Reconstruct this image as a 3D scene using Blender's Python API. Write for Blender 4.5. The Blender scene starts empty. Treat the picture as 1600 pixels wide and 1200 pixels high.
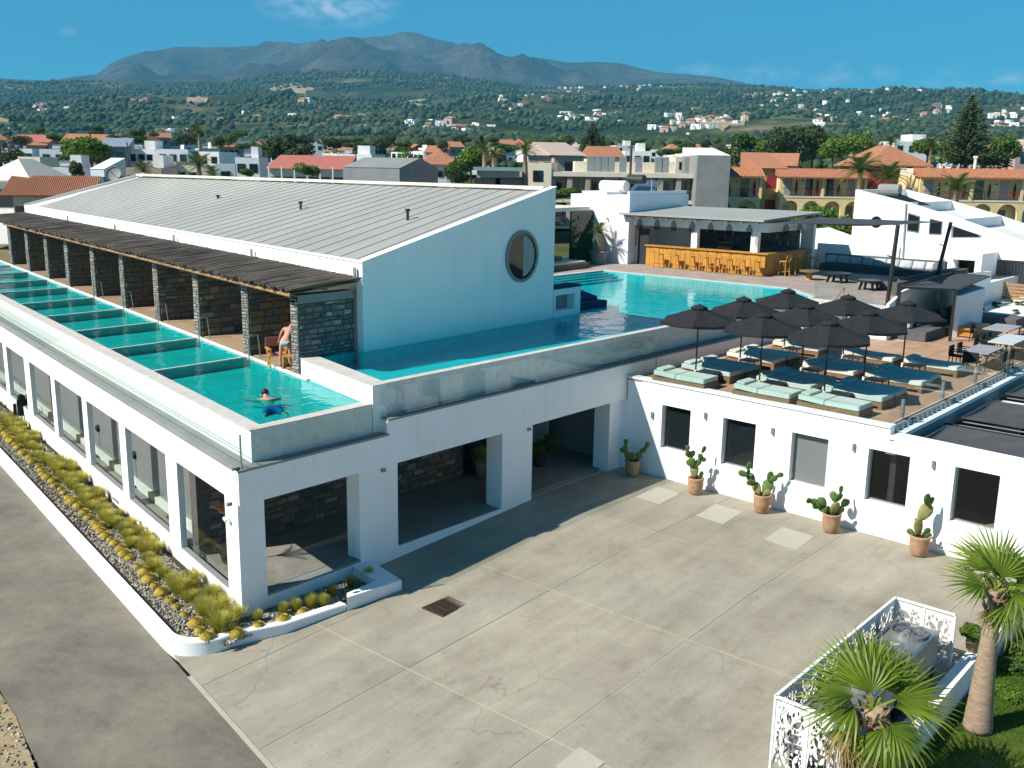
import bpy, bmesh, math, random
import numpy as np
from mathutils import Vector, Matrix
random.seed(7)
rng = np.random.default_rng(7)
SC = bpy.context.scene
COL = SC.collection
R = math.radians

# ------------------------------------------------------------------ camera, sky, sun, exposure
F_ = np.array([0.7336453, 0.64452314, -0.21530095])
X_ = np.array([0.66246269, -0.74893761, 0.0153507])
D_ = np.array([-0.1513531, -0.15389082, -0.97642709])
FOC = 1538.9
CAMP = np.array([0.0, 0.0, 12.0])
cam = bpy.data.cameras.new('camera')
camo = bpy.data.objects.new('camera', cam)
COL.objects.link(camo)
cam.sensor_width = 36.0
cam.lens = FOC / 1600 * 36
cam.clip_start = 0.5
cam.clip_end = 30000
camo.matrix_world = Matrix(((X_[0], -D_[0], -F_[0], 0), (X_[1], -D_[1], -F_[1], 0), (X_[2], -D_[2], -F_[2], 12), (0, 0, 0, 1)))
SC.camera = camo

SUNV = Vector((-1.0, 0.48, 1.0)).normalized()          # towards the sun
SUN_EL = math.asin(SUNV.z)
SUN_ROT = math.atan2(SUNV.x, SUNV.y)
W = bpy.data.worlds.new('World')
SC.world = W
W.use_nodes = True
nt = W.node_tree
nt.nodes.clear()
wo = nt.nodes.new('ShaderNodeOutputWorld')
bg = nt.nodes.new('ShaderNodeBackground')
sky = nt.nodes.new('ShaderNodeTexSky')
sky.sky_type = 'NISHITA'
sky.sun_disc = False
sky.sun_elevation = SUN_EL
sky.sun_rotation = SUN_ROT
sky.altitude = 300
sky.air_density = 0.6
sky.dust_density = 0.0
sky.ozone_density = 6.0
bg.inputs['Strength'].default_value = 0.082
tint = nt.nodes.new('ShaderNodeMix')
tint.data_type = 'RGBA'
tint.blend_type = 'MULTIPLY'
tint.inputs[0].default_value = 1.0
tint.inputs[7].default_value = (0.19, 0.82, 0.79, 1)
nt.links.new(sky.outputs[0], tint.inputs[6])
tc = nt.nodes.new('ShaderNodeTexCoord')
def skydir(x, y):
    v = F_ + X_ * (x - 800) / FOC + D_ * (y - 600) / FOC
    return v / np.linalg.norm(v)
# small clouds: places in the sky, each a soft ellipsoid of directions broken up by noise
CLOUDS = [(455, -6, 40, 26, .8), (520, 14, 58, 22, .9), (575, 10, 34, 18, .7), (1098, 112, 34, 9, .45), (1180, 112, 26, 11, .5), (1215, 116, 30, 8, .5),
          (1315, 113, 14, 12, .5), (1300, 124, 34, 8, .45), (1383, 115, 16, 9, .45), (1490, 112, 15, 8, .45),
          (1575, 122, 26, 9, .55), (1480, 130, 40, 7, .35), (1150, 124, 60, 8, .3), (105, 50, 9, 6, .35)]
mp = nt.nodes.new('ShaderNodeMapping')
mp.inputs['Scale'].default_value = (45, 45, 90)
nt.links.new(tc.outputs['Generated'], mp.inputs['Vector'])
nz = nt.nodes.new('ShaderNodeTexNoise')
nz.inputs['Scale'].default_value = 1.0
nz.inputs['Detail'].default_value = 9
nz.inputs['Roughness'].default_value = 0.6
nt.links.new(mp.outputs[0], nz.inputs['Vector'])
prev = None
for (cx, cy, rx, ry, st) in CLOUDS:
    d = skydir(cx, cy)
    sub = nt.nodes.new('ShaderNodeVectorMath'); sub.operation = 'SUBTRACT'
    sub.inputs[1].default_value = tuple(d)
    nt.links.new(tc.outputs['Generated'], sub.inputs[0])
    sc_ = nt.nodes.new('ShaderNodeVectorMath'); sc_.operation = 'MULTIPLY'
    sc_.inputs[1].default_value = (FOC / rx, FOC / rx, FOC / ry)
    nt.links.new(sub.outputs[0], sc_.inputs[0])
    ln = nt.nodes.new('ShaderNodeVectorMath'); ln.operation = 'LENGTH'
    nt.links.new(sc_.outputs[0], ln.inputs[0])
    mr = nt.nodes.new('ShaderNodeMapRange')
    mr.inputs[1].default_value = 1.5; mr.inputs[2].default_value = 0.0
    mr.inputs[3].default_value = 0.0; mr.inputs[4].default_value = st
    nt.links.new(ln.outputs[1], mr.inputs[0])
    if prev is None: prev = mr.outputs[0]
    else:
        mx = nt.nodes.new('ShaderNodeMath'); mx.operation = 'MAXIMUM'
        nt.links.new(prev, mx.inputs[0]); nt.links.new(mr.outputs[0], mx.inputs[1]); prev = mx.outputs[0]
nr = nt.nodes.new('ShaderNodeMapRange')
nr.inputs[1].default_value = 0.36; nr.inputs[2].default_value = 0.66
nt.links.new(nz.outputs[0], nr.inputs[0])
cm = nt.nodes.new('ShaderNodeMath'); cm.operation = 'MULTIPLY'
nt.links.new(prev, cm.inputs[0]); nt.links.new(nr.outputs[0], cm.inputs[1])
cmix = nt.nodes.new('ShaderNodeMix'); cmix.data_type = 'RGBA'
cmix.inputs[7].default_value = (6.2, 6.9, 7.6, 1)
nt.links.new(cm.outputs[0], cmix.inputs[0])
nt.links.new(tint.outputs[2], cmix.inputs[6])
nt.links.new(cmix.outputs[2], bg.inputs['Color'])
nt.links.new(bg.outputs[0], wo.inputs['Surface'])

sl = bpy.data.lights.new('sun', 'SUN')
sl.energy = 4.0
sl.angle = R(0.53)
sl.color = (1.0, 0.94, 0.83)
so = bpy.data.objects.new('sun', sl)
COL.objects.link(so)
so.rotation_euler = SUNV.to_track_quat('Z', 'Y').to_euler()
so.location = (-40, 20, 60)

SC.view_settings.view_transform = 'Standard'
SC.view_settings.look = 'None'
SC.view_settings.exposure = 1.12
SC.view_settings.gamma = 1.0
try: SC.view_settings.use_curve_mapping = False
except Exception: pass
SC.cycles.max_bounces = 8
SC.cycles.transparent_max_bounces = 16
SC.cycles.volume_bounces = 0
SC.cycles.caustics_reflective = False
SC.cycles.caustics_refractive = False
SC.cycles.use_denoising = True

# ------------------------------------------------------------------ survey helpers: a sight line meets a known plane
def ray(x, y): return F_ + X_ * (x - 800) / FOC + D_ * (y - 600) / FOC
def gz(x, y, z):
    v = ray(x, y); t = (z - 12.0) / v[2]; q = CAMP + v * t
    return (float(q[0]), float(q[1]), float(z))
def onx(x, y, X):
    v = ray(x, y); q = CAMP + v * (X / v[0]); return (float(q[0]), float(q[1]), float(q[2]))
def ony(x, y, Y):
    v = ray(x, y); q = CAMP + v * (Y / v[1]); return (float(q[0]), float(q[1]), float(q[2]))
FH = np.array([F_[0], F_[1]]); FH = FH / np.linalg.norm(FH)
RH = np.array([FH[1], -FH[0]])
HANG = math.atan2(RH[1], RH[0])
def dp(x, y, D):
    "point at ground distance D ahead on the sight line of (x, y)"
    v = ray(x, y); t = D / (v[0] * FH[0] + v[1] * FH[1]); q = CAMP + v * t
    return (float(q[0]), float(q[1]), float(q[2]))

# ------------------------------------------------------------------ mesh builder
class MB:
    def __init__(s): s.v = []; s.f = []
    def add(s, vs, fs):
        n = len(s.v); s.v += [tuple(map(float, p)) for p in vs]; s.f += [tuple(i + n for i in f) for f in fs]; return s
    def prism(s, poly, z0, z1):
        n = len(poly)
        a = sum(poly[i][0] * poly[(i + 1) % n][1] - poly[(i + 1) % n][0] * poly[i][1] for i in range(n))
        if a < 0: poly = poly[::-1]
        f0 = (lambda i: z0[i] if a >= 0 else z0[::-1][i]) if isinstance(z0, (list, tuple)) else (lambda i: z0)
        f1 = (lambda i: z1[i] if a >= 0 else z1[::-1][i]) if isinstance(z1, (list, tuple)) else (lambda i: z1)
        vs = [(p[0], p[1], f0(i)) for i, p in enumerate(poly)] + [(p[0], p[1], f1(i)) for i, p in enumerate(poly)]
        fs = [tuple(range(n - 1, -1, -1)), tuple(range(n, 2 * n))] + [(i, (i + 1) % n, (i + 1) % n + n, i + n) for i in range(n)]
        return s.add(vs, fs)
    def box(s, x0, x1, y0, y1, z0, z1): return s.prism([(x0, y0), (x1, y0), (x1, y1), (x0, y1)], z0, z1)
    def extr(s, pts, vec):
        n = len(pts); vec = np.array(vec, float)
        vs = [tuple(p) for p in pts] + [tuple(np.array(p) + vec) for p in pts]
        return s.add(vs, [tuple(range(n)), tuple(range(2 * n - 1, n - 1, -1))] + [(i, i + n, (i + 1) % n + n, (i + 1) % n) for i in range(n)])
    def bar(s, p0, p1, w, h=None, up=(0, 0, 1)):
        h = h or w; p0 = Vector(p0); p1 = Vector(p1); d = (p1 - p0).normalized(); u = Vector(up)
        if abs(d.dot(u)) > .98: u = Vector((1, 0, 0))
        a = d.cross(u).normalized() * w / 2; b = a.cross(d).normalized() * h / 2
        vs = [p0 - a - b, p0 + a - b, p0 + a + b, p0 - a + b, p1 - a - b, p1 + a - b, p1 + a + b, p1 - a + b]
        return s.add(vs, [(3, 2, 1, 0), (4, 5, 6, 7), (0, 1, 5, 4), (1, 2, 6, 5), (2, 3, 7, 6), (3, 0, 4, 7)])
    def tube(s, pts, rad, n=8, cap=True):
        pts = [Vector(p) for p in pts]; rad = rad if isinstance(rad, (list, tuple)) else [rad] * len(pts); vs = []
        for i, p in enumerate(pts):
            d = (pts[min(i + 1, len(pts) - 1)] - pts[max(i - 1, 0)]).normalized()
            u = Vector((0, 0, 1)) if abs(d.z) < .9 else Vector((1, 0, 0))
            a = d.cross(u).normalized(); b = d.cross(a)
            for k in range(n):
                t = 2 * math.pi * k / n; vs.append(p + (a * math.cos(t) + b * math.sin(t)) * rad[i])
        fs = [(i * n + k, i * n + (k + 1) % n, (i + 1) * n + (k + 1) % n, (i + 1) * n + k) for i in range(len(pts) - 1) for k in range(n)]
        if cap: fs += [tuple(range(n - 1, -1, -1)), tuple(range((len(pts) - 1) * n, len(pts) * n))]
        return s.add(vs, fs)
    def lathe(s, cx, cy, prof, n=16):
        vs = [(cx + r * math.cos(2 * math.pi * k / n), cy + r * math.sin(2 * math.pi * k / n), z) for r, z in prof for k in range(n)]
        fs = [(i * n + k, i * n + (k + 1) % n, (i + 1) * n + (k + 1) % n, (i + 1) * n + k) for i in range(len(prof) - 1) for k in range(n)]
        fs += [tuple(range(n - 1, -1, -1)), tuple(range((len(prof) - 1) * n, len(prof) * n))]
        return s.add(vs, fs)
    def blob(s, c, r, seed=0, j=.15, sub=1):
        bm = bmesh.new(); bmesh.ops.create_icosphere(bm, subdivisions=sub, radius=1); rr = random.Random(seed)
        vs = [(c[0] + v.co.x * r[0] * (1 + rr.uniform(-j, j)), c[1] + v.co.y * r[1] * (1 + rr.uniform(-j, j)), c[2] + v.co.z * r[2] * (1 + rr.uniform(-j, j))) for v in bm.verts]
        fs = [tuple(v.index for v in f.verts) for f in bm.faces]; bm.free(); return s.add(vs, fs)
    def move(s, d):
        s.v = [(p[0] + d[0], p[1] + d[1], p[2] + d[2]) for p in s.v]; return s
    def mesh(s, name, mat, smooth=False):
        me = bpy.data.meshes.new(name); me.from_pydata(s.v, [], s.f)
        if mat: me.materials.append(mat)
        if smooth: me.polygons.foreach_set('use_smooth', [True] * len(me.polygons))
        me.update(); return me

def np_mesh(name, V, Fc, mat, attr=None):
    "fast mesh from arrays of vertices and equal-sized faces"
    V = np.asarray(V, np.float32); Fc = np.asarray(Fc, np.int32); k = Fc.shape[1]
    me = bpy.data.meshes.new(name)
    me.vertices.add(len(V)); me.vertices.foreach_set('co', V.ravel())
    me.loops.add(Fc.size); me.loops.foreach_set('vertex_index', Fc.ravel())
    me.polygons.add(len(Fc)); me.polygons.foreach_set('loop_start', np.arange(0, Fc.size, k, dtype=np.int32))
    if mat: me.materials.append(mat)
    if attr is not None:
        a = me.attributes.new('shade', 'FLOAT', 'POINT'); a.data.foreach_set('value', np.asarray(attr, np.float32))
    me.update(calc_edges=True); return me

def props(o, label=None, cat=None, group=None, kind=None):
    if label: o['label'] = label
    if cat: o['category'] = cat
    if group: o['group'] = group
    if kind: o['kind'] = kind
    return o
def thing(name, label, cat, loc=(0, 0, 0), rz=0.0, group=None, kind=None):
    o = bpy.data.objects.new(name, None); COL.objects.link(o); o.location = loc; o.rotation_euler = (0, 0, rz)
    o.empty_display_size = .2
    return props(o, label, cat, group, kind)
def link(name, me, parent=None, loc=(0, 0, 0), rot=(0, 0, 0), sc=(1, 1, 1)):
    o = bpy.data.objects.new(name, me); COL.objects.link(o); o.location = loc; o.rotation_euler = rot; o.scale = sc
    if parent: o.parent = parent
    return o
def part(name, mb, mat, parent, smooth=False, label=None, world=False, kind=None):
    "a part of a thing; with world=True the shape is given in place coordinates (thing must be unrotated)"
    if world:
        l = Vector(parent.location)
        if parent.parent: l = l + Vector(parent.parent.location)
        mb.move((-l.x, -l.y, -l.z))
    o = link(name, mb.mesh(name, mat, smooth), parent)
    return props(o, label, kind=kind)
def solo(name, mb, mat, label, cat, loc=None, group=None, kind=None, smooth=False, rz=0.0, world=True):
    "a thing made of one mesh"
    if loc is None:
        v = np.array(mb.v); loc = ((v[:, 0].min() + v[:, 0].max()) / 2, (v[:, 1].min() + v[:, 1].max()) / 2, v[:, 2].min())
    if world: mb.move((-loc[0], -loc[1], -loc[2]))
    o = link(name, mb.mesh(name, mat, smooth), None, loc, (0, 0, rz)); return props(o, label, cat, group, kind)
def copy_tree(o, parent=None, loc=None, rz=None, label=None):
    c = o.copy(); COL.objects.link(c); c.parent = parent
    if loc is not None: c.location = loc
    if rz is not None: c.rotation_euler = (0, 0, rz)
    if label: c['label'] = label
    for ch in list(o.children): copy_tree(ch, c)
    return c

# ------------------------------------------------------------------ materials
def nodes(name):
    m = bpy.data.materials.new(name); m.use_nodes = True; n = m.node_tree; b = n.nodes['Principled BSDF']; return m, n, b
def setp(b, **k):
    for a, v in k.items():
        a = {'spec': 'Specular IOR Level', 'rough': 'Roughness', 'metal': 'Metallic', 'color': 'Base Color'}.get(a, a)
        if a == 'Base Color' and len(v) == 3: v = (*v, 1)
        if a in b.inputs: b.inputs[a].default_value = v
def coords(n, space='Object', scale=(1, 1, 1)):
    t = n.nodes.new('ShaderNodeTexCoord'); mm = n.nodes.new('ShaderNodeMapping'); mm.inputs['Scale'].default_value = scale
    if space == 'World':
        g = n.nodes.new('ShaderNodeNewGeometry'); n.links.new(g.outputs['Position'], mm.inputs['Vector'])
    else: n.links.new(t.outputs[space], mm.inputs['Vector'])
    return mm.outputs[0]
def noise(n, vec, scale, detail=5, rough=.55, dist=0.0):
    t = n.nodes.new('ShaderNodeTexNoise'); t.inputs['Scale'].default_value = scale; t.inputs['Detail'].default_value = detail
    t.inputs['Roughness'].default_value = rough; t.inputs['Distortion'].default_value = dist
    n.links.new(vec, t.inputs['Vector']); return t.outputs[0]
def ramp(n, fac, stops):
    r = n.nodes.new('ShaderNodeValToRGB'); e = r.color_ramp.elements
    while len(e) < len(stops): e.new(.5)
    for i, (p, c) in enumerate(stops): e[i].position = p; e[i].color = (*c, 1)
    n.links.new(fac, r.inputs[0]); return r.outputs[0]
def mixc(n, a, b, fac, mode='MIX'):
    m = n.nodes.new('ShaderNodeMix'); m.data_type = 'RGBA'; m.blend_type = mode
    for i, v in ((0, fac), (6, a), (7, b)):
        if hasattr(v, 'is_linked'): n.links.new(v, m.inputs[i])
        elif i == 0: m.inputs[0].default_value = v
        else: m.inputs[i].default_value = (*v, 1)
    return m.outputs[2]
def bump(n, b, h, strength=.3, dist=.02):
    k = n.nodes.new('ShaderNodeBump'); k.inputs['Strength'].default_value = strength; k.inputs['Distance'].default_value = dist
    n.links.new(h, k.inputs['Height']); n.links.new(k.outputs[0], b.inputs['Normal'])
def mottled(name, c1, c2, scale=3.0, rough=.8, space='World', bs=.2, bd=.01, c3=None, detail=6, mscale=(1, 1, 1), spec=.3, metal=0.0, fine=True, var=0.0):
    m, n, b = nodes(name); v = coords(n, space, mscale)
    st = [(.3, c1), (.7, c2)] if c3 is None else [(.25, c1), (.5, c2), (.75, c3)]
    col = ramp(n, noise(n, v, scale, detail), st)
    if fine:
        col = mixc(n, col, ramp(n, noise(n, v, scale * 9, 4), [(.3, (.82, .82, .82)), (.7, (1, 1, 1))]), .6, 'MULTIPLY')
    if var:
        oi = n.nodes.new('ShaderNodeObjectInfo')
        rr = ramp(n, oi.outputs['Random'], [(0, (1 - var,) * 3), (1, (1, 1, 1))])
        col = mixc(n, col, rr, 1.0, 'MULTIPLY')
    n.links.new(col, b.inputs['Base Color']); setp(b, rough=rough, spec=spec, metal=metal)
    if bs: bump(n, b, noise(n, v, scale * 12, 3), bs, bd)
    return m
def plain(name, c, rough=.6, metal=0.0, spec=.4): 
    m, n, b = nodes(name); setp(b, color=c, rough=rough, metal=metal, spec=spec)
    v = coords(n, 'Object'); col = mixc(n, c, tuple(x * .86 for x in c), noise(n, v, 7, 4)); n.links.new(col, b.inputs['Base Color']); return m
def randramp(name, stops, rough=.8, scale=6.0, dark=.75, bs=.4, bd=.02):
    "each object takes its own colour from the ramp (stones, slabs)"
    m, n, b = nodes(name); oi = n.nodes.new('ShaderNodeObjectInfo'); col = ramp(n, oi.outputs['Random'], stops); v = coords(n, 'World')
    col = mixc(n, col, ramp(n, noise(n, v, scale, 6), [(.3, (dark,) * 3), (.7, (1, 1, 1))]), 1.0, 'MULTIPLY')
    n.links.new(col, b.inputs['Base Color']); setp(b, rough=rough, spec=.2); bump(n, b, noise(n, v, scale * 5, 4), bs, bd); return m
def glassy(name, tintc, ior=1.35, rough=0.02, bumps=None, fmul=1.0):
    "thin clear sheet: tinted see-through plus Fresnel reflection"
    m = bpy.data.materials.new(name); m.use_nodes = True; n = m.node_tree; n.nodes.clear()
    o = n.nodes.new('ShaderNodeOutputMaterial'); tr = n.nodes.new('ShaderNodeBsdfTransparent'); gl = n.nodes.new('ShaderNodeBsdfGlossy')
    fr = n.nodes.new('ShaderNodeFresnel'); mx = n.nodes.new('ShaderNodeMixShader'); fr.inputs[0].default_value = ior
    tr.inputs[0].default_value = (*tintc, 1); gl.inputs['Roughness'].default_value = rough; gl.inputs[0].default_value = (1, 1, 1, 1)
    if bumps:
        v = coords(n, 'World', (1, 1, .3)); h = noise(n, v, bumps[0], 3, .5, .6); k = n.nodes.new('ShaderNodeBump')
        k.inputs['Strength'].default_value = bumps[1]; k.inputs['Distance'].default_value = bumps[2]
        n.links.new(h, k.inputs['Height']); n.links.new(k.outputs[0], gl.inputs['Normal']); n.links.new(k.outputs[0], fr.inputs['Normal'])
    mm = n.nodes.new('ShaderNodeMath'); mm.operation = 'MULTIPLY'; mm.inputs[1].default_value = fmul
    ge = n.nodes.new('ShaderNodeNewGeometry'); bf = n.nodes.new('ShaderNodeMath'); bf.operation = 'SUBTRACT'; bf.inputs[0].default_value = 1.0; n.links.new(ge.outputs['Backfacing'], bf.inputs[1]); m2 = n.nodes.new('ShaderNodeMath'); m2.operation = 'MULTIPLY'
    n.links.new(fr.outputs[0], mm.inputs[0]); n.links.new(mm.outputs[0], m2.inputs[0]); n.links.new(bf.outputs[0], m2.inputs[1]); n.links.new(m2.outputs[0], mx.inputs[0]); n.links.new(tr.outputs[0], mx.inputs[1]); n.links.new(gl.outputs[0], mx.inputs[2])
    n.links.new(mx.outputs[0], o.inputs[0]); return m
def shaded(name, stops, rough=.7, trans=.25, nscale=1.2):
    "foliage: colour from a per-vertex age value and noise, a little light let through"
    m, n, b = nodes(name); at = n.nodes.new('ShaderNodeAttribute'); at.attribute_name = 'shade'
    col = ramp(n, at.outputs['Fac'], stops); v = coords(n, 'World')
    col = mixc(n, col, ramp(n, noise(n, v, nscale, 3), [(.3, (.72, .75, .7)), (.7, (1.15, 1.12, 1.0))]), 1.0, 'MULTIPLY')
    n.links.new(col, b.inputs['Base Color']); setp(b, rough=rough, spec=.25)
    t = n.nodes.new('ShaderNodeBsdfTranslucent'); n.links.new(col, t.inputs[0]); mx = n.nodes.new('ShaderNodeMixShader'); mx.inputs[0].default_value = trans
    n.links.new(b.outputs[0], mx.inputs[1]); n.links.new(t.outputs[0], mx.inputs[2]); n.links.new(mx.outputs[0], n.nodes['Material Output'].inputs[0]); return m

def tiled(name, c1, c2, cj, s=.30):
    m, n, b = nodes(name); v = coords(n, 'World'); k = n.nodes.new('ShaderNodeTexBrick'); k.offset = 0; k.inputs['Scale'].default_value = 1.0
    k.inputs['Brick Width'].default_value = s; k.inputs['Row Height'].default_value = s; k.inputs['Mortar Size'].default_value = .012
    k.inputs['Color1'].default_value = (*c1, 1); k.inputs['Color2'].default_value = (*c2, 1); k.inputs['Mortar'].default_value = (*cj, 1); n.links.new(v, k.inputs['Vector'])
    c = mixc(n, k.outputs[0], ramp(n, noise(n, v, .5, 5), [(.3, (.85, .9, .9)), (.7, (1.05, 1.03, 1.03))]), .8, 'MULTIPLY'); n.links.new(c, b.inputs['Base Color']); setp(b, rough=.5); return m
M = {}
m, n, b = nodes('white_render'); v = coords(n, 'World')
c = ramp(n, noise(n, v, .4, 6, .6), [(.3, (.80, .80, .80)), (.7, (.86, .86, .86))])
v2 = coords(n, 'World', (3.5, 3.5, .35)); c = mixc(n, c, ramp(n, noise(n, v2, .9, 7, .7), [(.28, (.82, .81, .79)), (.46, (1, 1, 1))]), .5, 'MULTIPLY')
c = mixc(n, c, ramp(n, noise(n, v, 9, 5, .7), [(.26, (.86, .85, .83)), (.36, (1, 1, 1))]), .35, 'MULTIPLY')
n.links.new(c, b.inputs['Base Color']); setp(b, rough=.85, spec=.3); bump(n, b, noise(n, v, 7, 5, .6), .10, .01); M['white'] = m
M['white2'] = mottled('old_white_render', (.66, .66, .64), (.78, .78, .76), .8, .85)
M['rim'] = mottled('pool_coping_stone', (.50, .47, .43), (.62, .59, .55), 2.5, .7)
M['rimwet'] = mottled('wet_white_mosaic', (.55, .58, .57), (.72, .74, .73), 3.0, .35, spec=.5)
m, n, b = nodes('courtyard_concrete'); v = coords(n, 'World')
c = ramp(n, noise(n, v, .30, 9, .72, .2), [(.28, (.23, .205, .165)), (.44, (.315, .288, .235)), (.60, (.37, .34, .28)), (.78, (.43, .40, .335))])
v2 = coords(n, 'World', (.35, 2.6, 1)); c = mixc(n, c, ramp(n, noise(n, v2, .55, 7, .72, .1), [(.34, (.80, .79, .77)), (.62, (1.03, 1.03, 1.02))]), .8, 'MULTIPLY')
c = mixc(n, c, ramp(n, noise(n, v, 1.7, 8, .75), [(.32, (.72, .71, .69)), (.45, (1, 1, 1))]), .55, 'MULTIPLY')
c = mixc(n, c, ramp(n, noise(n, v, 26, 3), [(.3, (.86, .86, .86)), (.7, (1.05, 1.05, 1.05))]), .8, 'MULTIPLY')
c = mixc(n, c, ramp(n, noise(n, v, 6.5, 2), [(.24, (.50, .47, .43)), (.29, (1, 1, 1))]), .8, 'MULTIPLY')
vo = n.nodes.new('ShaderNodeTexVoronoi'); vo.feature = 'DISTANCE_TO_EDGE'; vo.inputs['Scale'].default_value = .19
dv = n.nodes.new('ShaderNodeVectorMath'); dv.operation = 'ADD'; nn_ = n.nodes.new('ShaderNodeTexNoise'); nn_.inputs['Scale'].default_value = .9; nn_.inputs['Detail'].default_value = 8; n.links.new(v, nn_.inputs['Vector'])
n.links.new(v, dv.inputs[0]); n.links.new(nn_.outputs['Color'], dv.inputs[1]); n.links.new(dv.outputs[0], vo.inputs['Vector'])
c = mixc(n, c, ramp(n, vo.outputs['Distance'], [(0, (.76, .74, .71)), (.005, (1, 1, 1))]), ramp(n, noise(n, v, .23, 3), [(.5, (0, 0, 0)), (.6, (1, 1, 1))]), 'MULTIPLY')
oi = n.nodes.new('ShaderNodeObjectInfo'); c = mixc(n, c, ramp(n, oi.outputs['Random'], [(0, (.93, .93, .92)), (1, (1.03, 1.02, 1.0))]), 1.0, 'MULTIPLY')
n.links.new(c, b.inputs['Base Color']); setp(b, rough=.85, spec=.25); bump(n, b, noise(n, v, 20, 4), .3, .006); M['concrete'] = m
M['mortar'] = mottled('pale_joint_mortar', (.40, .37, .305), (.46, .42, .35), 3, .9)
M['patch'] = mottled('new_concrete_patch', (.40, .375, .32), (.44, .415, .355), 4, .9)
m, n, b = nodes('dusty_asphalt'); v = coords(n, 'World', (1.2, .8, 1))
c = ramp(n, noise(n, v, .35, 9, .72, .15), [(.30, (.125, .115, .098)), (.48, (.19, .172, .142)), (.62, (.24, .213, .168)), (.78, (.30, .262, .205))])
v = coords(n, 'World'); c = mixc(n, c, ramp(n, noise(n, v, 2.2, 8, .75, .5), [(.3, (.76, .76, .77)), (.55, (1.02, 1.01, 1))]), .7, 'MULTIPLY')
c = mixc(n, c, ramp(n, noise(n, v, 55, 2), [(.3, (.72, .72, .72)), (.7, (1.15, 1.15, 1.15))]), .8, 'MULTIPLY')
n.links.new(c, b.inputs['Base Color']); setp(b, rough=.9, spec=.2); bump(n, b, noise(n, v, 60, 3), .4, .008); M['road'] = m
M['roof'] = mottled('grey_roof_sheet', (.29, .295, .285), (.335, .34, .325), .25, .6, bs=.03, var=.04, fine=False)
M['seam'] = plain('roof_seam', (.27, .275, .265), .7)
M['flash'] = mottled('cream_flashing', (.66, .62, .52), (.74, .70, .60), 1.5, .7)
M['dark'] = plain('dark_metal', (.03, .03, .032), .5)  # one even near-black colour for metal parts and tubs
M['black'] = mottled('black_canvas', (.012, .013, .016), (.022, .023, .027), 4, .85)
M['blackmetal'] = plain('black_powder_coat', (.015, .016, .018), .4)
M['grey'] = mottled('grey_render', (.22, .23, .23), (.27, .28, .28), .8, .8)
M['greyint'] = mottled('grey_inner_wall', (.20, .215, .215), (.24, .25, .25), .5, .6)
M['floor'] = mottled('stone_floor', (.22, .20, .18), (.29, .265, .24), 1.3, .6)
M['deckstone'] = mottled('pool_deck_stone', (.30, .25, .23), (.40, .34, .31), .9, .75)
M['terrace'] = mottled('tan_terrace_tile', (.40, .25, .165), (.52, .34, .23), 1.2, .7, var=.12)
M['plank'] = mottled('deck_plank', (.33, .22, .14), (.46, .33, .22), 3, .7, mscale=(.3, 6, 1), var=.25)
M['wood'] = mottled('honey_wood', (.48, .22, .035), (.62, .31, .06), 3, .5, mscale=(1, 1, .25), spec=.4, var=.12)
M['wood2'] = mottled('brown_wicker', (.16, .10, .05), (.25, .165, .09), 14, .8)
M['rafter'] = mottled('rafter_wood', (.28, .16, .08), (.40, .25, .13), 5, .7)
M['reed'] = mottled('weathered_reed', (.065, .055, .045), (.15, .125, .105), 3.5, .95, mscale=(.4, 5, 1))
M['mint'] = mottled('mint_cushion', (.46, .55, .51), (.54, .62, .58), 2, .9)
M['ivory'] = mottled('ivory_cushion', (.60, .58, .52), (.68, .66, .60), 2, .9)
M['grycush'] = mottled('grey_cushion', (.09, .09, .10), (.13, .13, .14), 5, .95)
M['navy'] = mottled('navy_cushion', (.012, .035, .08), (.02, .05, .11), 4, .9)
M['terra'] = mottled('terracotta', (.36, .19, .10), (.50, .30, .17), 3.5, .8, c3=(.46, .24, .12), bs=.3, var=.2)
M['soil'] = mottled('potting_soil', (.03, .022, .016), (.06, .045, .03), 12, .95)
M['steel'] = plain('brushed_steel', (.45, .46, .47), .3, .9)
M['galv'] = mottled('galvanised_metal', (.30, .31, .32), (.38, .39, .40), 3, .45, metal=.6)
M['lattice'] = plain('white_cut_steel', (.80, .80, .80), .45)
M['grate'] = mottled('rusty_grate', (.07, .045, .035), (.12, .08, .06), 12, .8, metal=.3)
M['dglass'] = plain('dark_window_glass', (.012, .016, .018), .06, 0, .6)
M['dglass2'] = plain('smoked_room_glass', (.17, .185, .185), .35, 0, .4)
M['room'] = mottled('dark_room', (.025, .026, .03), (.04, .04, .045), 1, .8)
M['glass'] = glassy('balustrade_glass', (.93, .968, .958), 1.45)
M['greenglass'] = glassy('green_glass', (.10, .45, .33), 1.45)
M['water'] = glassy('pool_water', (.34, .92, .92), 1.33, .03, (1.1, .5, .05), .6)
M['water_low'] = glassy('teal_pool_water', (.20, .86, .85), 1.33, .03, (1.3, .7, .06), .7)
M['pooltile'] = tiled('pool_floor_tile', (.03, .43, .48), (.05, .50, .54), (.025, .36, .40))
M['pooltile_low'] = tiled('teal_pool_floor', (.04, .42, .42), (.07, .50, .49), (.03, .35, .35))
M['stonecore'] = mottled('stone_wall_mortar', (.085, .08, .072), (.13, .12, .11), 6, .95)
M['stone'] = randramp('field_stone', [(0, (.085, .09, .095)), (.35, (.15, .15, .14)), (.6, (.21, .17, .12)), (.8, (.26, .15, .07)), (1, (.33, .31, .28))])
M['stonegrey'] = randramp('grey_green_stone', [(0, (.10, .115, .115)), (.5, (.17, .185, .18)), (.85, (.22, .24, .23)), (1, (.45, .47, .45))])
M['stoneend'] = mottled('sunlit_stone', (.24, .23, .20), (.44, .42, .38), 7, .95, bs=.6, bd=.03)  # paler stone: sun on the wall ends is put into the colour
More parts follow.
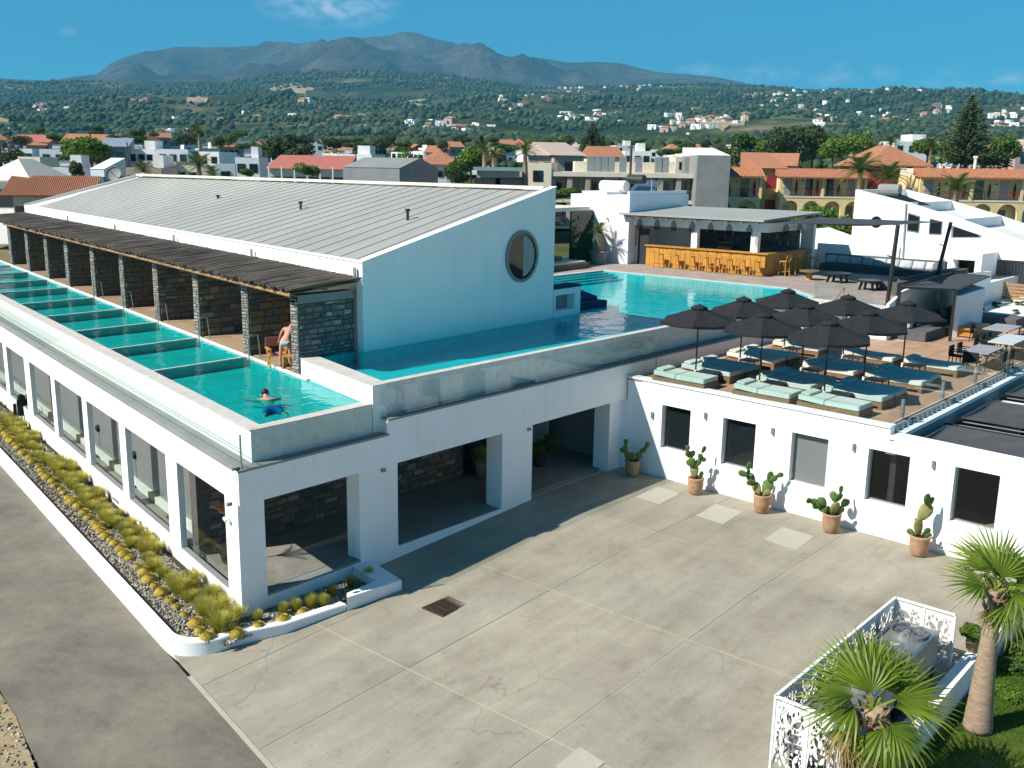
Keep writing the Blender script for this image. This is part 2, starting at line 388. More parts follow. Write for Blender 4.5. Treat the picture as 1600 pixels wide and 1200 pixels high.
M['stoneall'] = mottled('mixed_stone', (.05, .05, .05), (.16, .13, .10), 5, .95, c3=(.24, .17, .10), bs=.6, bd=.03)
M['awn'] = mottled('dark_awning_fabric', (.060, .064, .072), (.085, .088, .096), 1.0, .9)
M['sail'] = mottled('grey_shade_sail', (.045, .05, .058), (.06, .065, .072), 2, .85)
M['tileroof'] = mottled('orange_roof_tile', (.36, .14, .075), (.47, .22, .125), 2.5, .85, var=.15)
M['redroof'] = mottled('dusty_red_roof', (.38, .12, .09), (.46, .17, .13), 1.5, .85)
M['yellow'] = mottled('yellow_render', (.72, .56, .28), (.80, .65, .36), .5, .85)
M['shadeyellow'] = mottled('shade_toned_yellow_render', (.42, .30, .13), (.50, .37, .17), .5, .85)  # yellow render again, with the link's shade put into its colour
M['cream'] = mottled('cream_render', (.68, .62, .50), (.76, .70, .58), .6, .85)
M['tan'] = mottled('tan_render', (.38, .31, .25), (.46, .38, .31), .6, .85)
M['pink'] = mottled('pink_render', (.42, .31, .28), (.50, .38, .34), .6, .85)
M['redwall'] = mottled('dark_red_render', (.24, .022, .03), (.30, .035, .04), 1, .8)
M['bluewall'] = mottled('blue_grey_render', (.18, .24, .30), (.24, .30, .36), 1, .8)
M['teal'] = mottled('teal_roof', (.20, .32, .32), (.26, .38, .38), 2, .7)
M['curtain'] = mottled('grey_curtain', (.30, .30, .30), (.42, .42, .41), 2, .9, mscale=(6, 6, .2))
M['redcloth'] = plain('dark_red_parasol', (.16, .01, .02), .8)
M['skin'] = mottled('skin', (.46, .22, .14), (.55, .28, .19), 8, .55, space='Object', fine=False)
M['skinred'] = mottled('sunburnt_skin', (.55, .24, .18), (.62, .30, .22), 8, .55, space='Object', fine=False)
M['hair'] = plain('black_hair', (.012, .01, .009), .6)
M['hair2'] = plain('brown_hair', (.07, .03, .018), .6)
M['bluecloth'] = plain('blue_swim_shorts', (.01, .11, .38), .7)
M['cyancloth'] = plain('pale_blue_bikini', (.25, .52, .58), .7)
M['trunk'] = mottled('palm_trunk', (.26, .18, .12), (.42, .32, .23), 5, .95, mscale=(1, 1, 4), bs=.5, bd=.02)
M['bark'] = mottled('bark', (.06, .045, .03), (.12, .09, .06), 5, .95)
M['fan'] = shaded('fan_palm_leaf', [(0, (.06, .11, .012)), (.45, (.15, .225, .022)), (.80, (.26, .32, .05)), (.93, (.28, .24, .06)), (1, (.42, .30, .15))], .45, .3)
M['dry'] = shaded('dry_palm_leaf', [(0, (.20, .17, .05)), (.5, (.34, .22, .10)), (1, (.46, .32, .19))], .8, .2)
M['feather'] = shaded('date_palm_leaf', [(0, (.05, .09, .02)), (.7, (.12, .17, .04)), (1, (.25, .22, .09))], .6, .25)
M['leafy'] = shaded('green_foliage', [(0, (.018, .042, .009)), (.5, (.055, .11, .018)), (1, (.12, .20, .035))], .7, .2, .6)
M['leafbright'] = shaded('bright_foliage', [(0, (.03, .07, .01)), (.5, (.10, .19, .022)), (1, (.20, .31, .045))], .7, .25, .8)
M['leafolive'] = shaded('olive_foliage', [(0, (.02, .032, .012)), (.5, (.055, .08, .03)), (1, (.11, .14, .055))], .8, .15, .6)
M['leafdark'] = shaded('pine_foliage', [(0, (.016, .032, .012)), (.5, (.045, .07, .024)), (1, (.11, .14, .05))], .8, .1, .6)
M['leafyellow'] = shaded('yellow_foliage', [(0, (.05, .06, .01)), (.5, (.15, .15, .02)), (1, (.30, .26, .04))], .8, .15, .8)
M['tuft'] = shaded('feather_grass', [(0, (.16, .17, .02)), (.5, (.40, .38, .04)), (1, (.64, .57, .19))], .7, .35, 1.5)
M['barrel'] = shaded('golden_cactus', [(0, (.14, .12, .02)), (.5, (.36, .27, .045)), (1, (.60, .46, .12))], .8, .1, 3)
M['pad'] = shaded('prickly_pear', [(0, (.05, .11, .03)), (.5, (.12, .20, .05)), (1, (.28, .26, .10))], .6, .05, 4)
M['lawn'] = mottled('lawn_soil', (.025, .05, .008), (.07, .11, .016), 1.2, .95, c3=(.16, .15, .05))
M['blade'] = shaded('lawn_grass', [(0, (.035, .09, .008)), (.5, (.12, .23, .018)), (.85, (.25, .34, .04)), (1, (.46, .38, .14))], .8, .3, .7)
M['gravel'] = shaded('grey_gravel', [(0, (.10, .095, .09)), (.5, (.28, .26, .24)), (1, (.52, .50, .46))], .9, 0, 6)
M['bounceground'] = mottled('pale_bounce_ground', (.46, .41, .32), (.56, .50, .40), .3, .95)  # ground out of view, made pale so it bounces light into the shade
M['dirt'] = mottled('dry_roadside_dirt', (.26, .19, .10), (.42, .33, .20), 3, .95, bs=.6, bd=.03)

# ================================================================== GROUND, HILLS, HAZE
def interp(x, tab):
    return float(np.interp(x, [a for a, b in tab], [b for a, b in tab]))
RIDGE1 = [(-900, 135), (-200, 120), (0, 124), (60, 130), (130, 127), (250, 128), (350, 128), (400, 122), (440, 114), (520, 111), (620, 113), (700, 117), (780, 128), (830, 136), (900, 134), (1000, 132),
          (1100, 129), (1180, 134), (1250, 138.5), (1350, 140), (1450, 145), (1530, 151), (1600, 152), (1900, 156), (2500, 150)]
RIDGE2 = [(-900, 120), (-300, 126), (-50, 124), (0, 121), (40, 124), (90, 126), (130, 120), (165, 116), (190, 100), (240, 80), (285, 73), (350, 74), (420, 71), (475, 74), (520, 64), (570, 59),
          (640, 55), (665, 60), (700, 70), (750, 84), (790, 93), (840, 90), (880, 98), (960, 100), (1010, 112), (1060, 116), (1110, 121), (1160, 131),
          (1240, 139), (1400, 146), (1600, 158), (2500, 165)]
_rr = random.Random(3)
_ph = [(_rr.uniform(0, 6.28), _rr.uniform(0, 6.28), _rr.uniform(-1, 1), _rr.uniform(-1, 1)) for _ in range(24)]
def fbm(x, y, base=1.0, octv=5):
    s = 0; a = 1.0; f = base
    for o in range(octv):
        for k in range(3):
            p = _ph[(o * 3 + k) % 24]
            s += a * math.sin(f * (x * (1 + .3 * p[2]) + y * p[3]) + p[0]) * math.cos(f * (y * (1 + .3 * p[3]) - x * p[2]) + p[1]) / 3
        a *= .5; f *= 2.03
    return s
def zray(px, py, D):
    return dp(px, py, D)[2]
def hor(px): return 260.7 + (px - 800) * 0.01565
NEARTAB = [(58, -.9), (72, .5), (90, 3.6), (125, 5.9), (200, 8.3)]
def gheight(px, D):
    if D <= 200: return interp(D, NEARTAB)
    r1 = interp(px, RIDGE1)
    pts = [(200, 8.3)]
    for (d, y) in ((320, 256), (520, 238), (900, 224), (1300, 203), (1900, 177 if r1 < 150 else 182), (2500, 152 if r1 < 135 else r1 + 14)):
        pts.append((d, zray(px, y, d)))
    pts.append((3200, zray(px, r1, 3200)))
    pts.append((3800, pts[-1][1] * .93))
    z = interp(D, pts)
    amp = min(1.0, max(0, (D - 700) / 1200)) * (58 if D < 3100 else 22)
    q = dp(px, 300, D)
    fade = (1 if D < 2450 else (.22 if D < 3500 else 1)) if D < 3800 else 1
    if 2300 < D < 2450: fade = 1 - .78 * (D - 2300) / 150
    z += amp * fade * fbm(q[0], q[1], .0033, 5)
    if D > 3800:
        r2 = interp(px, RIDGE2)
        zb = pts[-1][1]; zt = zray(px, r2, 6400)
        t = min(1, (D - 3800) / 2600.0)
        zz = zb + (zt - zb) * (t ** 1.25)
        if D > 6400: zz = zt * max(0.2, 1 - (D - 6400) / 2500)
        rug = (190 * math.sin(math.pi * min(1, t)) ** .8 + 14) * min(1, max(.06, (r1 - r2) / 45))
        z = zz + rug * fbm(q[0], q[1], .0026, 6)
    return z
DL = [56, 60, 66, 72, 80, 90, 105, 125, 150, 175, 200, 240, 280, 330, 400, 480, 560, 650, 750, 860] + list(range(960, 3100, 55)) + [3110, 3150, 3200, 3250, 3320, 3420, 3560, 3700, 3820] + list(range(3920, 6400, 90)) + [6400, 6480, 6600, 6800, 7200, 7800]
PXS = list(range(-900, -40, 40)) + list(range(-40, 1644, 6)) + list(range(1650, 2500, 40))
def terrain(name, rows, mat):
    V = []; 
    for D in rows:
        for px in PXS:
            q = dp(px, 300, D); V.append((q[0], q[1], gheight(px, D)))
    nc = len(PXS); Fc = [(r * nc + c, r * nc + c + 1, (r + 1) * nc + c + 1, (r + 1) * nc + c) for r in range(len(rows) - 1) for c in range(nc - 1)]
    me = np_mesh(name, V, Fc, mat); me.polygons.foreach_set('use_smooth', [True] * len(me.polygons))
    return props(link(name, me), kind='structure')
m, n, b = nodes('hillside_soil'); v = coords(n, 'World')
c = ramp(n, noise(n, v, .007, 9, .66), [(.34, (.022, .040, .014)), (.47, (.045, .065, .024)), (.56, (.10, .10, .05)), (.68, (.26, .21, .14))])
c = mixc(n, c, ramp(n, noise(n, v, .09, 5), [(.3, (.55, .6, .5)), (.7, (1, 1, 1))]), 1.0, 'MULTIPLY')
n.links.new(c, b.inputs['Base Color']); setp(b, rough=1, spec=0); bump(n, b, noise(n, v, .05, 6), 1.0, 4); M['hill'] = m
m, n, b = nodes('mountain_rock'); v = coords(n, 'World')
c = ramp(n, noise(n, v, .0022, 9, .6, .4), [(.32, (.04, .04, .035)), (.5, (.085, .078, .062)), (.66, (.145, .13, .105))])
c = mixc(n, c, ramp(n, noise(n, v, .02, 6), [(.3, (.6, .62, .6)), (.7, (1.1, 1.1, 1.1))]), 1.0, 'MULTIPLY')
n.links.new(c, b.inputs['Base Color']); setp(b, rough=1, spec=0); bump(n, b, noise(n, v, .008, 9, .68), 1.0, 60); M['mount'] = m
m, n, b = nodes('town_ground'); v = coords(n, 'World')
c = ramp(n, noise(n, v, .05, 7, .6), [(.35, (.035, .055, .018)), (.5, (.10, .10, .055)), (.65, (.24, .20, .14))])
n.links.new(c, b.inputs['Base Color']); setp(b, rough=1, spec=0); M['townground'] = m
i1 = DL.index(200); i2 = DL.index(3820)
terrain('town_plain', DL[:i1 + 1], M['townground'])
terrain('hillside', DL[i1:i2 + 1], M['hill'])
terrain('mountain', DL[i2:], M['mount'])
g = MB().box(-900, 900, -900, 900, -1.4, -.95)
props(link('ground', g.mesh('ground', M['bounceground'])), kind='structure')

# woods and olive groves on the slopes: one mass of small crowns
ico = bmesh.new(); bmesh.ops.create_icosphere(ico, subdivisions=1, radius=1)
IV = np.array([v.co for v in ico.verts]); IF = np.array([[v.index for v in f.verts] for f in ico.faces]); ico.free()
def crowns(name, N, d0, d1, rmin, rmax, mat, keep, px0=-120, px1=1720, flat=.75):
    Vs = []; Sh = []; cnt = 0
    while cnt < N:
        px = rng.uniform(px0, px1); D = math.exp(rng.uniform(math.log(d0), math.log(d1)))
        q = dp(px, 300, D)
        if not keep(q[0], q[1], D, px): continue
        r = (rmin + (rmax - rmin) * rng.random() ** 2) * (1 + D / 6000); z = gheight(px, D)
        Vv = IV * (1 + rng.uniform(-.22, .22, (len(IV), 1)))
        Vs.append(Vv * [r, r, r * flat * rng.uniform(.8, 1.5)] + [q[0], q[1], z + r * .45]); Sh.append(np.full(len(IV), rng.uniform(0, 1)) + IV[:, 2] * .0)
        cnt += 1
    V = np.concatenate(Vs); Fc = (IF[None] + (np.arange(N) * len(IV))[:, None, None]).reshape(-1, 3)
    return props(link(name, np_mesh(name, V, Fc, mat, np.clip(np.concatenate(Sh), 0, 1))), kind='stuff')
def keep_hill(x, y, D, px):
    return fbm(x, y, .0085, 5) > -.02 + .5 * rng.random() - .25
M['hilltree'] = shaded('hill_tree_foliage', [(0, (.012, .030, .012)), (.5, (.032, .058, .022)), (1, (.075, .10, .045))], .9, 0, .02)
w1 = crowns('hillside_woods', 62000, 560, 3300, 1.1, 4.6, M['hilltree'], keep_hill)
props(w1, 'dense mass of dark green olive groves and woods covering the far slopes', 'woods')
w2 = crowns('plain_woods', 2600, 260, 600, 1.4, 2.8, M['hilltree'], lambda x, y, D, px: fbm(x, y, .03, 3) > -.15)
props(w2, 'band of scattered green trees between the village roofs and the foot of the hills', 'woods')

hz = MB().box(-1800, 9500, -7200, 8800, -3, 1150)
M['haze'] = bpy.data.materials.new('haze'); M['haze'].use_nodes = True
n = M['haze'].node_tree; n.nodes.clear(); o_ = n.nodes.new('ShaderNodeOutputMaterial'); pv = n.nodes.new('ShaderNodeVolumePrincipled')
pv.inputs['Color'].default_value = (.12, .48, .76, 1); pv.inputs['Density'].default_value = 1.3e-4; pv.inputs['Anisotropy'].default_value = 0.0
n.links.new(pv.outputs[0], o_.inputs['Volume'])
HAZE = link('haze', hz.mesh('haze', M['haze'])); props(HAZE, 'thin blue summer haze hanging over the whole valley', 'haze', kind='stuff')
HAZE.display_type = 'WIRE'

# ================================================================== ROAD, COURTYARD
A = np.array([.184, .983]); AN = np.array([.983, -.184])            # along the road; towards the building
K0 = np.array([11.8, 21.5])                                          # foot of the planter wall at the corner
def rp(s, t, o=K0): q = o + A * s + AN * t; return (float(q[0]), float(q[1]))
def zc(x, y):                                                        # courtyard falls towards the road
    t = (np.array([x, y]) - K0) @ AN
    return max(-.70, min(0.0, -.70 + t * .0475))
road = MB().prism([rp(-60, -3.9), rp(-60, 0), rp(90, 0), rp(90, -3.9)], -.90, -.70)
RO = props(link('road', road.mesh('road', M['road'])), kind='structure')
mk = MB().prism([rp(-60, -.02), rp(-60, .10), rp(-.5, .10), rp(-.5, -.02)], -.8, -.688)
props(link('road_joint', mk.mesh('road_joint', M['mortar']), RO), None)
dr = MB(); random.seed(5)
pr_ = [rp(-60 + i * 2.5, -3.9 + random.uniform(-.14, .14)) for i in range(60)]
dr.prism(pr_ + [rp(90, -30), rp(-60, -30)], -.95, -.682)
props(link('dirt_verge', dr.mesh('dirt_verge', M['dirt'])), kind='structure')
# stones on the verge
Vs = []; N = 1400
for i in range(N):
    s = rng.uniform(-12, 8); t = -3.95 - abs(rng.normal(0, .9)); r = rng.uniform(.012, .05); q = rp(s, t)
    Vs.append(IV * (r * rng.uniform(.6, 1.3, 3)) + [q[0], q[1], -.68])
gv = np_mesh('roadside_stones', np.concatenate(Vs), (IF[None] + (np.arange(N) * len(IV))[:, None, None]).reshape(-1, 3), M['gravel'], np.repeat(rng.uniform(0, 1, N), len(IV)))
props(link('roadside_stones', gv), 'scattered small stones on the dry dirt verge at the bottom left', 'stones', kind='stuff')

cy = MB()
xs = [rp(-60, .0), rp(0, .0)]
def sheet(mb, x0, x1, y0, y1, dz, step=2.2, left=None):
    nx = max(1, int((x1 - x0) / step)); ny = max(1, int((y1 - y0) / step)); V = []; Fc = []
    for j in range(ny + 1):
        y = y0 + (y1 - y0) * j / ny
        xl = x0
        if left is not None: xl = max(x0, left(y))
        for i in range(nx + 1):
            x = xl + (x1 - xl) * i / nx; V.append((x, y, zc(x, y) + dz))
    for j in range(ny):
        for i in range(nx): k = j * (nx + 1) + i; Fc.append((k, k + 1, k + nx + 2, k + nx + 1))
    n0 = len(V); V += [(p[0], p[1], p[2] - .06) for p in V]
    edge = [j * (nx + 1) for j in range(ny + 1)]; e2 = [j * (nx + 1) + nx for j in range(ny + 1)]; e3 = list(range(nx + 1)); e4 = [ny * (nx + 1) + i for i in range(nx + 1)]
    for e in (edge, e2, e3, e4):
        for a_, b_ in zip(e[:-1], e[1:]): Fc.append((a_, b_, b_ + n0, a_ + n0))
    mb.add(V, Fc); return mb
leftx = lambda y: K0[0] + (y - K0[1]) * A[0] / A[1] + .12
sheet(cy, 2, 33.2, 6.37, 22.6, -.012, .6, left=leftx)
CY = props(link('courtyard', cy.mesh('courtyard', M['mortar'])), kind='structure')
XJ = [-5, 9.9, 15.5, 21.25, 26.9, 32.6]; YJ = [6.37, 7.6, 12.3, 17.0, 20.35, 22.4]
for i in range(len(XJ) - 1):
    for j in range(len(YJ) - 1):
        g_ = .02; x0 = XJ[i] + g_; x1 = XJ[i + 1] - g_; y0 = YJ[j] + g_; y1 = YJ[j + 1] - g_
        if x1 < leftx((y0 + y1) / 2) + .5: continue
        if x0 < leftx(y0): x0_ = min(leftx(y0), leftx(y1))
        else: x0_ = x0
        mbs = MB(); sheet(mbs, x0_, x1, y0, y1, random.uniform(-.002, .002), .6, left=leftx)
        part('slab', mbs, M['concrete'], CY)
def patch(x0, x1, y0, y1, dz=.004, mat='patch', nm='patch', sk=.12):
    P = [(x0, y0), (x1, y0 + sk), (x1 + .1, y1 + sk), (x0 + .1, y1)]
    mb = MB().prism(P, [zc(*p) - .03 for p in P], [zc(*p) + dz for p in P]); return part(nm, mb, M[mat], CY)
patch(14.70, 15.56, 10.84, 11.58, .012, sk=.02)
patch(29.4, 31.0, 18.55, 19.65, .005); patch(29.2, 30.8, 15.8, 16.95, .005); patch(28.75, 30.3, 12.85, 14.05, .005)
# drain grate
gx0, gx1, gy0, gy1 = 18.0, 19.1, 18.27, 19.12; z0 = zc(18.5, 18.7)
GR = thing('drain_grate', 'rusty brown square drain grate set in the pale courtyard concrete', 'drain grate', (18.55, 18.7, z0))
part('frame', MB().box(gx0, gx1, gy0, gy1, z0 - .05, z0 + .012), M['grate'], GR, world=True)
gb = MB()
for k in range(20):
    y = gy0 + .04 + (gy1 - gy0 - .08) * k / 19; gb.box(gx0 + .03, gx1 - .03, y - .009, y + .009, z0 + .0125, z0 + .026)
for k in range(5):
    x = gx0 + .1 + (gx1 - gx0 - .2) * k / 4; gb.box(x - .01, x + .01, gy0 + .03, gy1 - .03, z0 + .0265, z0 + .032)
part('bars', gb, M['grate'], GR, world=True)

# ================================================================== FLAT-ROOFED BASE BUILDING UNDER THE POOLS
def wall_open(mb, P0, P1, thick, z0, z1, ops):
    "wall from P0 to P1 (outer face), thickness to the left of P0->P1, with rectangular openings (s0,s1,za,zb)"
    P0 = np.array(P0, float); P1 = np.array(P1, float); L = np.linalg.norm(P1 - P0); d = (P1 - P0) / L; nn = np.array([-d[1], d[0]]) * thick
    def blk(s0, s1, za, zb):
        if s1 - s0 < 1e-3 or zb - za < 1e-3: return
        a = P0 + d * s0; b_ = P0 + d * s1; mb.prism([tuple(a), tuple(b_), tuple(b_ + nn), tuple(a + nn)], za, zb)
    s = 0
    for (s0, s1, za, zb) in sorted(ops):
        blk(s, s0, z0, z1); blk(s0, s1, z0, za); blk(s0, s1, zb, z1); s = s1
    blk(s, L, z0, z1); return mb
C0 = np.array([14.15, 22.16])
def sp(s, t=0.0): q = C0 + A * s + AN * t; return (float(q[0]), float(q[1]))
# parts of the base block
BASE = thing('pool_block', 'long white flat-topped block with window openings carrying the raised pools', 'building', (23, 30, -.7))
zC = 2.92                                                             # underside of the fascia
ops = [(1.05, 4.85, .12, 2.97), (5.85, 9.95, .30, 2.97), (10.65, 14.7, .36, 2.97), (15.35, 19.5, .40, 2.97), (20.15, 24.0, .42, 2.97), (25.05, 28.8, .42, 2.97), (29.6, 33.4, .42, 2.97), (34.2, 38, .42, 2.97)]
mb = MB()
# left wall runs away from the corner; outer face on the road side
P0 = sp(.15); P1 = sp(52)
Lops = [(a - .15, b_ - .15, c_, d_) for (a, b_, c_, d_) in ops]
wall_open(mb, P1, P0, .20, -.95, 3.86, [(52 - b_ , 52 - a_, c_, d_) for (a_, b_, c_, d_) in ops])
part('side_wall', mb, M['white'], BASE, world=True)
# front piers, sills
fy = 22.30
mb = MB()
PX_ = [15.02, 18.42, 19.98, 24.92, 26.56, 31.34]
part('pier', MB().prism([sp(.15), (PX_[0], fy), (PX_[0], fy + .5), sp(.65, .35)], -.95, zC), M['white'], BASE, world=True)
part('pier', MB().box(PX_[1], PX_[2], fy, fy + .6, -.95, zC), M['white'], BASE, world=True)
part('pier', MB().box(PX_[3], PX_[4], fy, fy + .75, -.6, zC), M['white'], BASE, world=True)
part('pier', MB().box(PX_[5], 32.235, fy, fy + .75, -.3, zC), M['white'], BASE, world=True)
part('pier', MB().box(32.238, 32.6, 22.102, 22.7, -.3, 2.89), M['white'], BASE, world=True)
part('sill_wall', MB().box(PX_[0], PX_[1], fy, fy + .35, -.95, .0), M['white'], BASE, world=True)
part('sill_wall', MB().box(PX_[2], PX_[3], fy, fy + .055, -.95, .05), M['white'], BASE, world=True)
# fascia band along the front, in two heights
mb = MB()
mb.prism([(14.15, 22.16), (19.45, 22.16), (19.45, 22.7), sp(.55, .1)], zC, 3.86)
mb.box(19.45, 34.3, 22.16, 22.7, zC - .02, 4.32)
part('fascia', mb, M['white'], BASE, world=True)
mb = MB()
mb.prism([(14.11, 22.12), (19.49, 22.12), (19.49, 22.62), sp(.3, .35)], 3.862, 3.929)
mb.prism([sp(.3, -.04), sp(.3, .95), sp(52, .95), sp(52, -.04)], 3.862, 3.93)
mb.box(19.492, 34.35, 22.12, 22.63, 4.322, 4.388)
part('ledge', mb, M['grey'], BASE, world=True)
part('floor', MB().prism([(14.8, 22.7), (19.985, 22.7), (19.985, 22.36), (24.915, 22.36), (24.915, 22.7), (33.9, 22.7), (44, 80), (24.8, 80)], -.6, .05), M['floor'], BASE, world=True)
part('ceiling', MB().prism([sp(.55, .4), (34.2, 22.72), (36, 33), (25, 33), (24, 76), sp(52, .4)], 2.98, 3.3), M['grey'], BASE, world=True)
# rooms behind the side openings: smoked glazing set back, low white plinth
mb = MB(); mb.prism([sp(4.3, .98), sp(4.3, 1.1), sp(51, 1.1), sp(51, .98)], .06, 2.97)
part('inner_glazing', mb, M['dglass2'], BASE, world=True)
mb = MB(); mb.prism([sp(4.3, .80), sp(4.3, .979), sp(51, .979), sp(51, .80)], .06, .30)
part('plinth', mb, M['white2'], BASE, world=True)
for (s0, s1, za, zb) in ops:
    part('sill', MB().prism([sp(s0, .02), sp(s0, .19), sp(s1, .19), sp(s1, .02)], za + .002, za + .03), M['grey'], BASE, world=True)
    gp = part('balustrade_pane', MB().prism([sp(s0 + .05, .22), sp(s0 + .05, .24), sp(s1 - .05, .24), sp(s1 - .05, .22)], za + .031, za + .95), M['glass'], BASE, world=True)
part('sill', MB().box(15.03, 18.41, fy - .03, fy + .33, .002, .07), M['grey'], BASE, world=True)
for (x0, x1) in ((15.1, 16.75), (16.78, 18.35)):
    part('balustrade_pane', MB().box(x0, x1, fy + .14, fy + .16, .071, 1.02), M['glass'], BASE, world=True)
# vents low in the side wall
for s in (3.2, 6.9, 11.3, 16.0): part('vent', MB().prism([sp(s, -.015), sp(s, .02), sp(s + .75, .02), sp(s + .75, -.015)], -.28, -.16), M['grey'], BASE, world=True)
# inner back walls
part('back_wall', MB().box(28.4, 28.5, 25.2, 28, .05, 2.98).box(31.9, 32.05, 26.0, 29, .05, 2.98).box(28.5, 31.9, 27.9, 28, .05, 2.98), M['white2'], BASE, world=True)
part('entrance_glazing', MB().box(32.05, 36, 27.2, 27.3, .05, 2.98), M['dglass'], BASE, world=True)
part('entrance_glazing', MB().box(26.9, 28.4, 25.85, 25.95, .05, 2.98), M['dglass'], BASE, world=True)
part('inner_wall', MB().box(32.6, 32.8, 23.2, 27.2, -.3, 2.98).prism([(25, 30), (36, 30), (36, 30.2), (25, 30.2)], .05, 2.98), M['grey'], BASE, world=True)
for (x, y) in ((599, 735), (827, 671), (342+58-42, 788), (985, 627)):
    q = ony(x, y, fy - .04)
    part('wall_lamp', MB().box(q[0] - .07, q[0] + .07, fy - .09, fy - .001, q[2] - .04, q[2] + .05), M['grey'], BASE, world=True)
# security camera on the corner
SCm = thing('security_camera', 'small white security camera on the front corner of the white block', 'camera', (13.95, 22.5, 2.3))
q = sp(.75, -.001)
SCm.location = (q[0], q[1], 2.35)
SCm.scale = (.6,) * 3
part('bracket', MB().bar((0, 0, 0), (-.22, -.04, 0), .05), M['white2'], SCm)
part('housing', MB().bar((-.2, .16, .05), (-.28, -.16, .0), .11), M['white2'], SCm)

# ---- field-stone walls -------------------------------------------------------------------
def stone_field(parent, P0, P1, z0, z1, out, mat, hmin=.09, hmax=.22, wmin=.18, wmax=.5, depth=.05, name='stone', joined=False, seed=1, gap=.012):
    "stones proud of the wall face from P0 to P1 (out = unit vector away from the wall)"
    rr = random.Random(seed); P0 = np.array(P0, float); P1 = np.array(P1, float); L = np.linalg.norm(P1 - P0); d = (P1 - P0) / L
    z = z0; J = MB(); cnt = 0; base = Vector(parent.location)
    while z < z1 - .03:
        h = min(rr.uniform(hmin, hmax), z1 - z); s = -rr.uniform(0, wmin)
        while s < L:
            w = rr.uniform(wmin, wmax) * (.7 + h / hmax * .5); a = max(0, s); b_ = min(L, s + w)
            if b_ - a > .04:
                j = lambda k: rr.uniform(0, k)
                hh = h if h < hmin * 1.3 or rr.random() < .6 else h * rr.uniform(.75, 1)
                c4 = [(a + gap + j(.02), z + gap + j(.015)), (b_ - gap - j(.02), z + gap + j(.015)), (b_ - gap - j(.03), z + hh - gap - j(.02)), (a + gap + j(.03), z + hh - gap - j(.02))]
                dd = depth * rr.uniform(.45, 1.1)
                def w3(st, zz, o): q = P0 + d * st; return (q[0] + out[0] * o, q[1] + out[1] * o, zz)
                cs = (sum(p[0] for p in c4) / 4, sum(p[1] for p in c4) / 4)
                vs = [w3(p[0], p[1], 0.002) for p in c4] + [w3(cs[0] + (p[0] - cs[0]) * .88, cs[1] + (p[1] - cs[1]) * .86, dd * rr.uniform(.75, 1.1)) for p in c4]
                fs = [(4, 5, 6, 7), (0, 1, 5, 4), (1, 2, 6, 5), (2, 3, 7, 6), (3, 0, 4, 7)]
                if (d[0] * out[1] - d[1] * out[0]) > 0: fs = [f[::-1] for f in fs]
                if joined: J.add(vs, fs)
                else:
                    o = MB().add(vs, fs).move((-base.x, -base.y, -base.z)); link(name, o.mesh(name, mat), parent); cnt += 1
            s += w
        z += h
    if joined: J.move((-base.x, -base.y, -base.z)); o = link('stones', J.mesh('stones', mat), parent); o['kind'] = 'stuff'
    return cnt
IN = thing('stone_wall', 'dark inner field-stone wall seen through the left front opening at ground level', 'stone wall', (19.3, 26.3, .05))
part('core', MB().box(15.2, 22.0, 26.15, 26.5, .05, 2.98), M['stonecore'], IN, world=True)
stone_field(IN, (15.6, 26.15), (22.0, 26.15), .06, 2.9, (0, -1), M['stone'], .12, .30, .25, .6, seed=11)
IN2 = thing('stone_wall', 'ochre and grey inner stone wall seen through the second front opening', 'stone wall', (25, 26.2, .05))
part('core', MB().box(22.05, 26.85, 26.1, 26.5, .05, 2.98), M['stonecore'], IN2, world=True)
stone_field(IN2, (22.05, 26.1), (26.85, 26.1), .06, 2.9, (0, -1), M['stone'], .14, .32, .28, .65, seed=12)

# ================================================================== POOLS
def pool_thing(name, label, loc): return thing(name, label, 'swimming pool', loc)
# left long pool: rim outer line through R0 along A
R0 = np.array([14.82, 22.50])
def lp(s, t): q = R0 + A * s + AN * t; return (float(q[0]), float(q[1]))
def lx(y, t): # x on the line offset t from the rim outer line at height y
    return R0[0] + (y - R0[1]) * A[0] / A[1] + t / AN[0]
PE = 5.02 / 1.0                                                      # distance rim outer -> deck edge (across)
PE = float(((np.array([20.12, 27.6]) - R0) @ AN))
PL = pool_thing('lap_pool', 'long teal pool divided into bays beside the stone cabins on the left', (16, 25, 3.9))
mb = MB()
wl = 4.80
mb.prism([lp(0, 0), lp(56, 0), lp(56, .38), lp(.38, .42)], 3.93, 4.83)
part('rim_wall', mb, M['white'], PL, world=True)
mb = MB().prism([lp(-.0, -.03), lp(56, -.03), lp(56, .43), lp(.42, .45)], 4.831, 4.865)
part('coping', mb, M['rim'], PL, world=True)
mb = MB().prism([(R0[0], R0[1]), lp(.38, .42), (19.15, 22.86), (19.15, 22.50)], 3.93, 4.83)
part('front_wall', mb, M['rimwet'], PL, world=True)
part('front_coping', MB().prism([(R0[0] - .02, R0[1] - .03), lp(.44, .46), (19.14, 22.93), (19.14, 22.47)], 4.831, 4.866), M['rim'], PL, world=True)
fx = [lp(.4, .4), (19.15, 22.88), (20.1, 27.6), lp(56, PE), lp(56, .4)]
part('pool_floor', MB().prism(fx, 4.2, 4.47), M['pooltile_low'], PL, world=True)
part('inner_wall', MB().prism([lp(5.1, PE), lp(56, PE), lp(56, PE + .2), lp(5.2, PE + .2)], 3.9, 4.80).prism([lp(.44, .43), lp(56, .38), lp(56, .46), lp(.5, .5)], 4.021, 4.82).prism([(19.12, 22.9), (19.2, 22.9), (20.3, 27.7), (20.1, 27.7)], 4.021, 4.80), M['pooltile_low'], PL, world=True)
part('deck_edge', MB().prism([lp(5.15, PE - .06), lp(56, PE - .06), lp(56, PE + .08), lp(5.2, PE + .08)], 4.80, 4.872), M['white2'], PL, world=True)
wt = MB()
NX = 16; NY = 60
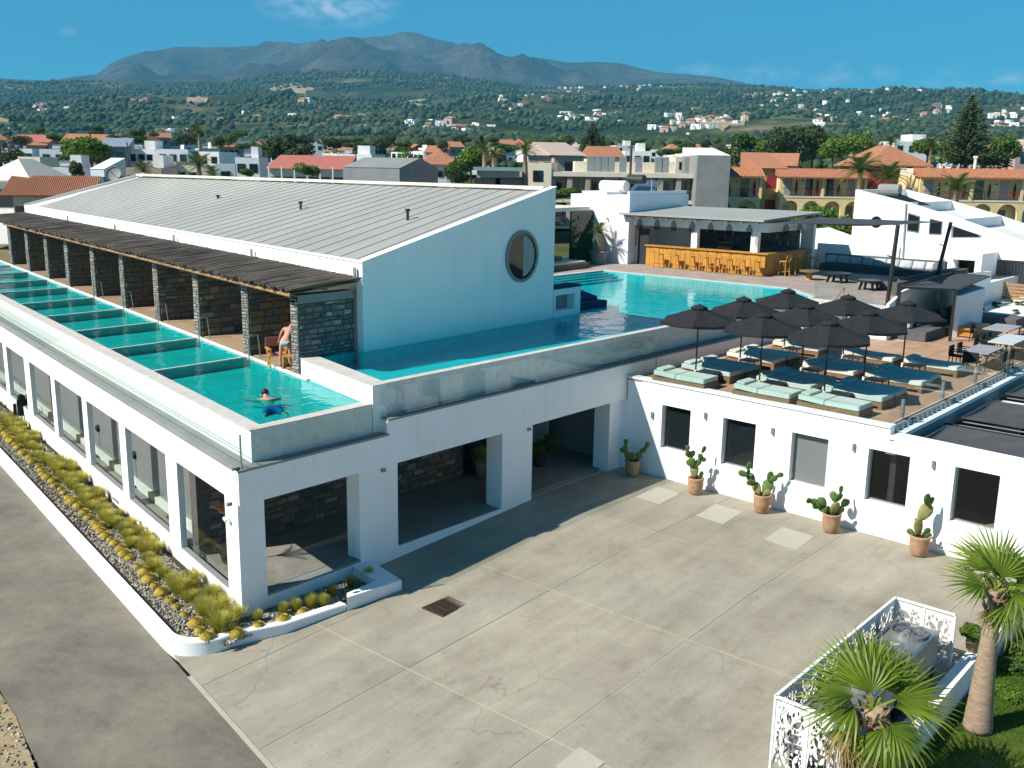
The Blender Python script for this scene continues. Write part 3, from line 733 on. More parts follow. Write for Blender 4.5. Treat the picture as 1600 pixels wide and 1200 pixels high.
part('water', MB().prism(fx, 4.70, 4.80).mesh and MB().add([(*p, 4.80) for p in fx], [tuple(range(5))]), M['water_low'], PL, world=True)
YP = [27.62, 31.72, 36.68, 41.6, 46.5, 51.45, 56.6, 61.2, 66.1, 71.1]
for y in YP[1:]:
    xl = lx(y, .44); xr = lx(y, PE - .06)
    part('divider', MB().prism([(xl, y - .06), (xr, y - .06), (xr, y + .06), (xl, y + .06)], 3.5, 4.84), M['rim'], PL, world=True)

# upper pool
PU = pool_thing('main_pool', 'large turquoise infinity pool wrapping the white hall and reaching the bar deck', (35, 26, 4.4))
wu = 5.36
UF = [(19.95, 22.98), (50.6, 22.98), (52.9, 25.4), (52.9, 38.6), (35.9, 38.6), (35.9, 29), (22.3, 27.6), (20.9, 27.6)]
part('water', MB().add([(*p, wu) for p in UF], [tuple(range(len(UF)))]), M['water'], PU, world=True)
part('pool_floor', MB().prism([(19.8, 22.99), (50.6, 22.99), (53.2, 25.4), (53.2, 38.9), (35.7, 38.9), (35.7, 29.2), (22.2, 27.9), (20.6, 27.9)], 4.4, 4.88), M['pooltile'], PU, world=True)
rimw = MB()
rimw.prism([(19.75, 22.62), (50.75, 22.62), (50.6, 22.98), (19.95, 22.98)], 4.39, 5.38)
rimw.prism([(50.75, 22.62), (53.25, 25.25), (52.9, 25.4), (50.6, 22.98)], 4.39, 5.38)
part('rim_wall', rimw, M['rimwet'], PU, world=True)
part('coping', MB().prism([(19.8, 22.60), (50.77, 22.60), (50.6, 22.9), (19.9, 22.9)], 5.381, 5.40), M['rim'], PU, world=True)
part('side_wall', MB().prism([(19.18, 22.5), (19.74, 22.5), (20.95, 27.6), (20.3, 27.6)], 3.93, 5.40), M['white'], PU, world=True)
part('side_coping', MB().prism([(19.16, 22.47), (19.76, 22.47), (20.98, 27.6), (20.27, 27.6)], 5.402, 5.43), M['rim'], PU, world=True)
part('inner_wall', MB().box(52.9, 53.1, 25.45, 38.8, 4.12, 5.38).box(36, 53.1, 38.6, 38.8, 4.12, 5.38), M['pooltile'], PU, world=True)
for k in range(4): part('pool_step', MB().box(43.0 - k * .0, 52.88, 38.6 - .4 * (k + 1), 38.6 - .4 * k, 4.9, 5.30 - .10 * k), M['pooltile'], PU, world=True)
# sunken daybed platform beside the hall
part('platform', MB().box(36.4, 40.4, 28.4, 30.6, 4.12, 5.30), M['pooltile'], PU, world=True)

part('lining', MB().prism([(22.5, 27.10), (34.2, 27.66), (36.6, 27.80), (36.6, 27.72), (34.2, 27.58), (22.5, 27.02)], 4.12, 5.35).prism([(20.95, 27.55), (22.6, 27.55), (22.6, 27.5), (20.95, 27.5)], 4.12, 5.35), M['pooltile'], PU, world=True)
# glass balustrades along the ledges
def glass_run(label, pts, z0, h, n, group=None, posts=None, cat='glass balustrade', nm='glass_balustrade'):
    t = thing(nm, label, cat, (pts[0][0], pts[0][1], z0))
    P = [np.array(p, float) for p in pts]; L = [np.linalg.norm(P[i + 1] - P[i]) for i in range(len(P) - 1)]
    for i in range(len(P) - 1):
        k = max(1, int(round(n * L[i] / sum(L)))); d = (P[i + 1] - P[i]) / L[i]; nn = np.array([-d[1], d[0]]) * .006
        for j in range(k):
            a = P[i] + d * (L[i] * j / k + .012); b_ = P[i] + d * (L[i] * (j + 1) / k - .012)
            part('pane', MB().prism([tuple(a - nn), tuple(b_ - nn), tuple(b_ + nn), tuple(a + nn)], z0, z0 + h), M['glass'], t, world=True)
    return t
gA = glass_run('long frameless glass balustrade along the road side of the lap pool', [sp(.12, .12), sp(50, .12)], 3.93, .92, 28)
gB = glass_run('frameless glass balustrade along the front of the lap pool corner', [(14.32, 22.24), (19.45, 22.24)], 3.93, .92, 4)
gC = glass_run('frameless glass balustrade below the rim of the main pool', [(19.52, 22.6), (19.52, 22.24), (34.2, 22.24)], 4.39, .95, 11)
for t_ in (gA, gB, gC):
    pass
part('cable', MB().bar((*sp(.12, .10), 4.15), (*sp(50, .10), 4.15), .012).bar((*sp(.12, .10), 4.5), (*sp(50, .10), 4.5), .012), M['galv'], gA, world=True)
part('corner_post', MB().box(14.29, 14.33, 22.22, 22.26, 3.93, 4.88), M['galv'], gB, world=True)

# ================================================================== HALL WITH THE BIG SLOPING ROOF
g0 = np.array([22.72, 27.15]); g1 = np.array([34.05, 27.72])
gd = (g1 - g0) / np.linalg.norm(g1 - g0)
def ong(x, y, o=g0, d=gd):
    v = ray(x, y); nn = np.array([-d[1], d[0]]); t = (o @ nn) / (v[0] * nn[0] + v[1] * nn[1]); q = CAMP + v * t; return (float(q[0]), float(q[1]), float(q[2]))
GL = ong(566, 411); GH = ong(868.5, 293)
zl = GL[2]; zh = GH[2]; gl2 = np.array(GL[:2]); gh2 = np.array(GH[:2])
HALL = thing('hall', 'white hall with a huge grey seamed lean-to roof and a round window', 'building', (float(gl2[0]), float(gl2[1]), 4.1))
LH = 51.3
f0 = gl2 + A * LH; ridge_end = gz(222, 272.5, zh); r2 = np.array(ridge_end[:2])
mb = MB()
zb = 4.12
t_ = .3
# gable wall (solid slab) with sloping top
gn = np.array([-gd[1], gd[0]])
mb.add([(*gl2, zb), (*gh2, zb), (*gh2, zh), (*gl2, zl), (*(gl2 + gn * t_), zb), (*(gh2 + gn * t_), zb), (*(gh2 + gn * t_), zh), (*(gl2 + gn * t_), zl)],
       [(0, 1, 2, 3), (7, 6, 5, 4), (0, 4, 5, 1), (1, 5, 6, 2), (2, 6, 7, 3), (3, 7, 4, 0)])
part('gable_wall', mb, M['white'], HALL, world=True)
eN = np.array([A[1], -A[0]])
mb = MB(); a0 = gl2 + gn * t_ + A * .0; mb.prism([tuple(gl2 + A * t_ * 1.02), tuple(f0), tuple(f0 + eN * .3), tuple(gl2 + A * t_ * 1.02 + eN * .3)], zb, zl)
part('eave_wall', mb, M['white'], HALL, world=True)
bn = np.array([A[1], -A[0]])
mb = MB()
bk0 = gh2 + gn * t_
mb.prism([tuple(bk0), tuple(r2), tuple(r2 - np.array([.3, 0])), tuple(bk0 - np.array([.3, 0]))], zb, zh - .15)
part('back_wall', mb, M['white'], HALL, world=True)
mb = MB().add([(*f0, zb), (*r2, zb), (*r2, zh), (*f0, zl)], [(0, 1, 2, 3)])
part('far_wall', mb, M['white2'], HALL, world=True)
# roof sheets
NP = 40; zr0 = zl - .16; zr1 = zh - .16
e0 = gl2 + gn * t_ + eN * .28; e1 = f0 + eN * .3; h0 = gh2 + gn * t_ - np.array([.28, 0]); h1 = r2 - np.array([.3, .2])
def lerp(a, b_, t): return a + (b_ - a) * t
for k in range(NP):
    ta = k / NP; tb = (k + 1) / NP
    a = lerp(e0, e1, ta); b_ = lerp(e0, e1, tb); c_ = lerp(h0, h1, tb); d_ = lerp(h0, h1, ta)
    mb = MB().prism([tuple(a), tuple(b_), tuple(c_), tuple(d_)], [zr0 - .05, zr0 - .05, zr1 - .05, zr1 - .05], [zr0, zr0, zr1, zr1])
    o = part('roof_sheet', mb, M['roof'], HALL, world=True)
    sm = MB().bar((*a, zr0 + .012), (*d_, zr1 + .012), .03, .016); sm.move((-HALL.location.x, -HALL.location.y, -HALL.location.z))
    link('seam', sm.mesh('seam', M['seam']), o)
# flashings
zz = .012
mb = MB()
mb.prism([tuple(gl2 - gd * .03 - gn * .03), tuple(gh2 + gd * .05 - gn * .03), tuple(gh2 + gd * .05 + gn * .34), tuple(gl2 - gd * .03 + gn * .34)], [zl, zh, zh, zl], [zl + .05, zh + .05, zh + .05, zl + .05])
part('gable_coping', mb, M['white'], HALL, world=True)
mb = MB().prism([tuple(gh2 + gn * .36 + np.array([.05, 0])), tuple(r2 + np.array([.05, 0])), tuple(r2 - np.array([.42, 0])), tuple(gh2 + gn * .36 - np.array([.42, 0]))], zh - .10, zh + .04)
part('ridge_cap', mb, M['flash'], HALL, world=True)
mb = MB().prism([tuple(gl2 + A * .36 - eN * .04), tuple(f0 - eN * .04), tuple(f0 + eN * .32), tuple(gl2 + A * .36 + eN * .32)], zl, zl + .03)
part('eave_coping', mb, M['white'], HALL, world=True)
mb = MB().prism([tuple(f0), tuple(r2), tuple(r2 - np.array([0, .35])), tuple(f0 - np.array([0, .35]))], [zl, zh, zh, zl], [zl + .12, zh + .12, zh + .12, zl + .12])
part('verge_cap', mb, M['grey'], HALL, world=True)
# roof vents
def roofz(x, y):
    # plane through e0,h0,e1
    p = np.array([*e0, zr0]); u = np.array([*h0, zr1]) - p; v = np.array([*e1, zr0]) - p; nn = np.cross(u, v); return p[2] - (nn[0] * (x - p[0]) + nn[1] * (y - p[1])) / nn[2]
def on_roof(x, y):
    "where a sight line meets the slightly twisted roof surface"
    p = np.array([*e0, zr0]); u = np.array([*h0, zr1]) - p; v = np.array([*e1, zr0]) - p; nn = np.cross(u, v); r_ = ray(x, y)
    dz = zr1 - roofz(*h1); Mx = np.array([[u[0], v[0]], [u[1], v[1]]]); off = 0.0
    for _ in range(6):
        q0_ = p + np.array([0, 0, off]); t = ((q0_ - CAMP) @ nn) / (r_ @ nn); q = CAMP + r_ * t
        a_, b_ = np.linalg.solve(Mx, q[:2] - p[:2]); off = float(a_ * b_ * dz)
    return tuple(map(float, q))
for i, (x, y) in enumerate(((251, 309), (341, 318), (470, 330), (637, 344))):
    q = on_roof(x, y); vt = MB().tube([(q[0], q[1], q[2] - .02), (q[0], q[1], q[2] + .38)], .06, 8).tube([(q[0], q[1], q[2] + .38), (q[0], q[1], q[2] + .48)], .11, 8)
    part('roof_vent', vt, M['dark'], HALL, world=True)
q = on_roof(722, 372)
# round window
wc = ong(814.5, 400.5); wr = 1.10
RW = []
def ring(r, o, n=40): return [(wc[0] + gd[0] * r * math.cos(2 * math.pi * k / n) - gn[0] * o, wc[1] + gd[1] * r * math.cos(2 * math.pi * k / n) - gn[1] * o, wc[2] + r * math.sin(2 * math.pi * k / n)) for k in range(n)]
n_ = 40
def ringmesh(r0, r1, o0, o1):
    a = ring(r0, o0); b_ = ring(r1, o1); c_ = ring(r1, 0.001); mbr = MB(); V = a + b_ + c_
    return mbr.add(V, [(k, (k + 1) % n_, n_ + (k + 1) % n_, n_ + k) for k in range(n_)] + [(n_ + k, n_ + (k + 1) % n_, 2 * n_ + (k + 1) % n_, 2 * n_ + k) for k in range(n_)])
M['frameteal'] = plain('grey_green_frame', (.17, .23, .22), .5)
wf = part('round_window', ringmesh(wr * .88, wr, .08, .09), M['frameteal'], HALL, world=True)
pn = MB().add(ring(wr * .89, .03), [tuple(range(n_))]); pn.move((-HALL.location.x, -HALL.location.y, -HALL.location.z))
link('pane', pn.mesh('pane', M['dglass']), wf)
cu = MB()
for k in range(6):
    x0 = .10 + k * .125; zt = math.sqrt(max(0, .72 - (x0 + .06) ** 2)) * 1.02
    q0 = (wc[0] + gd[0] * x0 - gn[0] * .034, wc[1] + gd[1] * x0 - gn[1] * .034); q1 = (wc[0] + gd[0] * (x0 + .105) - gn[0] * .045, wc[1] + gd[1] * (x0 + .105) - gn[1] * .045)
    cu.add([(*q0, wc[2] - zt), (*q1, wc[2] - zt), (*q1, wc[2] + zt), (*q0, wc[2] + zt)], [(0, 1, 2, 3)])
cu.move((-HALL.location.x, -HALL.location.y, -HALL.location.z)); link('curtain', cu.mesh('curtain', M['curtain']), wf)
# drain strut at gable corner
# satellite dish
q = on_roof(180, 295)
SD = thing('satellite_dish', 'large grey satellite dish standing on the far edge of the hall roof', 'satellite dish', q)
prof = [(.01, 0), (.2, .02), (.38, .07), (.55, .15), (.56, .15), (.38, .10), (.2, .05), (.01, .03)]
dm = MB().lathe(0, 0, prof, 20); R3 = Matrix.Rotation(R(62), 4, 'Y'); R4 = Matrix.Rotation(R(-140), 4, 'Z')
dm.v = [tuple((R4 @ R3 @ Vector(p)) + Vector((0, 0, 1.0))) for p in dm.v]
part('dish', dm, M['grey'], SD, True); part('mast', MB().tube([(0, 0, -.05), (0, 0, 1.0)], .05, 8), M['galv'], SD)
part('feed_arm', MB().bar((0, 0, .9), tuple(R4 @ R3 @ Vector((0, 0, .9)) + Vector((0, 0, 1.0))), .03), M['galv'], SD)
q = on_roof(155, 303)
part('mast', MB().tube([q, (q[0], q[1], q[2] + .9)], .05, 6), M['galv'], HALL, world=True); HALL.children[-1].name = 'pipe'
q = on_roof(208, 290)
part('pipe', MB().tube([q, (q[0], q[1], q[2] + .8)], .04, 6), M['galv'], HALL, world=True)

# small white store box at the hall corner
bx = MB()
q0 = gh2 - gd * 0.02; 
SB = thing('service_box', 'low white box with a recessed opening against the hall corner by the pool', 'service box', (34.9, 27.9, 5.2))
b0 = gh2 + gd * .06; b1 = b0 + gd * 2.1
wall_open(bx, tuple(b0), tuple(b1), .8, 4.9, 6.62, [(.15, 1.65, 5.65, 6.35)])
part('body', bx, M['white'], SB, world=True)
part('recess', MB().prism([tuple(b0 + gn * .45), tuple(b1 + gn * .45), tuple(b1 + gn * .5), tuple(b0 + gn * .5)], 5.5, 6.4), M['grey'], SB, world=True)
part('cover', MB().prism([tuple(b0 + gn * .1), tuple(b1 + gn * .0), tuple(b1 + gn * .8), tuple(b0 + gn * .8)], 6.622, 6.74), M['navy'], SB, world=True)
DB = thing('daybed', 'dark navy cushioned daybed on a platform at the pool edge', 'daybed', (38.2, 29.1, 5.31))
part('mattress', MB().box(37.1, 39.6, 28.6, 30.2, 5.31, 5.62), M['navy'], DB, world=True)
part('backrest', MB().prism([(37.1, 29.2), (39.6, 29.2), (39.6, 30.2), (37.1, 30.2)], 5.621, [5.63, 5.75, 6.0, 5.9]), M['navy'], DB, world=True)

# ================================================================== STONE CABINS WITH REED ROOF
M['reedjoin'] = M['reed']
def deckline(y, off=0.0): return lx(y, PE + off)
def hallx(y): return float(gl2[0] + (y - gl2[1]) * A[0] / A[1])
CD = thing('cabin_deck', 'strip of brown timber decking under the reed roof beside the lap pool', 'timber deck', (22, 45, 4.6))
part('base', MB().prism([(deckline(27.7, .2), 27.7), (hallx(27.7), 27.7), (hallx(76), 76), (deckline(76, .2), 76)], 4.3, 4.83), M['wood2'], CD, world=True)
for i in range(len(YP) - 1):
    ya, yb = YP[i] + .3, YP[i + 1] - .05
    for k in range(9 if i < 4 else 5):
        nk = 9 if i < 4 else 5; wv = 2.75 / nk; o0 = .22 + wv * k
        part('deck_board', MB().prism([(deckline(ya, o0 + .02), ya), (deckline(ya, o0 + wv), ya), (deckline(yb, o0 + wv), yb), (deckline(yb, o0 + .02), yb)], 4.831, 4.868), M['plank'], CD, world=True)
ORD = ['nearest', 'second', 'third', 'fourth', 'fifth', 'sixth', 'seventh', 'eighth', 'ninth', 'farthest']
for i, y in enumerate(YP):
    x0 = deckline(y, .10); x1 = hallx(y) - .01; th = .42 if i else .40
    y0 = y - .02; y1 = y + th
    lab = ('grey-green field-stone end wall of the cabins, facing the main pool' if i == 0 else ORD[i] + ' field-stone partition wall from the pool end under the reed roof')
    w = thing('stone_wall', lab, 'stone wall', ((x0 + x1) / 2, y, 4.84), group='stone partition walls of the cabins')
    zt = 7.55
    if i == 0: part('core', MB().box(x0 + .02, 22.70, y0, y1, 4.2, zt), M['stonecore'], w, world=True)
    else: part('core', MB().box(x0 + .02, x1, y0, y1, 4.84, zt), M['stonecore'], w, world=True)
    if i == 0:
        stone_field(w, (x0 + .05, y0), (22.68, y0), 4.9, 7.30, (0, -1), M['stonegrey'], .10, .24, .16, .45, seed=21)
        part('lintel', MB().box(x0 + .02, 22.69, y0 - .05, y1, 7.31, 7.6), M['grey'], w, world=True)
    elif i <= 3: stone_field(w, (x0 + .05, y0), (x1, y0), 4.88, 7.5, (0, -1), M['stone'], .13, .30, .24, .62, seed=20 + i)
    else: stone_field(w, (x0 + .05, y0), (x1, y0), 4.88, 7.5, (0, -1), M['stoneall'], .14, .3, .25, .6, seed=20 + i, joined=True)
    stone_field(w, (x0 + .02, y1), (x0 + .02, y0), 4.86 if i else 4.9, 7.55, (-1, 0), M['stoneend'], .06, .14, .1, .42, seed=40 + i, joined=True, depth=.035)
RF = thing('reed_roof', 'long dark weathered reed roof over the row of stone cabins', 'reed roof', (21.5, 50, 7.6))
V = []; Fc = []
def add_reeds():
    n0 = 0; mbv = []; y = 27.15; i = 0
    while y < 77.5:
        xl = deckline(y, -.42) + random.uniform(-.14, .14); xr = hallx(y) - .06; z0 = 7.86 + random.uniform(-.02, .02) ; z1 = 8.06 + random.uniform(-.02, .02); w = random.uniform(.045, .085) * (1 if y < 45 else 1.5)
        dy = random.uniform(-.08, .08); h = w * .7
        mbv.append(((xl, y, z0), (xr, y + dy, z1), w, h)); y += w * .82
    return mbv
rd = MB()
for (a, b_, w, h) in add_reeds():
    mid = tuple((np.array(a) + np.array(b_)) / 2 + np.array([0, 0, random.uniform(-.03, .03)]))
    rd.bar(a, mid, w, h); rd.bar(mid, b_, w, h)
part('reeds', rd, M['reed'], RF, world=True, kind='stuff')
part('underlay', MB().prism([(deckline(27.3, -.25), 27.3), (hallx(27.3) - .1, 27.3), (hallx(77) - .1, 77), (deckline(77, -.25), 77)], [7.70, 7.90, 7.90, 7.70], [7.74, 7.94, 7.94, 7.74]), M['wood2'], RF, world=True)
for off, z in ((-.30, 7.66), (1.2, 7.76)):
    for i in range(len(YP) - 1):
        a = (deckline(YP[i] - .3, off), YP[i] - .3, z); b_ = (deckline(YP[i + 1] - .34, off), YP[i + 1] - .34, z)
        part('rafter', MB().tube([a, b_], .055, 6), M['rafter'], RF, world=True)
for y in (27.4, 36.2, 45.5, 55, 65): part('roof_hook', MB().box(hallx(y) - .2, hallx(y) - .12, y, y + .08, 7.95, 8.42), M['galv'], RF, world=True)
# handrails into the pool bays
for i, y in enumerate(YP[1:6]):
    x = deckline(y, -.25); t = thing('pool_handrail', 'thin steel pool handrail beside the %s partition wall' % ORD[i + 1], 'handrail', (x, y - .5, 4.8), group='pool handrails in front of the cabins')
    part('tube', MB().tube([(0, 0, -.5), (0, 0, .82), (.12, 0, .92), (.42, 0, .9), (.5, 0, .05)], .022, 6), M['galv'], t)
# ================================================================== WING WITH THE SUN TERRACE
wp = np.array([32.25, 22.10]); wd = np.array([-.0415, -.9991])
def wq(s, t=0.0): q = wp + wd * s + np.array([.9991, -.0415]) * t; return (float(q[0]), float(q[1]))
def onw(x, y):
    v = ray(x, y); nn = np.array([-wd[1], wd[0]]); t = (wp @ nn) / (v[0] * nn[0] + v[1] * nn[1]); return CAMP + v * t
WG = thing('terrace_wing', 'low white wing with square windows carrying the sun terrace', 'building', (wp[0], 15, -.1))
wy = [(20.39, 19.06), (17.62, 16.24), (14.80, 13.42), (11.98, 10.58), (9.15, 7.80), (6.3, 4.9), (3.4, 2.0)]
wo_ = [(wp[1] - a, wp[1] - b_, 1.22 if k == 0 else 1.16, 2.97) for k, (a, b_) in enumerate(wy)]
zq = [float(onw(x, y)[2]) for x, y in ((1600, 721), (1374, 681))]
LN = MB()
def wall2(s0, s1, zt0, zt1, ops, nm):
    mb = MB(); P = lambda s, t=0: wq(s, t)
    def blk(a, b_, za, zb):
        if b_ - a < 1e-3 or zb - za < 1e-3: return
        mb.prism([P(a), P(b_), P(b_, .35), P(a, .35)], za, zb)
    s = s0
    for (a, b_, c, d) in ops:
        blk(s, a, -.9, zt0); blk(a, b_, -.9, c); blk(a, b_, d, zt0); s = b_
    blk(s, s1, -.9, zt0); part(nm, mb, M['white'], WG, world=True)
wall2(0, 30, 3.36, 0, wo_, 'front_wall')
# upper band: full height by the terrace, sloping down beyond the corner
part('parapet', MB().prism([wq(0), wq(10.78), wq(10.78, .35), wq(0, .35)], 3.361, 3.80), M['white'], WG, world=True)
part('terrace_coping', MB().prism([wq(0, -.06), wq(10.80, -.06), wq(10.80, .38), wq(0, .38)], 3.801, 3.87), M['white'], WG, world=True)
part('sloping_parapet', MB().prism([wq(10.95), wq(30), wq(30, .35), wq(10.95, .35)], [3.361] * 4, [3.62, 3.42, 3.42, 3.62]), M['white'], WG, world=True)
for (a, b_, c, d) in wo_:
    wn = part('window', MB().prism([wq(a + .001, .22), wq(a + .05, .22), wq(a + .05, .30), wq(a + .001, .30)], c + .001, d - .001).prism([wq(b_ - .05, .22), wq(b_ - .001, .22), wq(b_ - .001, .30), wq(b_ - .05, .30)], c + .001, d - .001).prism([wq(a + .051, .22), wq(b_ - .051, .22), wq(b_ - .051, .30), wq(a + .051, .30)], c + .001, c + .05).prism([wq(a + .051, .22), wq(b_ - .051, .22), wq(b_ - .051, .30), wq(a + .051, .30)], d - .05, d - .001), M['galv'], WG, world=True)
    pm = MB().prism([wq(a + .051, .25), wq(b_ - .051, .25), wq(b_ - .051, .259), wq(a + .051, .259)], c + .051, d - .051).move((-WG.location.x, -WG.location.y, -WG.location.z)); link('pane', pm.mesh('pane', M['glass'] if 11 < (a + b_) / 2 < 15 or abs((a + b_) / 2 - 10.8) < .5 else (M['dglass2'] if 7.5 < (a + b_) / 2 < 8.5 else M['dglass'])), wn)
for (x, y) in ((1103, 649), (1208, 673), (1335, 698), (1459, 725), (1158 - 138, 648)):
    q = onw(x, y); part('wall_lamp', MB().tube([(q[0] - .06, q[1], q[2] - .12), (q[0] - .06, q[1], q[2] + .12)], .05, 10), M['galv'], WG, world=True)
TY0 = 11.45
part('inner_floor', MB().box(32.3, 37, 2, 21.8, -.2, .03), M['floor'], WG, world=True)
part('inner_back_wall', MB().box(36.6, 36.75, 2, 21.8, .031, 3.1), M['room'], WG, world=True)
part('slab', MB().prism([(32.5, 22.13), (49.35, 22.13), (49.35, 18.45), (62, 18.45), (62, TY0), (32.1, TY0)], 3.2, 3.70), M['mortar'], WG, world=True)
TS = 1.18; nx = int(28 / TS); ny = int(10.6 / TS)
for i in range(25):
    for j in range(9):
        x0 = 32.22 + i * TS; y0 = TY0 + .12 + j * TS; x1 = min(x0 + TS - .02, 61.9); y1 = min(y0 + TS - .02, 22.1)
        if x0 > 49.3 - .2 and y0 > 18.3: continue
        if x1 > 49.33 and x0 < 49.33 and y1 > 18.44: x1 = 49.3
        if x0 > 49.33 and y1 > 18.4: y1 = 18.4
        part('terrace_tile', MB().box(x0, x1, y0, y1, 3.702, 3.75), M['terrace'], WG, world=True)
part('edge_ledge', MB().box(31.80, 62, 11.06, 11.42, 3.42, 3.56), M['white'], WG, world=True)
part('edge_beam', MB().box(31.85, 62, 11.12, 11.44, 2.9, 3.419), M['grey'], WG, world=True)
part('ledge_below_pool', MB().box(34.36, 49.3, 22.14, 22.6, 3.3, 4.32), M['white'], WG, world=True)
part('pool_ledge_cap', MB().box(34.36, 49.3, 22.12, 22.6, 4.322, 4.39), M['grey'], WG, world=True)
# terrace glass
gW = glass_run('frameless glass balustrade along the window side of the sun terrace', [(31.95 + .2, 22.0), (31.98, 11.5)], 3.871, .95, 9)
gS = glass_run('frameless glass balustrade with steel clamps along the right edge of the sun terrace', [(31.98, 11.5), (61.5, 11.5)], 3.62, 1.15, 26)
for k in range(62):
    x = 32.1 + k * .47; part('clamp', MB().tube([(x, 11.42, 3.64), (x + .27, 11.42, 3.64)], .10, 8), M['galv'], gS, world=True)
for (x, y) in ((1400, 650), (1460, 620), (1510, 596), (1558, 573), (1590, 556)):
    q = gz(x, y, 3.8); part('post', MB().tube([(q[0], 11.62, 3.75), (q[0], 11.62, 4.42)], .075, 10), M['galv'], gS, world=True)
# lower court beyond the corner: dark awnings between white frames
for k, (x0, x1, lab) in enumerate(((32.45, 36.2, 'large dark fabric awning just behind the low white wall, lowest on the right'), (37.7, 41.6, 'middle dark fabric awning below the edge of the sun terrace'), (43.2, 47.0, 'farther dark fabric awning tucked under the terrace edge at the right border'))):
    t = thing('awning', lab, 'awning', ((x0 + x1) / 2, 5, 2.9), group='dark awnings over the lower court')
    a = MB()
    for j in range(6):
        xa = x0 + (x1 - x0) * j / 6; xb = x0 + (x1 - x0) * (j + 1) / 6; s0 = -.10 * math.sin(math.pi * j / 6); s1 = -.10 * math.sin(math.pi * (j + 1) / 6)
        a.prism([(xa, -6), (xb, -6), (xb, 10.85), (xa, 10.85)], [3.14 + s0, 3.14 + s1, 3.14 + s1, 3.14 + s0], [3.16 + s0, 3.16 + s1, 3.16 + s1, 3.16 + s0])
    part('fabric', a, M['awn'], t, world=True)
    part('frame', MB().box(x0, x1, 10.86, 10.94, 3.05, 3.17).box(x0, x0 + .06, -6, 10.85, 3.0, 3.03), M['grey'], t, world=True)
for k, (x, lab) in enumerate(((36.9, 'grey framed wall with dark openings between the first two awnings'), (42.4, 'grey framed wall with dark openings between the second and third awnings'), (48.2, 'grey framed wall with dark openings behind the last awning'))):
    t = thing('court_wall', lab, 'wall', (x, 3, 0))
    mb = MB(); wall_open(mb, (x, 11.0), (x, -6), .3, 0, 3.0, [(1.0, 3.1, .9, 2.6), (3.7, 5.8, .9, 2.6), (6.4, 8.5, .9, 2.6), (9.1, 11, .9, 2.6)])
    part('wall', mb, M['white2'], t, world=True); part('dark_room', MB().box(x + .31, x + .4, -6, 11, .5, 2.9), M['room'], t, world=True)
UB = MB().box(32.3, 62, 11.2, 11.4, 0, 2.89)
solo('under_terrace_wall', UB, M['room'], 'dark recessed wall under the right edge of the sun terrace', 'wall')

# ---- umbrellas, loungers, tables -------------------------------------------------------
def make_umbrella():
    t = thing('parasol', '', 'parasol', (0, 0, 0), group='black parasols on the sun terrace')
    n = 6; r = 1.62; zr = 2.42; za = 3.02; V = []; ph = .42
    mb = MB()
    for k in range(n):
        a0 = ph + 2 * math.pi * k / n; a1 = ph + 2 * math.pi * (k + 1) / n
        rows = []
        for j in range(5):
            f = .12 + .88 * j / 4; zz = za - (za - zr) * (f ** .86)
            row = []
            for i in range(5):
                u = i / 4; x = r * f * (math.cos(a0) * (1 - u) + math.cos(a1) * u); y = r * f * (math.sin(a0) * (1 - u) + math.sin(a1) * u); row.append((x, y, zz - .05 * f * math.sin(math.pi * u)))
            rows.append(row)
        vs = [p for row in rows for p in row]
        mb.add(vs, [(j * 5 + i, (j + 1) * 5 + i, (j + 1) * 5 + i + 1, j * 5 + i + 1) for j in range(4) for i in range(4)])
        e = rows[4]; mb.add([e[i] for i in range(5)] + [(p[0], p[1], p[2] - .10) for p in e], [(i, 5 + i, 6 + i, i + 1) for i in range(4)])
    part('canopy', mb, M['black'], t)
    part('vent_cap', MB().lathe(0, 0, [(.34, 2.90), (.33, 2.95), (.18, 3.02), (.03, 3.05)], 12), M['black'], t)
    part('pole', MB().tube([(0, 0, .05), (0, 0, 3.1)], .032, 8), M['blackmetal'], t)
    part('base', MB().lathe(0, 0, [(.30, 0), (.30, .06), (.06, .08), (.055, .42), (.04, .43)], 14), M['white2'], t)
    for k in range(n):
        a = ph + 2 * math.pi * k / n; part('rib', MB().bar((0, 0, 2.72), (r * .97 * math.cos(a), r * .97 * math.sin(a), zr - .0), .02), M['blackmetal'], t)
    return t
UX = [33.9, 37.5, 41.6]; UY = [20.0, 17.2, 14.6]
rowname = ['row beside the pool', 'middle row', 'row beside the right glass']; colname = ['closest to the courtyard', 'in the middle column', 'farthest from courtyard']
first = None
for j, y in enumerate(UY):
    for i, x in enumerate(UX):
        lab = 'black parasol %s in the %s of the terrace' % (colname[i], rowname[j])
        if first is None: first = make_umbrella(); first.location = (x, y, 3.75); first['label'] = lab
        else: copy_tree(first, None, (x, y, 3.75), random.uniform(-.12, .12), lab)
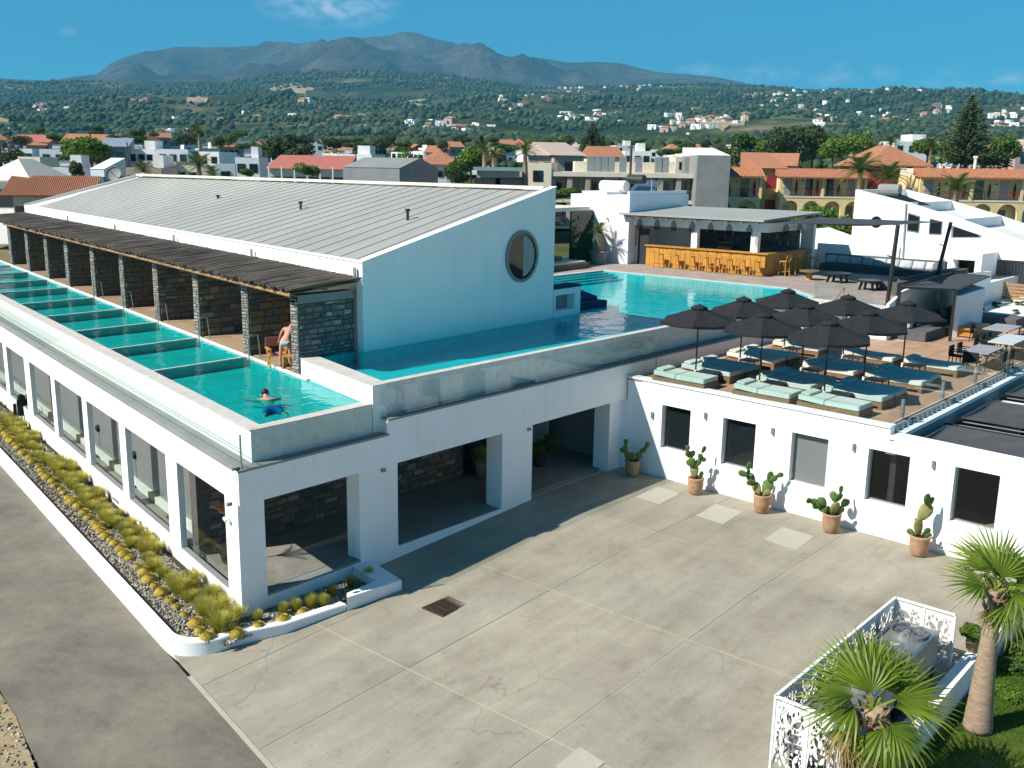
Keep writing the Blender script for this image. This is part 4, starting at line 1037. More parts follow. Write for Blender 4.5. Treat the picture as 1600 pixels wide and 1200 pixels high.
def make_lounger(mat):
    t = thing('sun_lounger', '', 'sun lounger', (0, 0, 0), group='cushioned sun loungers on the terrace')
    W2 = .575; L = 2.30                      # foot at y=0, head at y=L
    bm_ = MB(); bm_.box(-W2, W2, 0, .14, .0, .27); bm_.box(-W2, W2, L - .14, L, 0, .27); bm_.box(-W2, W2, .14, L - .14, .12, .27)
    part('base', bm_, M['wood2'], t)
    def cush(x0, x1, y0, y1, z0, z1, dz0=0, dz1=0):
        b = bmesh.new(); bmesh.ops.create_cube(b, size=1)
        for v in b.verts:
            yy = v.co.y + .5; v.co.x = (x0 + x1) / 2 + v.co.x * (x1 - x0); zz = z0 + (v.co.z + .5) * (z1 - z0) + dz0 + (dz1 - dz0) * yy; v.co.y = y0 + yy * (y1 - y0); v.co.z = zz
        bmesh.ops.bevel(b, geom=b.edges[:], offset=.022, segments=2, affect='EDGES')
        m_ = MB().add([tuple(v.co) for v in b.verts], [tuple(v.index for v in f.verts) for f in b.faces]) if b.verts.index_update() is None else None
        b.free(); return m_
    part('mattress', cush(-W2 + .02, W2 - .02, .02, 1.28, .275, .46), mat, t)
    part('back_cushion', cush(-W2 + .02, W2 - .02, 1.29, L - .03, .275, .46, 0, .06), mat, t)
    part('pillow', cush(-W2 + .12, W2 - .12, L - .42, L - .08, .475, .555, .02, .05), mat, t)
    return t
LX = [32.85, 34.78, 36.02, 38.55, 39.82, 42.65]
LY = [18.62, 15.22, 12.55]
protoM = make_lounger(M['mint']); protoI = make_lounger(M['ivory']); usedM = usedI = False
for j, y in enumerate(LY):
    for i, x in enumerate(LX):
        pos = ['first', 'second', 'third', 'fourth', 'fifth', 'sixth'][i]
        ivory = (j == 0 and i in (3, 4, 5)) or (j == 1 and i in (4, 5)) or (j == 1 and i == 3)
        lab = '%s sun lounger, %s from the window wall, %s' % ('ivory' if ivory else 'mint', pos, rowname[j])
        if ivory:
            if not usedI: o = protoI; usedI = True; o['label'] = lab
            else: o = copy_tree(protoI, None, None, None, lab)
        else:
            if not usedM: o = protoM; usedM = True; o['label'] = lab
            else: o = copy_tree(protoM, None, None, None, lab)
        o.location = (x, y + random.uniform(-.08, .08), 3.75); o.rotation_euler = (0, 0, random.uniform(-.03, .03))
def make_sidetable():
    t = thing('side_table', '', 'side table', (0, 0, 0), group='low dark side tables between the loungers')
    part('top', MB().box(-.36, .36, -.36, .36, .44, .47), M['blackmetal'], t)
    for sx in (-1, 1):
        for sy in (-1, 1): part('leg', MB().box(sx * .33 - .02, sx * .33 + .02, sy * .33 - .02, sy * .33 + .02, 0, .439), M['blackmetal'], t)
    return t
st0 = None
for j in range(3):
    for i, x in enumerate((33.82, 37.28, 41.25)):
        lab = 'dark side table, parasol %s, %s' % (colname[i], rowname[j])
        y = UY[j] - .62
        if st0 is None: st0 = make_sidetable(); o = st0; o['label'] = lab
        else: o = copy_tree(st0, None, None, None, lab)
        o.location = (x, y, 3.75)
def make_chair(mat):
    t = thing('chair', '', 'chair', (0, 0, 0), group='dark dining chairs on the terrace')
    part('seat', MB().box(-.26, .26, -.26, .26, .42, .48), mat, t)
    part('backrest', MB().prism([(-.28, .22), (.28, .22), (.28, .28), (-.28, .28)], .481, .88).box(-.30, -.25, -.2, .219, .64, .68).box(.25, .30, -.2, .219, .64, .68), mat, t)
    for sx in (-1, 1):
        for sy in (-1, 1): part('leg', MB().bar((sx * .24, sy * .23, .42), (sx * .26, sy * .26, 0), .035), M['blackmetal'], t)
    return t
ch0 = None
def table(name, label, x0, x1, y0, y1, zf, h, mat, legm, grp=None, th=.05):
    t = thing(name, label, 'table', ((x0 + x1) / 2, (y0 + y1) / 2, zf), group=grp); a = (x1 - x0) / 2; b_ = (y1 - y0) / 2
    part('top', MB().box(-a, a, -b_, b_, h - th, h), mat, t)
    for sx in (-1, 1):
        for sy in (-1, 1): part('leg', MB().box(sx * (a - .08) - .03, sx * (a - .08) + .03, sy * (b_ - .08) - .03, sy * (b_ - .08) + .03, 0, h - th - .001), legm, t)
    return t
M['lilac'] = mottled('greyish_table_top', (.30, .27, .30), (.38, .35, .37), 2, .4)
M['paleglass'] = mottled('pale_table_top', (.50, .56, .55), (.60, .65, .64), 2, .3)
table('dining_table', 'nearest grey dining table with dark chairs beside the terrace glass', 44.3, 46.6, 12.0, 13.1, 3.75, .80, M['lilac'], M['blackmetal'], 'dining tables on the terrace')
table('dining_table', 'pale dining table at the right border behind the grey one', 47.6, 50.6, 11.9, 13.0, 3.75, .82, M['paleglass'], M['blackmetal'], 'dining tables on the terrace')
table('dining_table', 'reddish-grey dining table farther back near the planter glass', 51.6, 54.0, 13.2, 14.4, 3.75, .80, M['lilac'], M['blackmetal'], 'dining tables on the terrace')
k_ = 0
for (x, y, r, side) in ((44.9, 11.75, math.pi, 'glass side'), (46.0, 11.75, math.pi, 'glass side, second from the loungers'), (44.9, 13.45, 0, 'lounger side'), (46.0, 13.45, 0, 'inner side, second along'), (43.95, 12.5, math.pi / 2, 'end facing the loungers'),
                        (48.2, 13.4, 0, 'inner side of the pale table'), (49.2, 13.4, 0, 'middle inner side of the pale table'), (50.1, 13.4, 0, 'far inner side of the pale table'), (48.4, 11.72, math.pi, 'glass side of the pale table'), (49.6, 11.72, math.pi, 'far glass side of the pale table'),
                        (52.1, 12.8, math.pi, 'front of the reddish table'), (53.3, 12.8, math.pi, 'front of the reddish table, farther one'), (52.2, 14.8, 0, 'back of the reddish table')):
    lab = 'dark woven chair at the ' + side + (' of the nearest grey table' if k_ < 5 else '')
    if ch0 is None: ch0 = make_chair(M['black']); o = ch0; o['label'] = lab
    else: o = copy_tree(ch0, None, None, None, lab)
    o.location = (x, y, 3.75); o.rotation_euler = (0, 0, r); k_ += 1
o = copy_tree(ch0, None, (33.1, 8.9, .03), 1.2, 'dark chair seen through the last wing window, left of the round wooden table'); o['group'] = 'chairs inside the wing'
o = copy_tree(ch0, None, (34.0, 7.6, .03), 3.6, 'dark chair seen through the last wing window, behind the round wooden table'); o['group'] = 'chairs inside the wing'
t = thing('round_table', 'round brown wooden table inside the wing behind the last window', 'table', (33.4, 8.2, .03)); part('top', MB().lathe(0, 0, [(.62, .72), (.62, .78)], 18), M['rafter'], t); part('pedestal', MB().lathe(0, 0, [(.25, 0), (.06, .1), (.06, .719)], 10), M['blackmetal'], t)
t = thing('round_table', 'brown wooden table in the dark room behind the fourth wing window', 'table', (33.6, 11.6, .03)); part('top', MB().box(-.5, .5, -.7, .7, .72, .78), M['rafter'], t); part('pedestal', MB().box(-.06, .06, -.06, .06, 0, .719), M['blackmetal'], t)
CT = thing('coffee_table', 'square honey-coloured wooden coffee table in front of the grey terrace sofa', 'table', (54.3, 15.9, 3.75))
part('top', MB().box(-1.3, 1.3, -.75, .75, .42, .50), M['wood'], CT); part('apron', MB().box(-1.15, 1.15, -.62, .62, .06, .419), M['wood'], CT)
for k in range(4): part('slat', MB().box(-1.3, 1.3, -.74 + k * .375, -.40 + k * .375, .5005, .515), M['wood'], CT)

def cushion_mesh(w, d, h, seed=0):
    b = bmesh.new(); bmesh.ops.create_cube(b, size=1); bmesh.ops.subdivide_edges(b, edges=b.edges[:], cuts=3, use_grid_fill=True); rr = random.Random(seed)
    for v in b.verts:
        x, y, z = v.co.x * 2, v.co.y * 2, v.co.z * 2; e = max(abs(x), abs(y)); pz = (1 - .62 * e ** 3); v.co.x = x * w / 2 * (1 - .06 * (1 - abs(y)) * 0); v.co.y = y * d / 2; v.co.z = z * h / 2 * pz + rr.uniform(-.01, .01)
    b.verts.index_update(); m_ = MB().add([tuple(v.co) for v in b.verts], [tuple(v.index for v in f.verts) for f in b.faces]); b.free(); return m_
CUSH = cushion_mesh(.62, .55, .26, 1).mesh('cushion', M['ivory'], True)
CUSHG = cushion_mesh(.80, .55, .24, 2).mesh('cushion', None, True); CUSHG.materials.append(mottled('pale_grey_cushion', (.44, .46, .48), (.52, .54, .56), 3, .9))
SF = thing('sofa', 'grey L-shaped terrace sofa with white scatter cushions under the black pergola', 'sofa', (54, 17.2, 3.75))
part('seat', MB().box(50.1, 58.3, 16.6, 18.25, 3.76, 4.24), M['grycush'], SF, world=True)
part('seat', MB().box(58.32, 60.2, 14.6, 18.25, 3.76, 4.24), M['grycush'], SF, world=True)
part('backrest', MB().box(50.1, 60.2, 18.0, 18.26, 4.241, 4.60), M['grycush'], SF, world=True)
for k, (x, lb) in enumerate(((50.9, 'first white cushion from the left on the grey terrace sofa'), (52.2, 'second white cushion from the left on the grey terrace sofa'), (53.5, 'third white cushion from the left on the grey terrace sofa'), (54.6, 'fourth white cushion from the left on the grey terrace sofa'), (56.2, 'rightmost white cushion on the grey terrace sofa'))):
    o = link('cushion', CUSH, None, (x, 17.78, 4.50), (R(62), 0, R(random.uniform(-12, 12)))); props(o, lb, 'cushion', 'white cushions on the terrace sofa')
# black pergola over the sofa
PG = thing('pergola', 'black steel pergola with taut dark fabric over the terrace sofa', 'pergola', (54, 18, 3.75))
pc = [gz(1406, 449, 6.35), gz(1493, 453, 6.35), gz(1545, 432, 6.35), gz(1487, 427, 6.35)]
for a, b_ in zip(pc, pc[1:] + pc[:1]): part('beam', MB().bar(a, b_, .10), M['blackmetal'], PG, world=True)
part('fabric', MB().prism([p[:2] for p in pc], 6.33, 6.36), M['sail'], PG, world=True)
for i in (0, 1, 3): part('post', MB().bar((pc[i][0], pc[i][1], 3.75), (pc[i][0], pc[i][1], 6.3), .12), M['blackmetal'], PG, world=True)

# ================================================================== UPPER DECK WITH THE BAR
UD = MB().prism([(49.4, 18.46), (80, 18.46), (80, 47), (36.2, 47), (36.2, 38.82), (53.12, 38.82), (53.12, 25.25), (50.85, 22.66), (49.4, 22.62)], 3.0, 5.33)
UDo = props(link('upper_deck', UD.mesh('upper_deck', M['white'])), kind='structure')
tl = MB().prism([(49.75, 18.9), (79, 18.9), (79, 46), (36.4, 46), (36.4, 38.86), (53.16, 38.86), (53.16, 25.2), (50.95, 22.7), (49.75, 22.65)], 5.331, 5.40)
props(link('deck_paving', tl.mesh('deck_paving', M['deckstone'])), kind='structure')
part('deck_rim', MB().prism([(49.38, 18.44), (49.70, 18.44), (49.70, 22.62), (49.38, 22.62)], 5.331, 5.44), M['rim'], UDo, world=True)
part('pool_border', MB().box(52.9, 53.3, 25.4, 38.84, 5.381, 5.415).box(36.2, 52.9, 38.6, 39.0, 5.381, 5.414), M['rim'], UDo, world=True)
glass_run('frameless glass balustrade at the edge of the upper deck above the parasols', [(50.75, 22.7), (49.85, 22.5), (49.85, 19.3)], 5.41, .95, 4)
glass_run('long glass balustrade behind the dark lounge sofa by the white house', [(66.9, 27), (66.9, 21.4), (58.5, 19.4)], 5.9, 1.0, 8)
# side wall behind the terrace sofa
WL = thing('retaining_wall', 'white stepped wall with a round lamp behind the terrace sofa', 'wall', (56, 18.5, 3.75))
part('wall', MB().add([(49.4, 18.28, 3.7), (66, 18.28, 3.7), (66, 18.28, 6.1), (58.5, 18.28, 6.35), (51.5, 18.28, 6.1), (49.4, 18.28, 5.55), (49.4, 18.44, 3.7), (66, 18.44, 3.7), (66, 18.44, 6.1), (58.5, 18.44, 6.35), (51.5, 18.44, 6.1), (49.4, 18.44, 5.55)],
     [(0, 1, 2, 3, 4, 5), (11, 10, 9, 8, 7, 6), (0, 6, 7, 1), (1, 7, 8, 2), (2, 8, 9, 3), (3, 9, 10, 4), (4, 10, 11, 5), (5, 11, 6, 0)]), M['white'], WL, world=True)
q = ony(1466, 462, 18.2); part('round_lamp', MB().blob((q[0], 18.16, q[2]), (.26, .12, .36), 1, 0, 2), M['white'], WL, True, world=True)
BK = [gz(1492, 462, 5.9), gz(1502, 462, 5.9), gz(1540, 450, 5.9), gz(1515, 443, 5.9), gz(1491, 452, 5.9)]
part('end_block', MB().prism([p[:2] for p in BK], 3.7, 5.9), M['white'], WL, world=True)

# bar ---------------------------------------------------------------------------------
BAR = thing('bar_counter', 'long honey-coloured wooden bar counter with vertical boards', 'bar counter', (60, 34, 5.4))
hb = 1.38
part('front_panel', MB().box(58.02, 58.1, 29.62, 38.6, 5.41, 5.4 + hb), M['wood'], BAR, world=True)
k = 0; y = 29.6
while y < 38.5:
    part('board', MB().box(57.985, 58.018, y + .01, y + .34, 5.42, 5.4 + hb - .02), M['wood'], BAR, world=True); y += .35
x = 58.1
while x < 64:
    part('board', MB().box(x + .01, x + .34, 29.56, 29.59, 5.42, 5.4 + hb - .02), M['wood'], BAR, world=True); x += .35
part('side_panel', MB().box(58.02, 64.2, 29.6, 29.68, 5.41, 5.4 + hb).box(58.02, 58.1, 38.6, 38.7, 5.41, 5.4 + hb), M['wood'], BAR, world=True)
part('top', MB().prism([(57.85, 29.4), (64.3, 29.4), (64.3, 30.1), (58.6, 30.1), (58.6, 38.75), (57.85, 38.75)], 5.4 + hb, 5.47 + hb), M['wood'], BAR, world=True)
BH = thing('bar_building', 'white open-fronted pool bar with a flat pale roof on rafters', 'building', (62, 35, 5.4))
def col(px, w, X, z0=5.4 + hb + .08):
    q = onx(px, 400, X); part('column', MB().box(X, X + .35, q[1] - w / 2, q[1] + w / 2, z0, 8.7), M['white'], BH, world=True)
col(1083, .45, 58.2); col(1177, .5, 58.2)
part('front_beam', MB().box(58.16, 58.6, 29.7, 40.0, 8.15, 8.75), M['white'], BH, world=True)
part('side_beam', MB().box(58.6, 64.4, 29.75, 30.1, 8.15, 8.75), M['white'], BH, world=True)
part('side_wall', MB().box(64.1, 64.45, 29.3, 30.2, 5.4, 8.9), M['white'], BH, world=True)
part('back_wall', MB().box(63.6, 63.8, 30.1, 40, 5.4, 8.7), M['grey'], BH, world=True)
part('left_wall', MB().box(58.7, 63.6, 39.9, 40.04, 5.4, 8.7), M['white2'], BH, world=True)
part('cabinet', MB().box(61.0, 61.5, 36.6, 39.9, 5.4, 8.1), M['white2'], BH, world=True)
part('back_counter', MB().box(62.2, 63.2, 30.4, 36.4, 5.4, 6.5), M['room'], BH, world=True)
for z in (7.0, 7.45, 7.9): part('shelf', MB().box(63.2, 63.59, 30.6, 36.4, z, z + .04), M['rafter'], BH, world=True)
part('door', MB().box(58.6, 58.66, 38.9, 39.8, 5.41, 7.9), M['room'], BH, world=True)
rf = ony(1250, 327, 29.4)
RPp = [(57.2, 29.5, 8.98), (57.2, 40.6, 8.98), (65.0, 40.6, 9.32), (65.2, 29.2, 9.32)]
part('roof', MB().prism([p[:2] for p in RPp], [p[2] - .12 for p in RPp], [p[2] for p in RPp]), M['roof'], BH, world=True)
for k in range(10):
    y = 30.0 + k * 1.12; part('rafter', MB().bar((57.3, y, 8.78), (64.5, y, 9.1), .13, .16), M['rafter'], BH, world=True)
BTL = [('dark', .05), ('green', .045), ('amber', .05)]
bc = [plain('bottle_dark', (.02, .03, .02), .15), plain('bottle_green', (.03, .12, .05), .15), plain('bottle_amber', (.25, .12, .03), .15), plain('bottle_clear', (.5, .55, .55), .1)]
bms = [MB().lathe(0, 0, [(.045, 0), (.045, .2), (.016, .26), (.016, .33)], 8).mesh('bottle', m_) for m_ in bc]
for z in (7.04, 7.49, 7.94):
    for k in range(20):
        link('bottle', bms[random.randrange(4)], None, (63.4, 30.8 + k * .28 + random.uniform(-.05, .05), z))
        props(COL.objects[-1], 'small bottle on the dark shelves behind the bar', 'bottle', 'bottles on the back-bar shelves')
CM = thing('coffee_machine', 'steel espresso machine on the back counter behind the bar', 'coffee machine', (62.6, 35.0, 6.5))
part('body', MB().box(-.35, .35, -.55, .55, 0, .5), M['steel'], CM); part('head', MB().box(-.45, -.351, -.5, .5, .3, .5), M['blackmetal'], CM)
part('cup_rail', MB().box(-.3, .3, -.5, .5, .501, .56), M['steel'], CM)
def make_lamp():
    t = thing('pendant_lamp', '', 'lamp', (0, 0, 0), group='woven pendant lamps hanging from the bar roof')
    part('cord', MB().tube([(0, 0, .7), (0, 0, 1.0)], .012, 5), M['blackmetal'], t)
    part('shade', MB().lathe(0, 0, [(.17, 0), (.21, .22), (.20, .42), (.10, .62), (.03, .70)], 12), M['pcage'], t); return t
M['pcage'] = glassy('wire_cage', (.62, .60, .57), 1.1)
l0 = None
for i, px in enumerate((1000, 1027, 1053, 1082, 1111, 1140, 1172, 1215, 1233)):
    if i < 7: q = onx(px, 345, 57.55); loc = (57.55, q[1], 7.95); lab = '%s woven pendant lamp from the left above the bar counter' % ['first', 'second', 'third', 'fourth', 'fifth', 'sixth', 'seventh'][i]
    else: q = ony(px, 345, 29.5); loc = (60.2 + (i - 7) * 2, 29.42, 8.0); lab = '%s dark pendant lamp hanging at the right side of the bar' % ('nearer', 'farther')[i - 7]
    if l0 is None: l0 = make_lamp(); o = l0; o['label'] = lab
    else: o = copy_tree(l0, None, None, None, lab)
    o.location = loc
def make_stool():
    t = thing('bar_stool', '', 'bar stool', (0, 0, 0), group='wooden bar stools at the counter')
    for sx in (-1, 1):
        for sy in (-1, 1): part('leg', MB().bar((sx * .26, sy * .24, 0), (sx * .20, sy * .20, .92), .05), M['wood'], t)
    part('seat', MB().box(-.25, .25, -.24, .24, .92, .97), M['wood'], t)
    part('stretcher', MB().bar((-.25, -.23, .3), (.25, -.23, .3), .03), M['wood'], t); part('stretcher', MB().bar((-.25, .23, .3), (.25, .23, .3), .03), M['wood'], t)
    part('stretcher', MB().bar((-.24, -.23, .45), (-.24, .23, .45), .03), M['wood'], t)
    part('backrest', MB().bar((-.25, -.22, .97), (-.32, -.24, 1.32), .04).bar((-.25, .22, .97), (-.32, .24, 1.32), .04).box(-.35, -.31, -.28, .28, 1.18, 1.36), M['wood'], t); return t
s0_ = None
NM = ['first', 'second', 'third', 'fourth', 'fifth', 'sixth', 'seventh', 'eighth']
for i, px in enumerate((1029, 1053, 1078, 1100, 1117, 1137, 1157, 1180)):
    q = onx(px, 425, 57.35); lab = '%s wooden bar stool from the left along the front of the bar' % NM[i]
    if s0_ is None: s0_ = make_stool(); o = s0_; o['label'] = lab
    else: o = copy_tree(s0_, None, None, None, lab)
    o.location = (57.3, q[1], 5.4); o.rotation_euler = (0, 0, random.uniform(-.2, .2))
for i, x in enumerate((59.2, 60.7, 63.4)):
    o = copy_tree(s0_, None, (x, 28.85, 5.4), math.pi / 2 + random.uniform(-.3, .3), '%s wooden bar stool at the right side of the bar' % ('nearest', 'middle', 'farthest')[i])
# white block left of the bar
KB = thing('white_block', 'tall plain white block to the left of the bar behind the potted palm', 'building', (61, 42.7, 5.4))
part('wall', MB().prism([(57.72, 40.06), (66, 40.4), (66.4, 45.7), (57.9, 45.4)], 5.0, 10.15), M['white'], KB, world=True)
part('parapet', MB().prism([(58.0, 40.3), (66, 40.6), (66, 40.75), (58.0, 40.45)], 10.151, 10.45), M['white'], KB, world=True)
part('shutter', MB().box(58.6, 59.8, 39.98, 40.05, 6.7, 8.1), M['wood'], KB, world=True)
part('wall_lamp', MB().tube([(57.66, 41.9, 8.4), (57.66, 41.9, 8.6)], .05, 8), M['galv'], KB, world=True)
wt_ = [gz(942, 302, 10.3), gz(1000, 302, 10.3)]
WT = thing('water_heater', 'white roof-top drum and solar panel on the block beside the bar', 'water heater', (61.5, 43, 10.16))
part('drum', MB().tube([(-.9, 1.6, .55), (-.9, -.6, .55)], .42, 12), M['white2'], WT); part('drum', MB().tube([(-.1, -1.6, 1.1), (-.1, -.2, 1.1)], .32, 12), M['dark'], WT)
part('panel', MB().add([(0, -2.2, .1), (0, 0, .1), (1.6, 0, 1.0), (1.6, -2.2, 1.0)], [(0, 1, 2, 3)]), M['steel'], WT); part('frame', MB().bar((0, -2.2, 0), (0, -2.2, 1.1), .06).bar((1.2, -1, 0), (1.2, -1, .8), .06), M['galv'], WT)
part('slab', MB().box(-2.8, -.2, -.2, 2.0, 0, .2), M['white'], WT)
# glazed lounge left of the block
DG = thing('glazed_lounge', 'dark lounge with green glass sides between the hall and the white block', 'building', (52, 47, 5.4))
part('roof', MB().prism([(40, 40.8), (57.6, 43.4), (58.2, 52), (40, 52)], 9.05, 9.3), M['flash'], DG, world=True)
q0 = gz(902, 418, 5.4)
part('glass_side', MB().box(55.2, 57.85, 43.2, 43.23, 5.4, 9.0), M['greenglass'], DG, world=True)
part('glass_side', MB().box(52.3, 52.33, 43.3, 47.5, 5.4, 9.0), M['greenglass'], DG, world=True)
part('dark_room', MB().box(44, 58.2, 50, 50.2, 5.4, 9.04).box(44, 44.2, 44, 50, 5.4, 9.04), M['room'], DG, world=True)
part('post', MB().box(55.05, 55.15, 43.1, 43.2, 5.4, 9.04), M['blackmetal'], DG, world=True)
LB = thing('lounge_platform', 'brown wooden lounge platform with a dark cushion at the far end of the pool', 'platform', (50.5, 40.8, 5.4))
part('base', MB().box(47, 53.4, 40.2, 42.2, 5.41, 5.75), M['wood2'], LB, world=True); part('cushion', MB().box(47.2, 53.2, 40.3, 42.0, 5.751, 5.9), M['ivory'], LB, world=True); part('pillow', MB().box(51, 51.8, 41.2, 41.8, 5.901, 6.2), M['wood2'], LB, world=True)
# white slopes and low wall behind the lounge
LWm = thing('deck_wall', 'low shaded white wall behind the dark lounge sofa', 'wall', (67.5, 26, 5.4))
part('wall', MB().box(67.3, 67.6, 24.6, 30.4, 5.4, 7.05), M['white'], LWm, world=True)
SLP = thing('white_slope', 'smooth white sloping roof descending to the right behind the bar', 'sloping roof', (70, 28, 5.4))
pts = [onx(*p, 68.6) for p in ((1250, 359), (1402, 414), (1420, 440), (1250, 440))]
part('slope', MB().extr(pts, (5, 0, 0)), M['white'], SLP, world=True)
pts = [onx(*p, 67.9) for p in ((1250, 377), (1372, 412), (1372, 430), (1250, 430))]
part('slope', MB().extr(pts, (.6, 0, 0)), M['white'], SLP, world=True)
# lounge sofa on the upper deck
LS = thing('lounge_sofa', 'long dark L-shaped lounge sofa with pale cushions on the upper deck', 'sofa', (64, 24, 5.4))
part('backrest', MB().box(66.3, 66.7, 21.2, 29.3, 5.41, 6.45).box(56.5, 66.29, 20.2, 20.6, 5.41, 6.15), M['grycush'], LS, world=True)
part('seat', MB().box(65.2, 66.29, 21.2, 29.2, 5.41, 5.85).box(56.5, 65.19, 20.61, 21.6, 5.41, 5.85), M['grycush'], LS, world=True)
for k in range(9):
    o = link('cushion', CUSHG, None, (66.02, 28.7 - k * .85, 6.12), (R(65), 0, R(-90 + random.uniform(-6, 6)))); props(o, 'pale grey cushion, number %s from the bar along the dark lounge sofa' % ['one', 'two', 'three', 'four', 'five', 'six', 'seven', 'eight', 'nine'][k], 'cushion', 'pale cushions on the dark lounge sofa')
SBk = thing('stone_bench_wall', 'low field-stone wall behind the black pergola beside the lounge sofa', 'stone wall', (60, 20, 5.4))
part('core', MB().box(54.5, 66.6, 19.85, 20.12, 5.4, 6.1), M['stonecore'], SBk, world=True)
stone_field(SBk, (54.6, 19.85), (66.5, 19.85), 5.42, 6.06, (0, -1), M['stoneall'], .15, .25, .3, .6, seed=77, joined=True)
def round_low(name, label, x, y, r=.75):
    t = thing(name, label, 'table', (x, y, 5.4), group='low dark tables on the upper deck')
    part('top', MB().lathe(0, 0, [(r, .48), (r, .56), (r * .95, .58)], 18), M['blackmetal'], t)
    for k in range(4):
        a = math.pi / 4 + k * math.pi / 2; part('leg', MB().bar((r * .6 * math.cos(a), r * .6 * math.sin(a), .47), (r * .8 * math.cos(a), r * .8 * math.sin(a), 0), .12), M['blackmetal'], t)
q = gz(1308, 441, 5.4); round_low('low_table', 'round dark low table with splayed legs in front of the pale cushions', q[0], q[1], .8)
q = gz(1357, 453, 5.4); round_low('low_table', 'second round dark low table near the leaning post', q[0], q[1], .7)
q = gz(1264, 437, 5.4); t = thing('low_table', 'small wooden pedestal table beside the bar stools', 'table', q, group='low dark tables on the upper deck'); part('top', MB().lathe(0, 0, [(.62, .5), (.62, .58)], 16), M['wood2'], t); part('pedestal', MB().lathe(0, 0, [(.2, 0), (.16, .49)], 10), M['wood'], t)
# sail and leaning posts
p1 = onx(1386, 478, 50.1); tp1 = onx(1403, 352, 50.7); p2 = gz(1460, 447, 5.4); tp2 = onx(1486, 347, p2[0] + .3)
for (a, b_, lab) in ((p1, tp1, 'nearer leaning black post carrying the grey shade sail'), (p2, tp2, 'farther leaning black post carrying the grey shade sail')):
    t = thing('sail_post', lab, 'post', (a[0], a[1], 5.33), group='leaning posts of the shade sail'); part('post', MB().tube([(a[0], a[1], 5.34), b_], .11, 10), M['blackmetal'], t, world=True)
    part('cleat', MB().bar((a[0] * .4 + b_[0] * .6 - .3, a[1] * .4 + b_[1] * .6 + .2, 7.9), (a[0] * .4 + b_[0] * .6, a[1] * .4 + b_[1] * .6, 7.8), .06), M['blackmetal'], t, world=True)
SLc = [(58.3, 29.6, 8.75), (64.6, 30.0, 9.0), tp2, tp1]
SLm = MB(); nS = 10; gr = []
for j in range(nS + 1):
    for i in range(nS + 1):
        u = i / nS; v_ = j / nS; P = [np.array(p) for p in SLc]
        q = (P[0] * (1 - u) + P[1] * u) * (1 - v_) + (P[3] * (1 - u) + P[2] * u) * v_
        pin = 4 * u * (1 - u) * .12 + 4 * v_ * (1 - v_) * .12; c_ = sum(P) / 4; q = q + (c_ - q) * pin * (1 if (i in (0, nS) or j in (0, nS)) else .9) ; q[2] -= .25 * (4 * u * (1 - u)) * (4 * v_ * (1 - v_)); gr.append(tuple(q))
SLm.add(gr, [(j * (nS + 1) + i, j * (nS + 1) + i + 1, (j + 1) * (nS + 1) + i + 1, (j + 1) * (nS + 1) + i) for j in range(nS) for i in range(nS)])
solo('shade_sail', SLm, M['sail'], 'grey four-cornered shade sail stretched from the bar roof to two leaning posts', 'shade sail', loc=(58, 26, 8.6))
# stairs with rail from terrace to deck
ST = thing('staircase', 'short flight of steps with a brown rail between terrace and upper deck', 'stairs', (48, 21.4, 3.75))
for k in range(6): part('step', MB().box(46.4 + k * .5, 49.38, 20.6, 22.1, 3.75 + k * .26, 3.75 + (k + 1) * .26), M['rim'], ST, world=True)
part('handrail', MB().bar((46.5, 20.65, 4.7), (49.3, 20.65, 6.2), .05).bar((49.3, 20.65, 5.2), (49.3, 20.65, 6.2), .06).bar((46.5, 20.65, 3.9), (46.5, 20.65, 4.7), .05).bar((47.9, 20.65, 4.6), (47.9, 20.65, 5.4), .05), M['rafter'], ST, world=True)

# ================================================================== PLANTER ALONG THE ROAD
PW = thing('planter_wall', 'low smooth white planter wall rounding the corner between road and courtyard', 'planter wall', (12, 22, -.7))
def arcpts(off):
    "outline of the wall, offset inwards"
    pts = []
    for s in (60, 40, 20, 10, 5, 2.2): pts.append(rp(s, off))
    r = 1.15 - off; c = rp(1.35, 1.15)
    a0 = math.atan2(-AN[1], -AN[0]); a1 = math.radians(-86)
    if a0 > 0: a0 -= 2 * math.pi
    for k in range(13):
        a = a0 + (a1 - a0) * k / 12; pts.append((c[0] + r * math.cos(a), c[1] + r * math.sin(a)))
    e = [(16.6, 20.55), (18.35, 20.62)]
    for (x, y) in [(14.6, 20.95), (16.55, 20.72)]: pts.append((x, y + off))
    return pts
po = arcpts(0); pi_ = arcpts(.27); ztop = -.27
mb = MB(); n_ = len(po); V = []
for p in po: V.append((p[0], p[1], -.95))
for p in po: V.append((p[0], p[1], ztop - .03))
for p, q in zip(po, pi_): V.append((p[0] * .93 + q[0] * .07, p[1] * .93 + q[1] * .07, ztop))
for p in pi_: V.append((p[0], p[1], ztop))
for p in pi_: V.append((p[0], p[1], -.95))
Fc = []
for r_ in range(4):
    for i in range(n_ - 1): Fc.append((r_ * n_ + i, r_ * n_ + i + 1, (r_ + 1) * n_ + i + 1, (r_ + 1) * n_ + i))
Fc.append((n_ - 1, 5 * n_ - 1, 4 * n_ - 1, 3 * n_ - 1, 2 * n_ - 1)[::-1])
o = part('kerb', mb.add(V, Fc), M['white'], PW, world=True); o.data.polygons.foreach_set('use_smooth', [True] * len(o.data.polygons)); o.data.set_sharp_from_angle(angle=R(30))
part('end_box', MB().prism([(16.55, 20.68), (18.45, 20.46), (18.72, 21.9), (18.72, 22.29), (18.1, 22.29), (17.95, 20.98), (16.75, 20.92)], -.8, -.06), M['white'], PW, world=True)
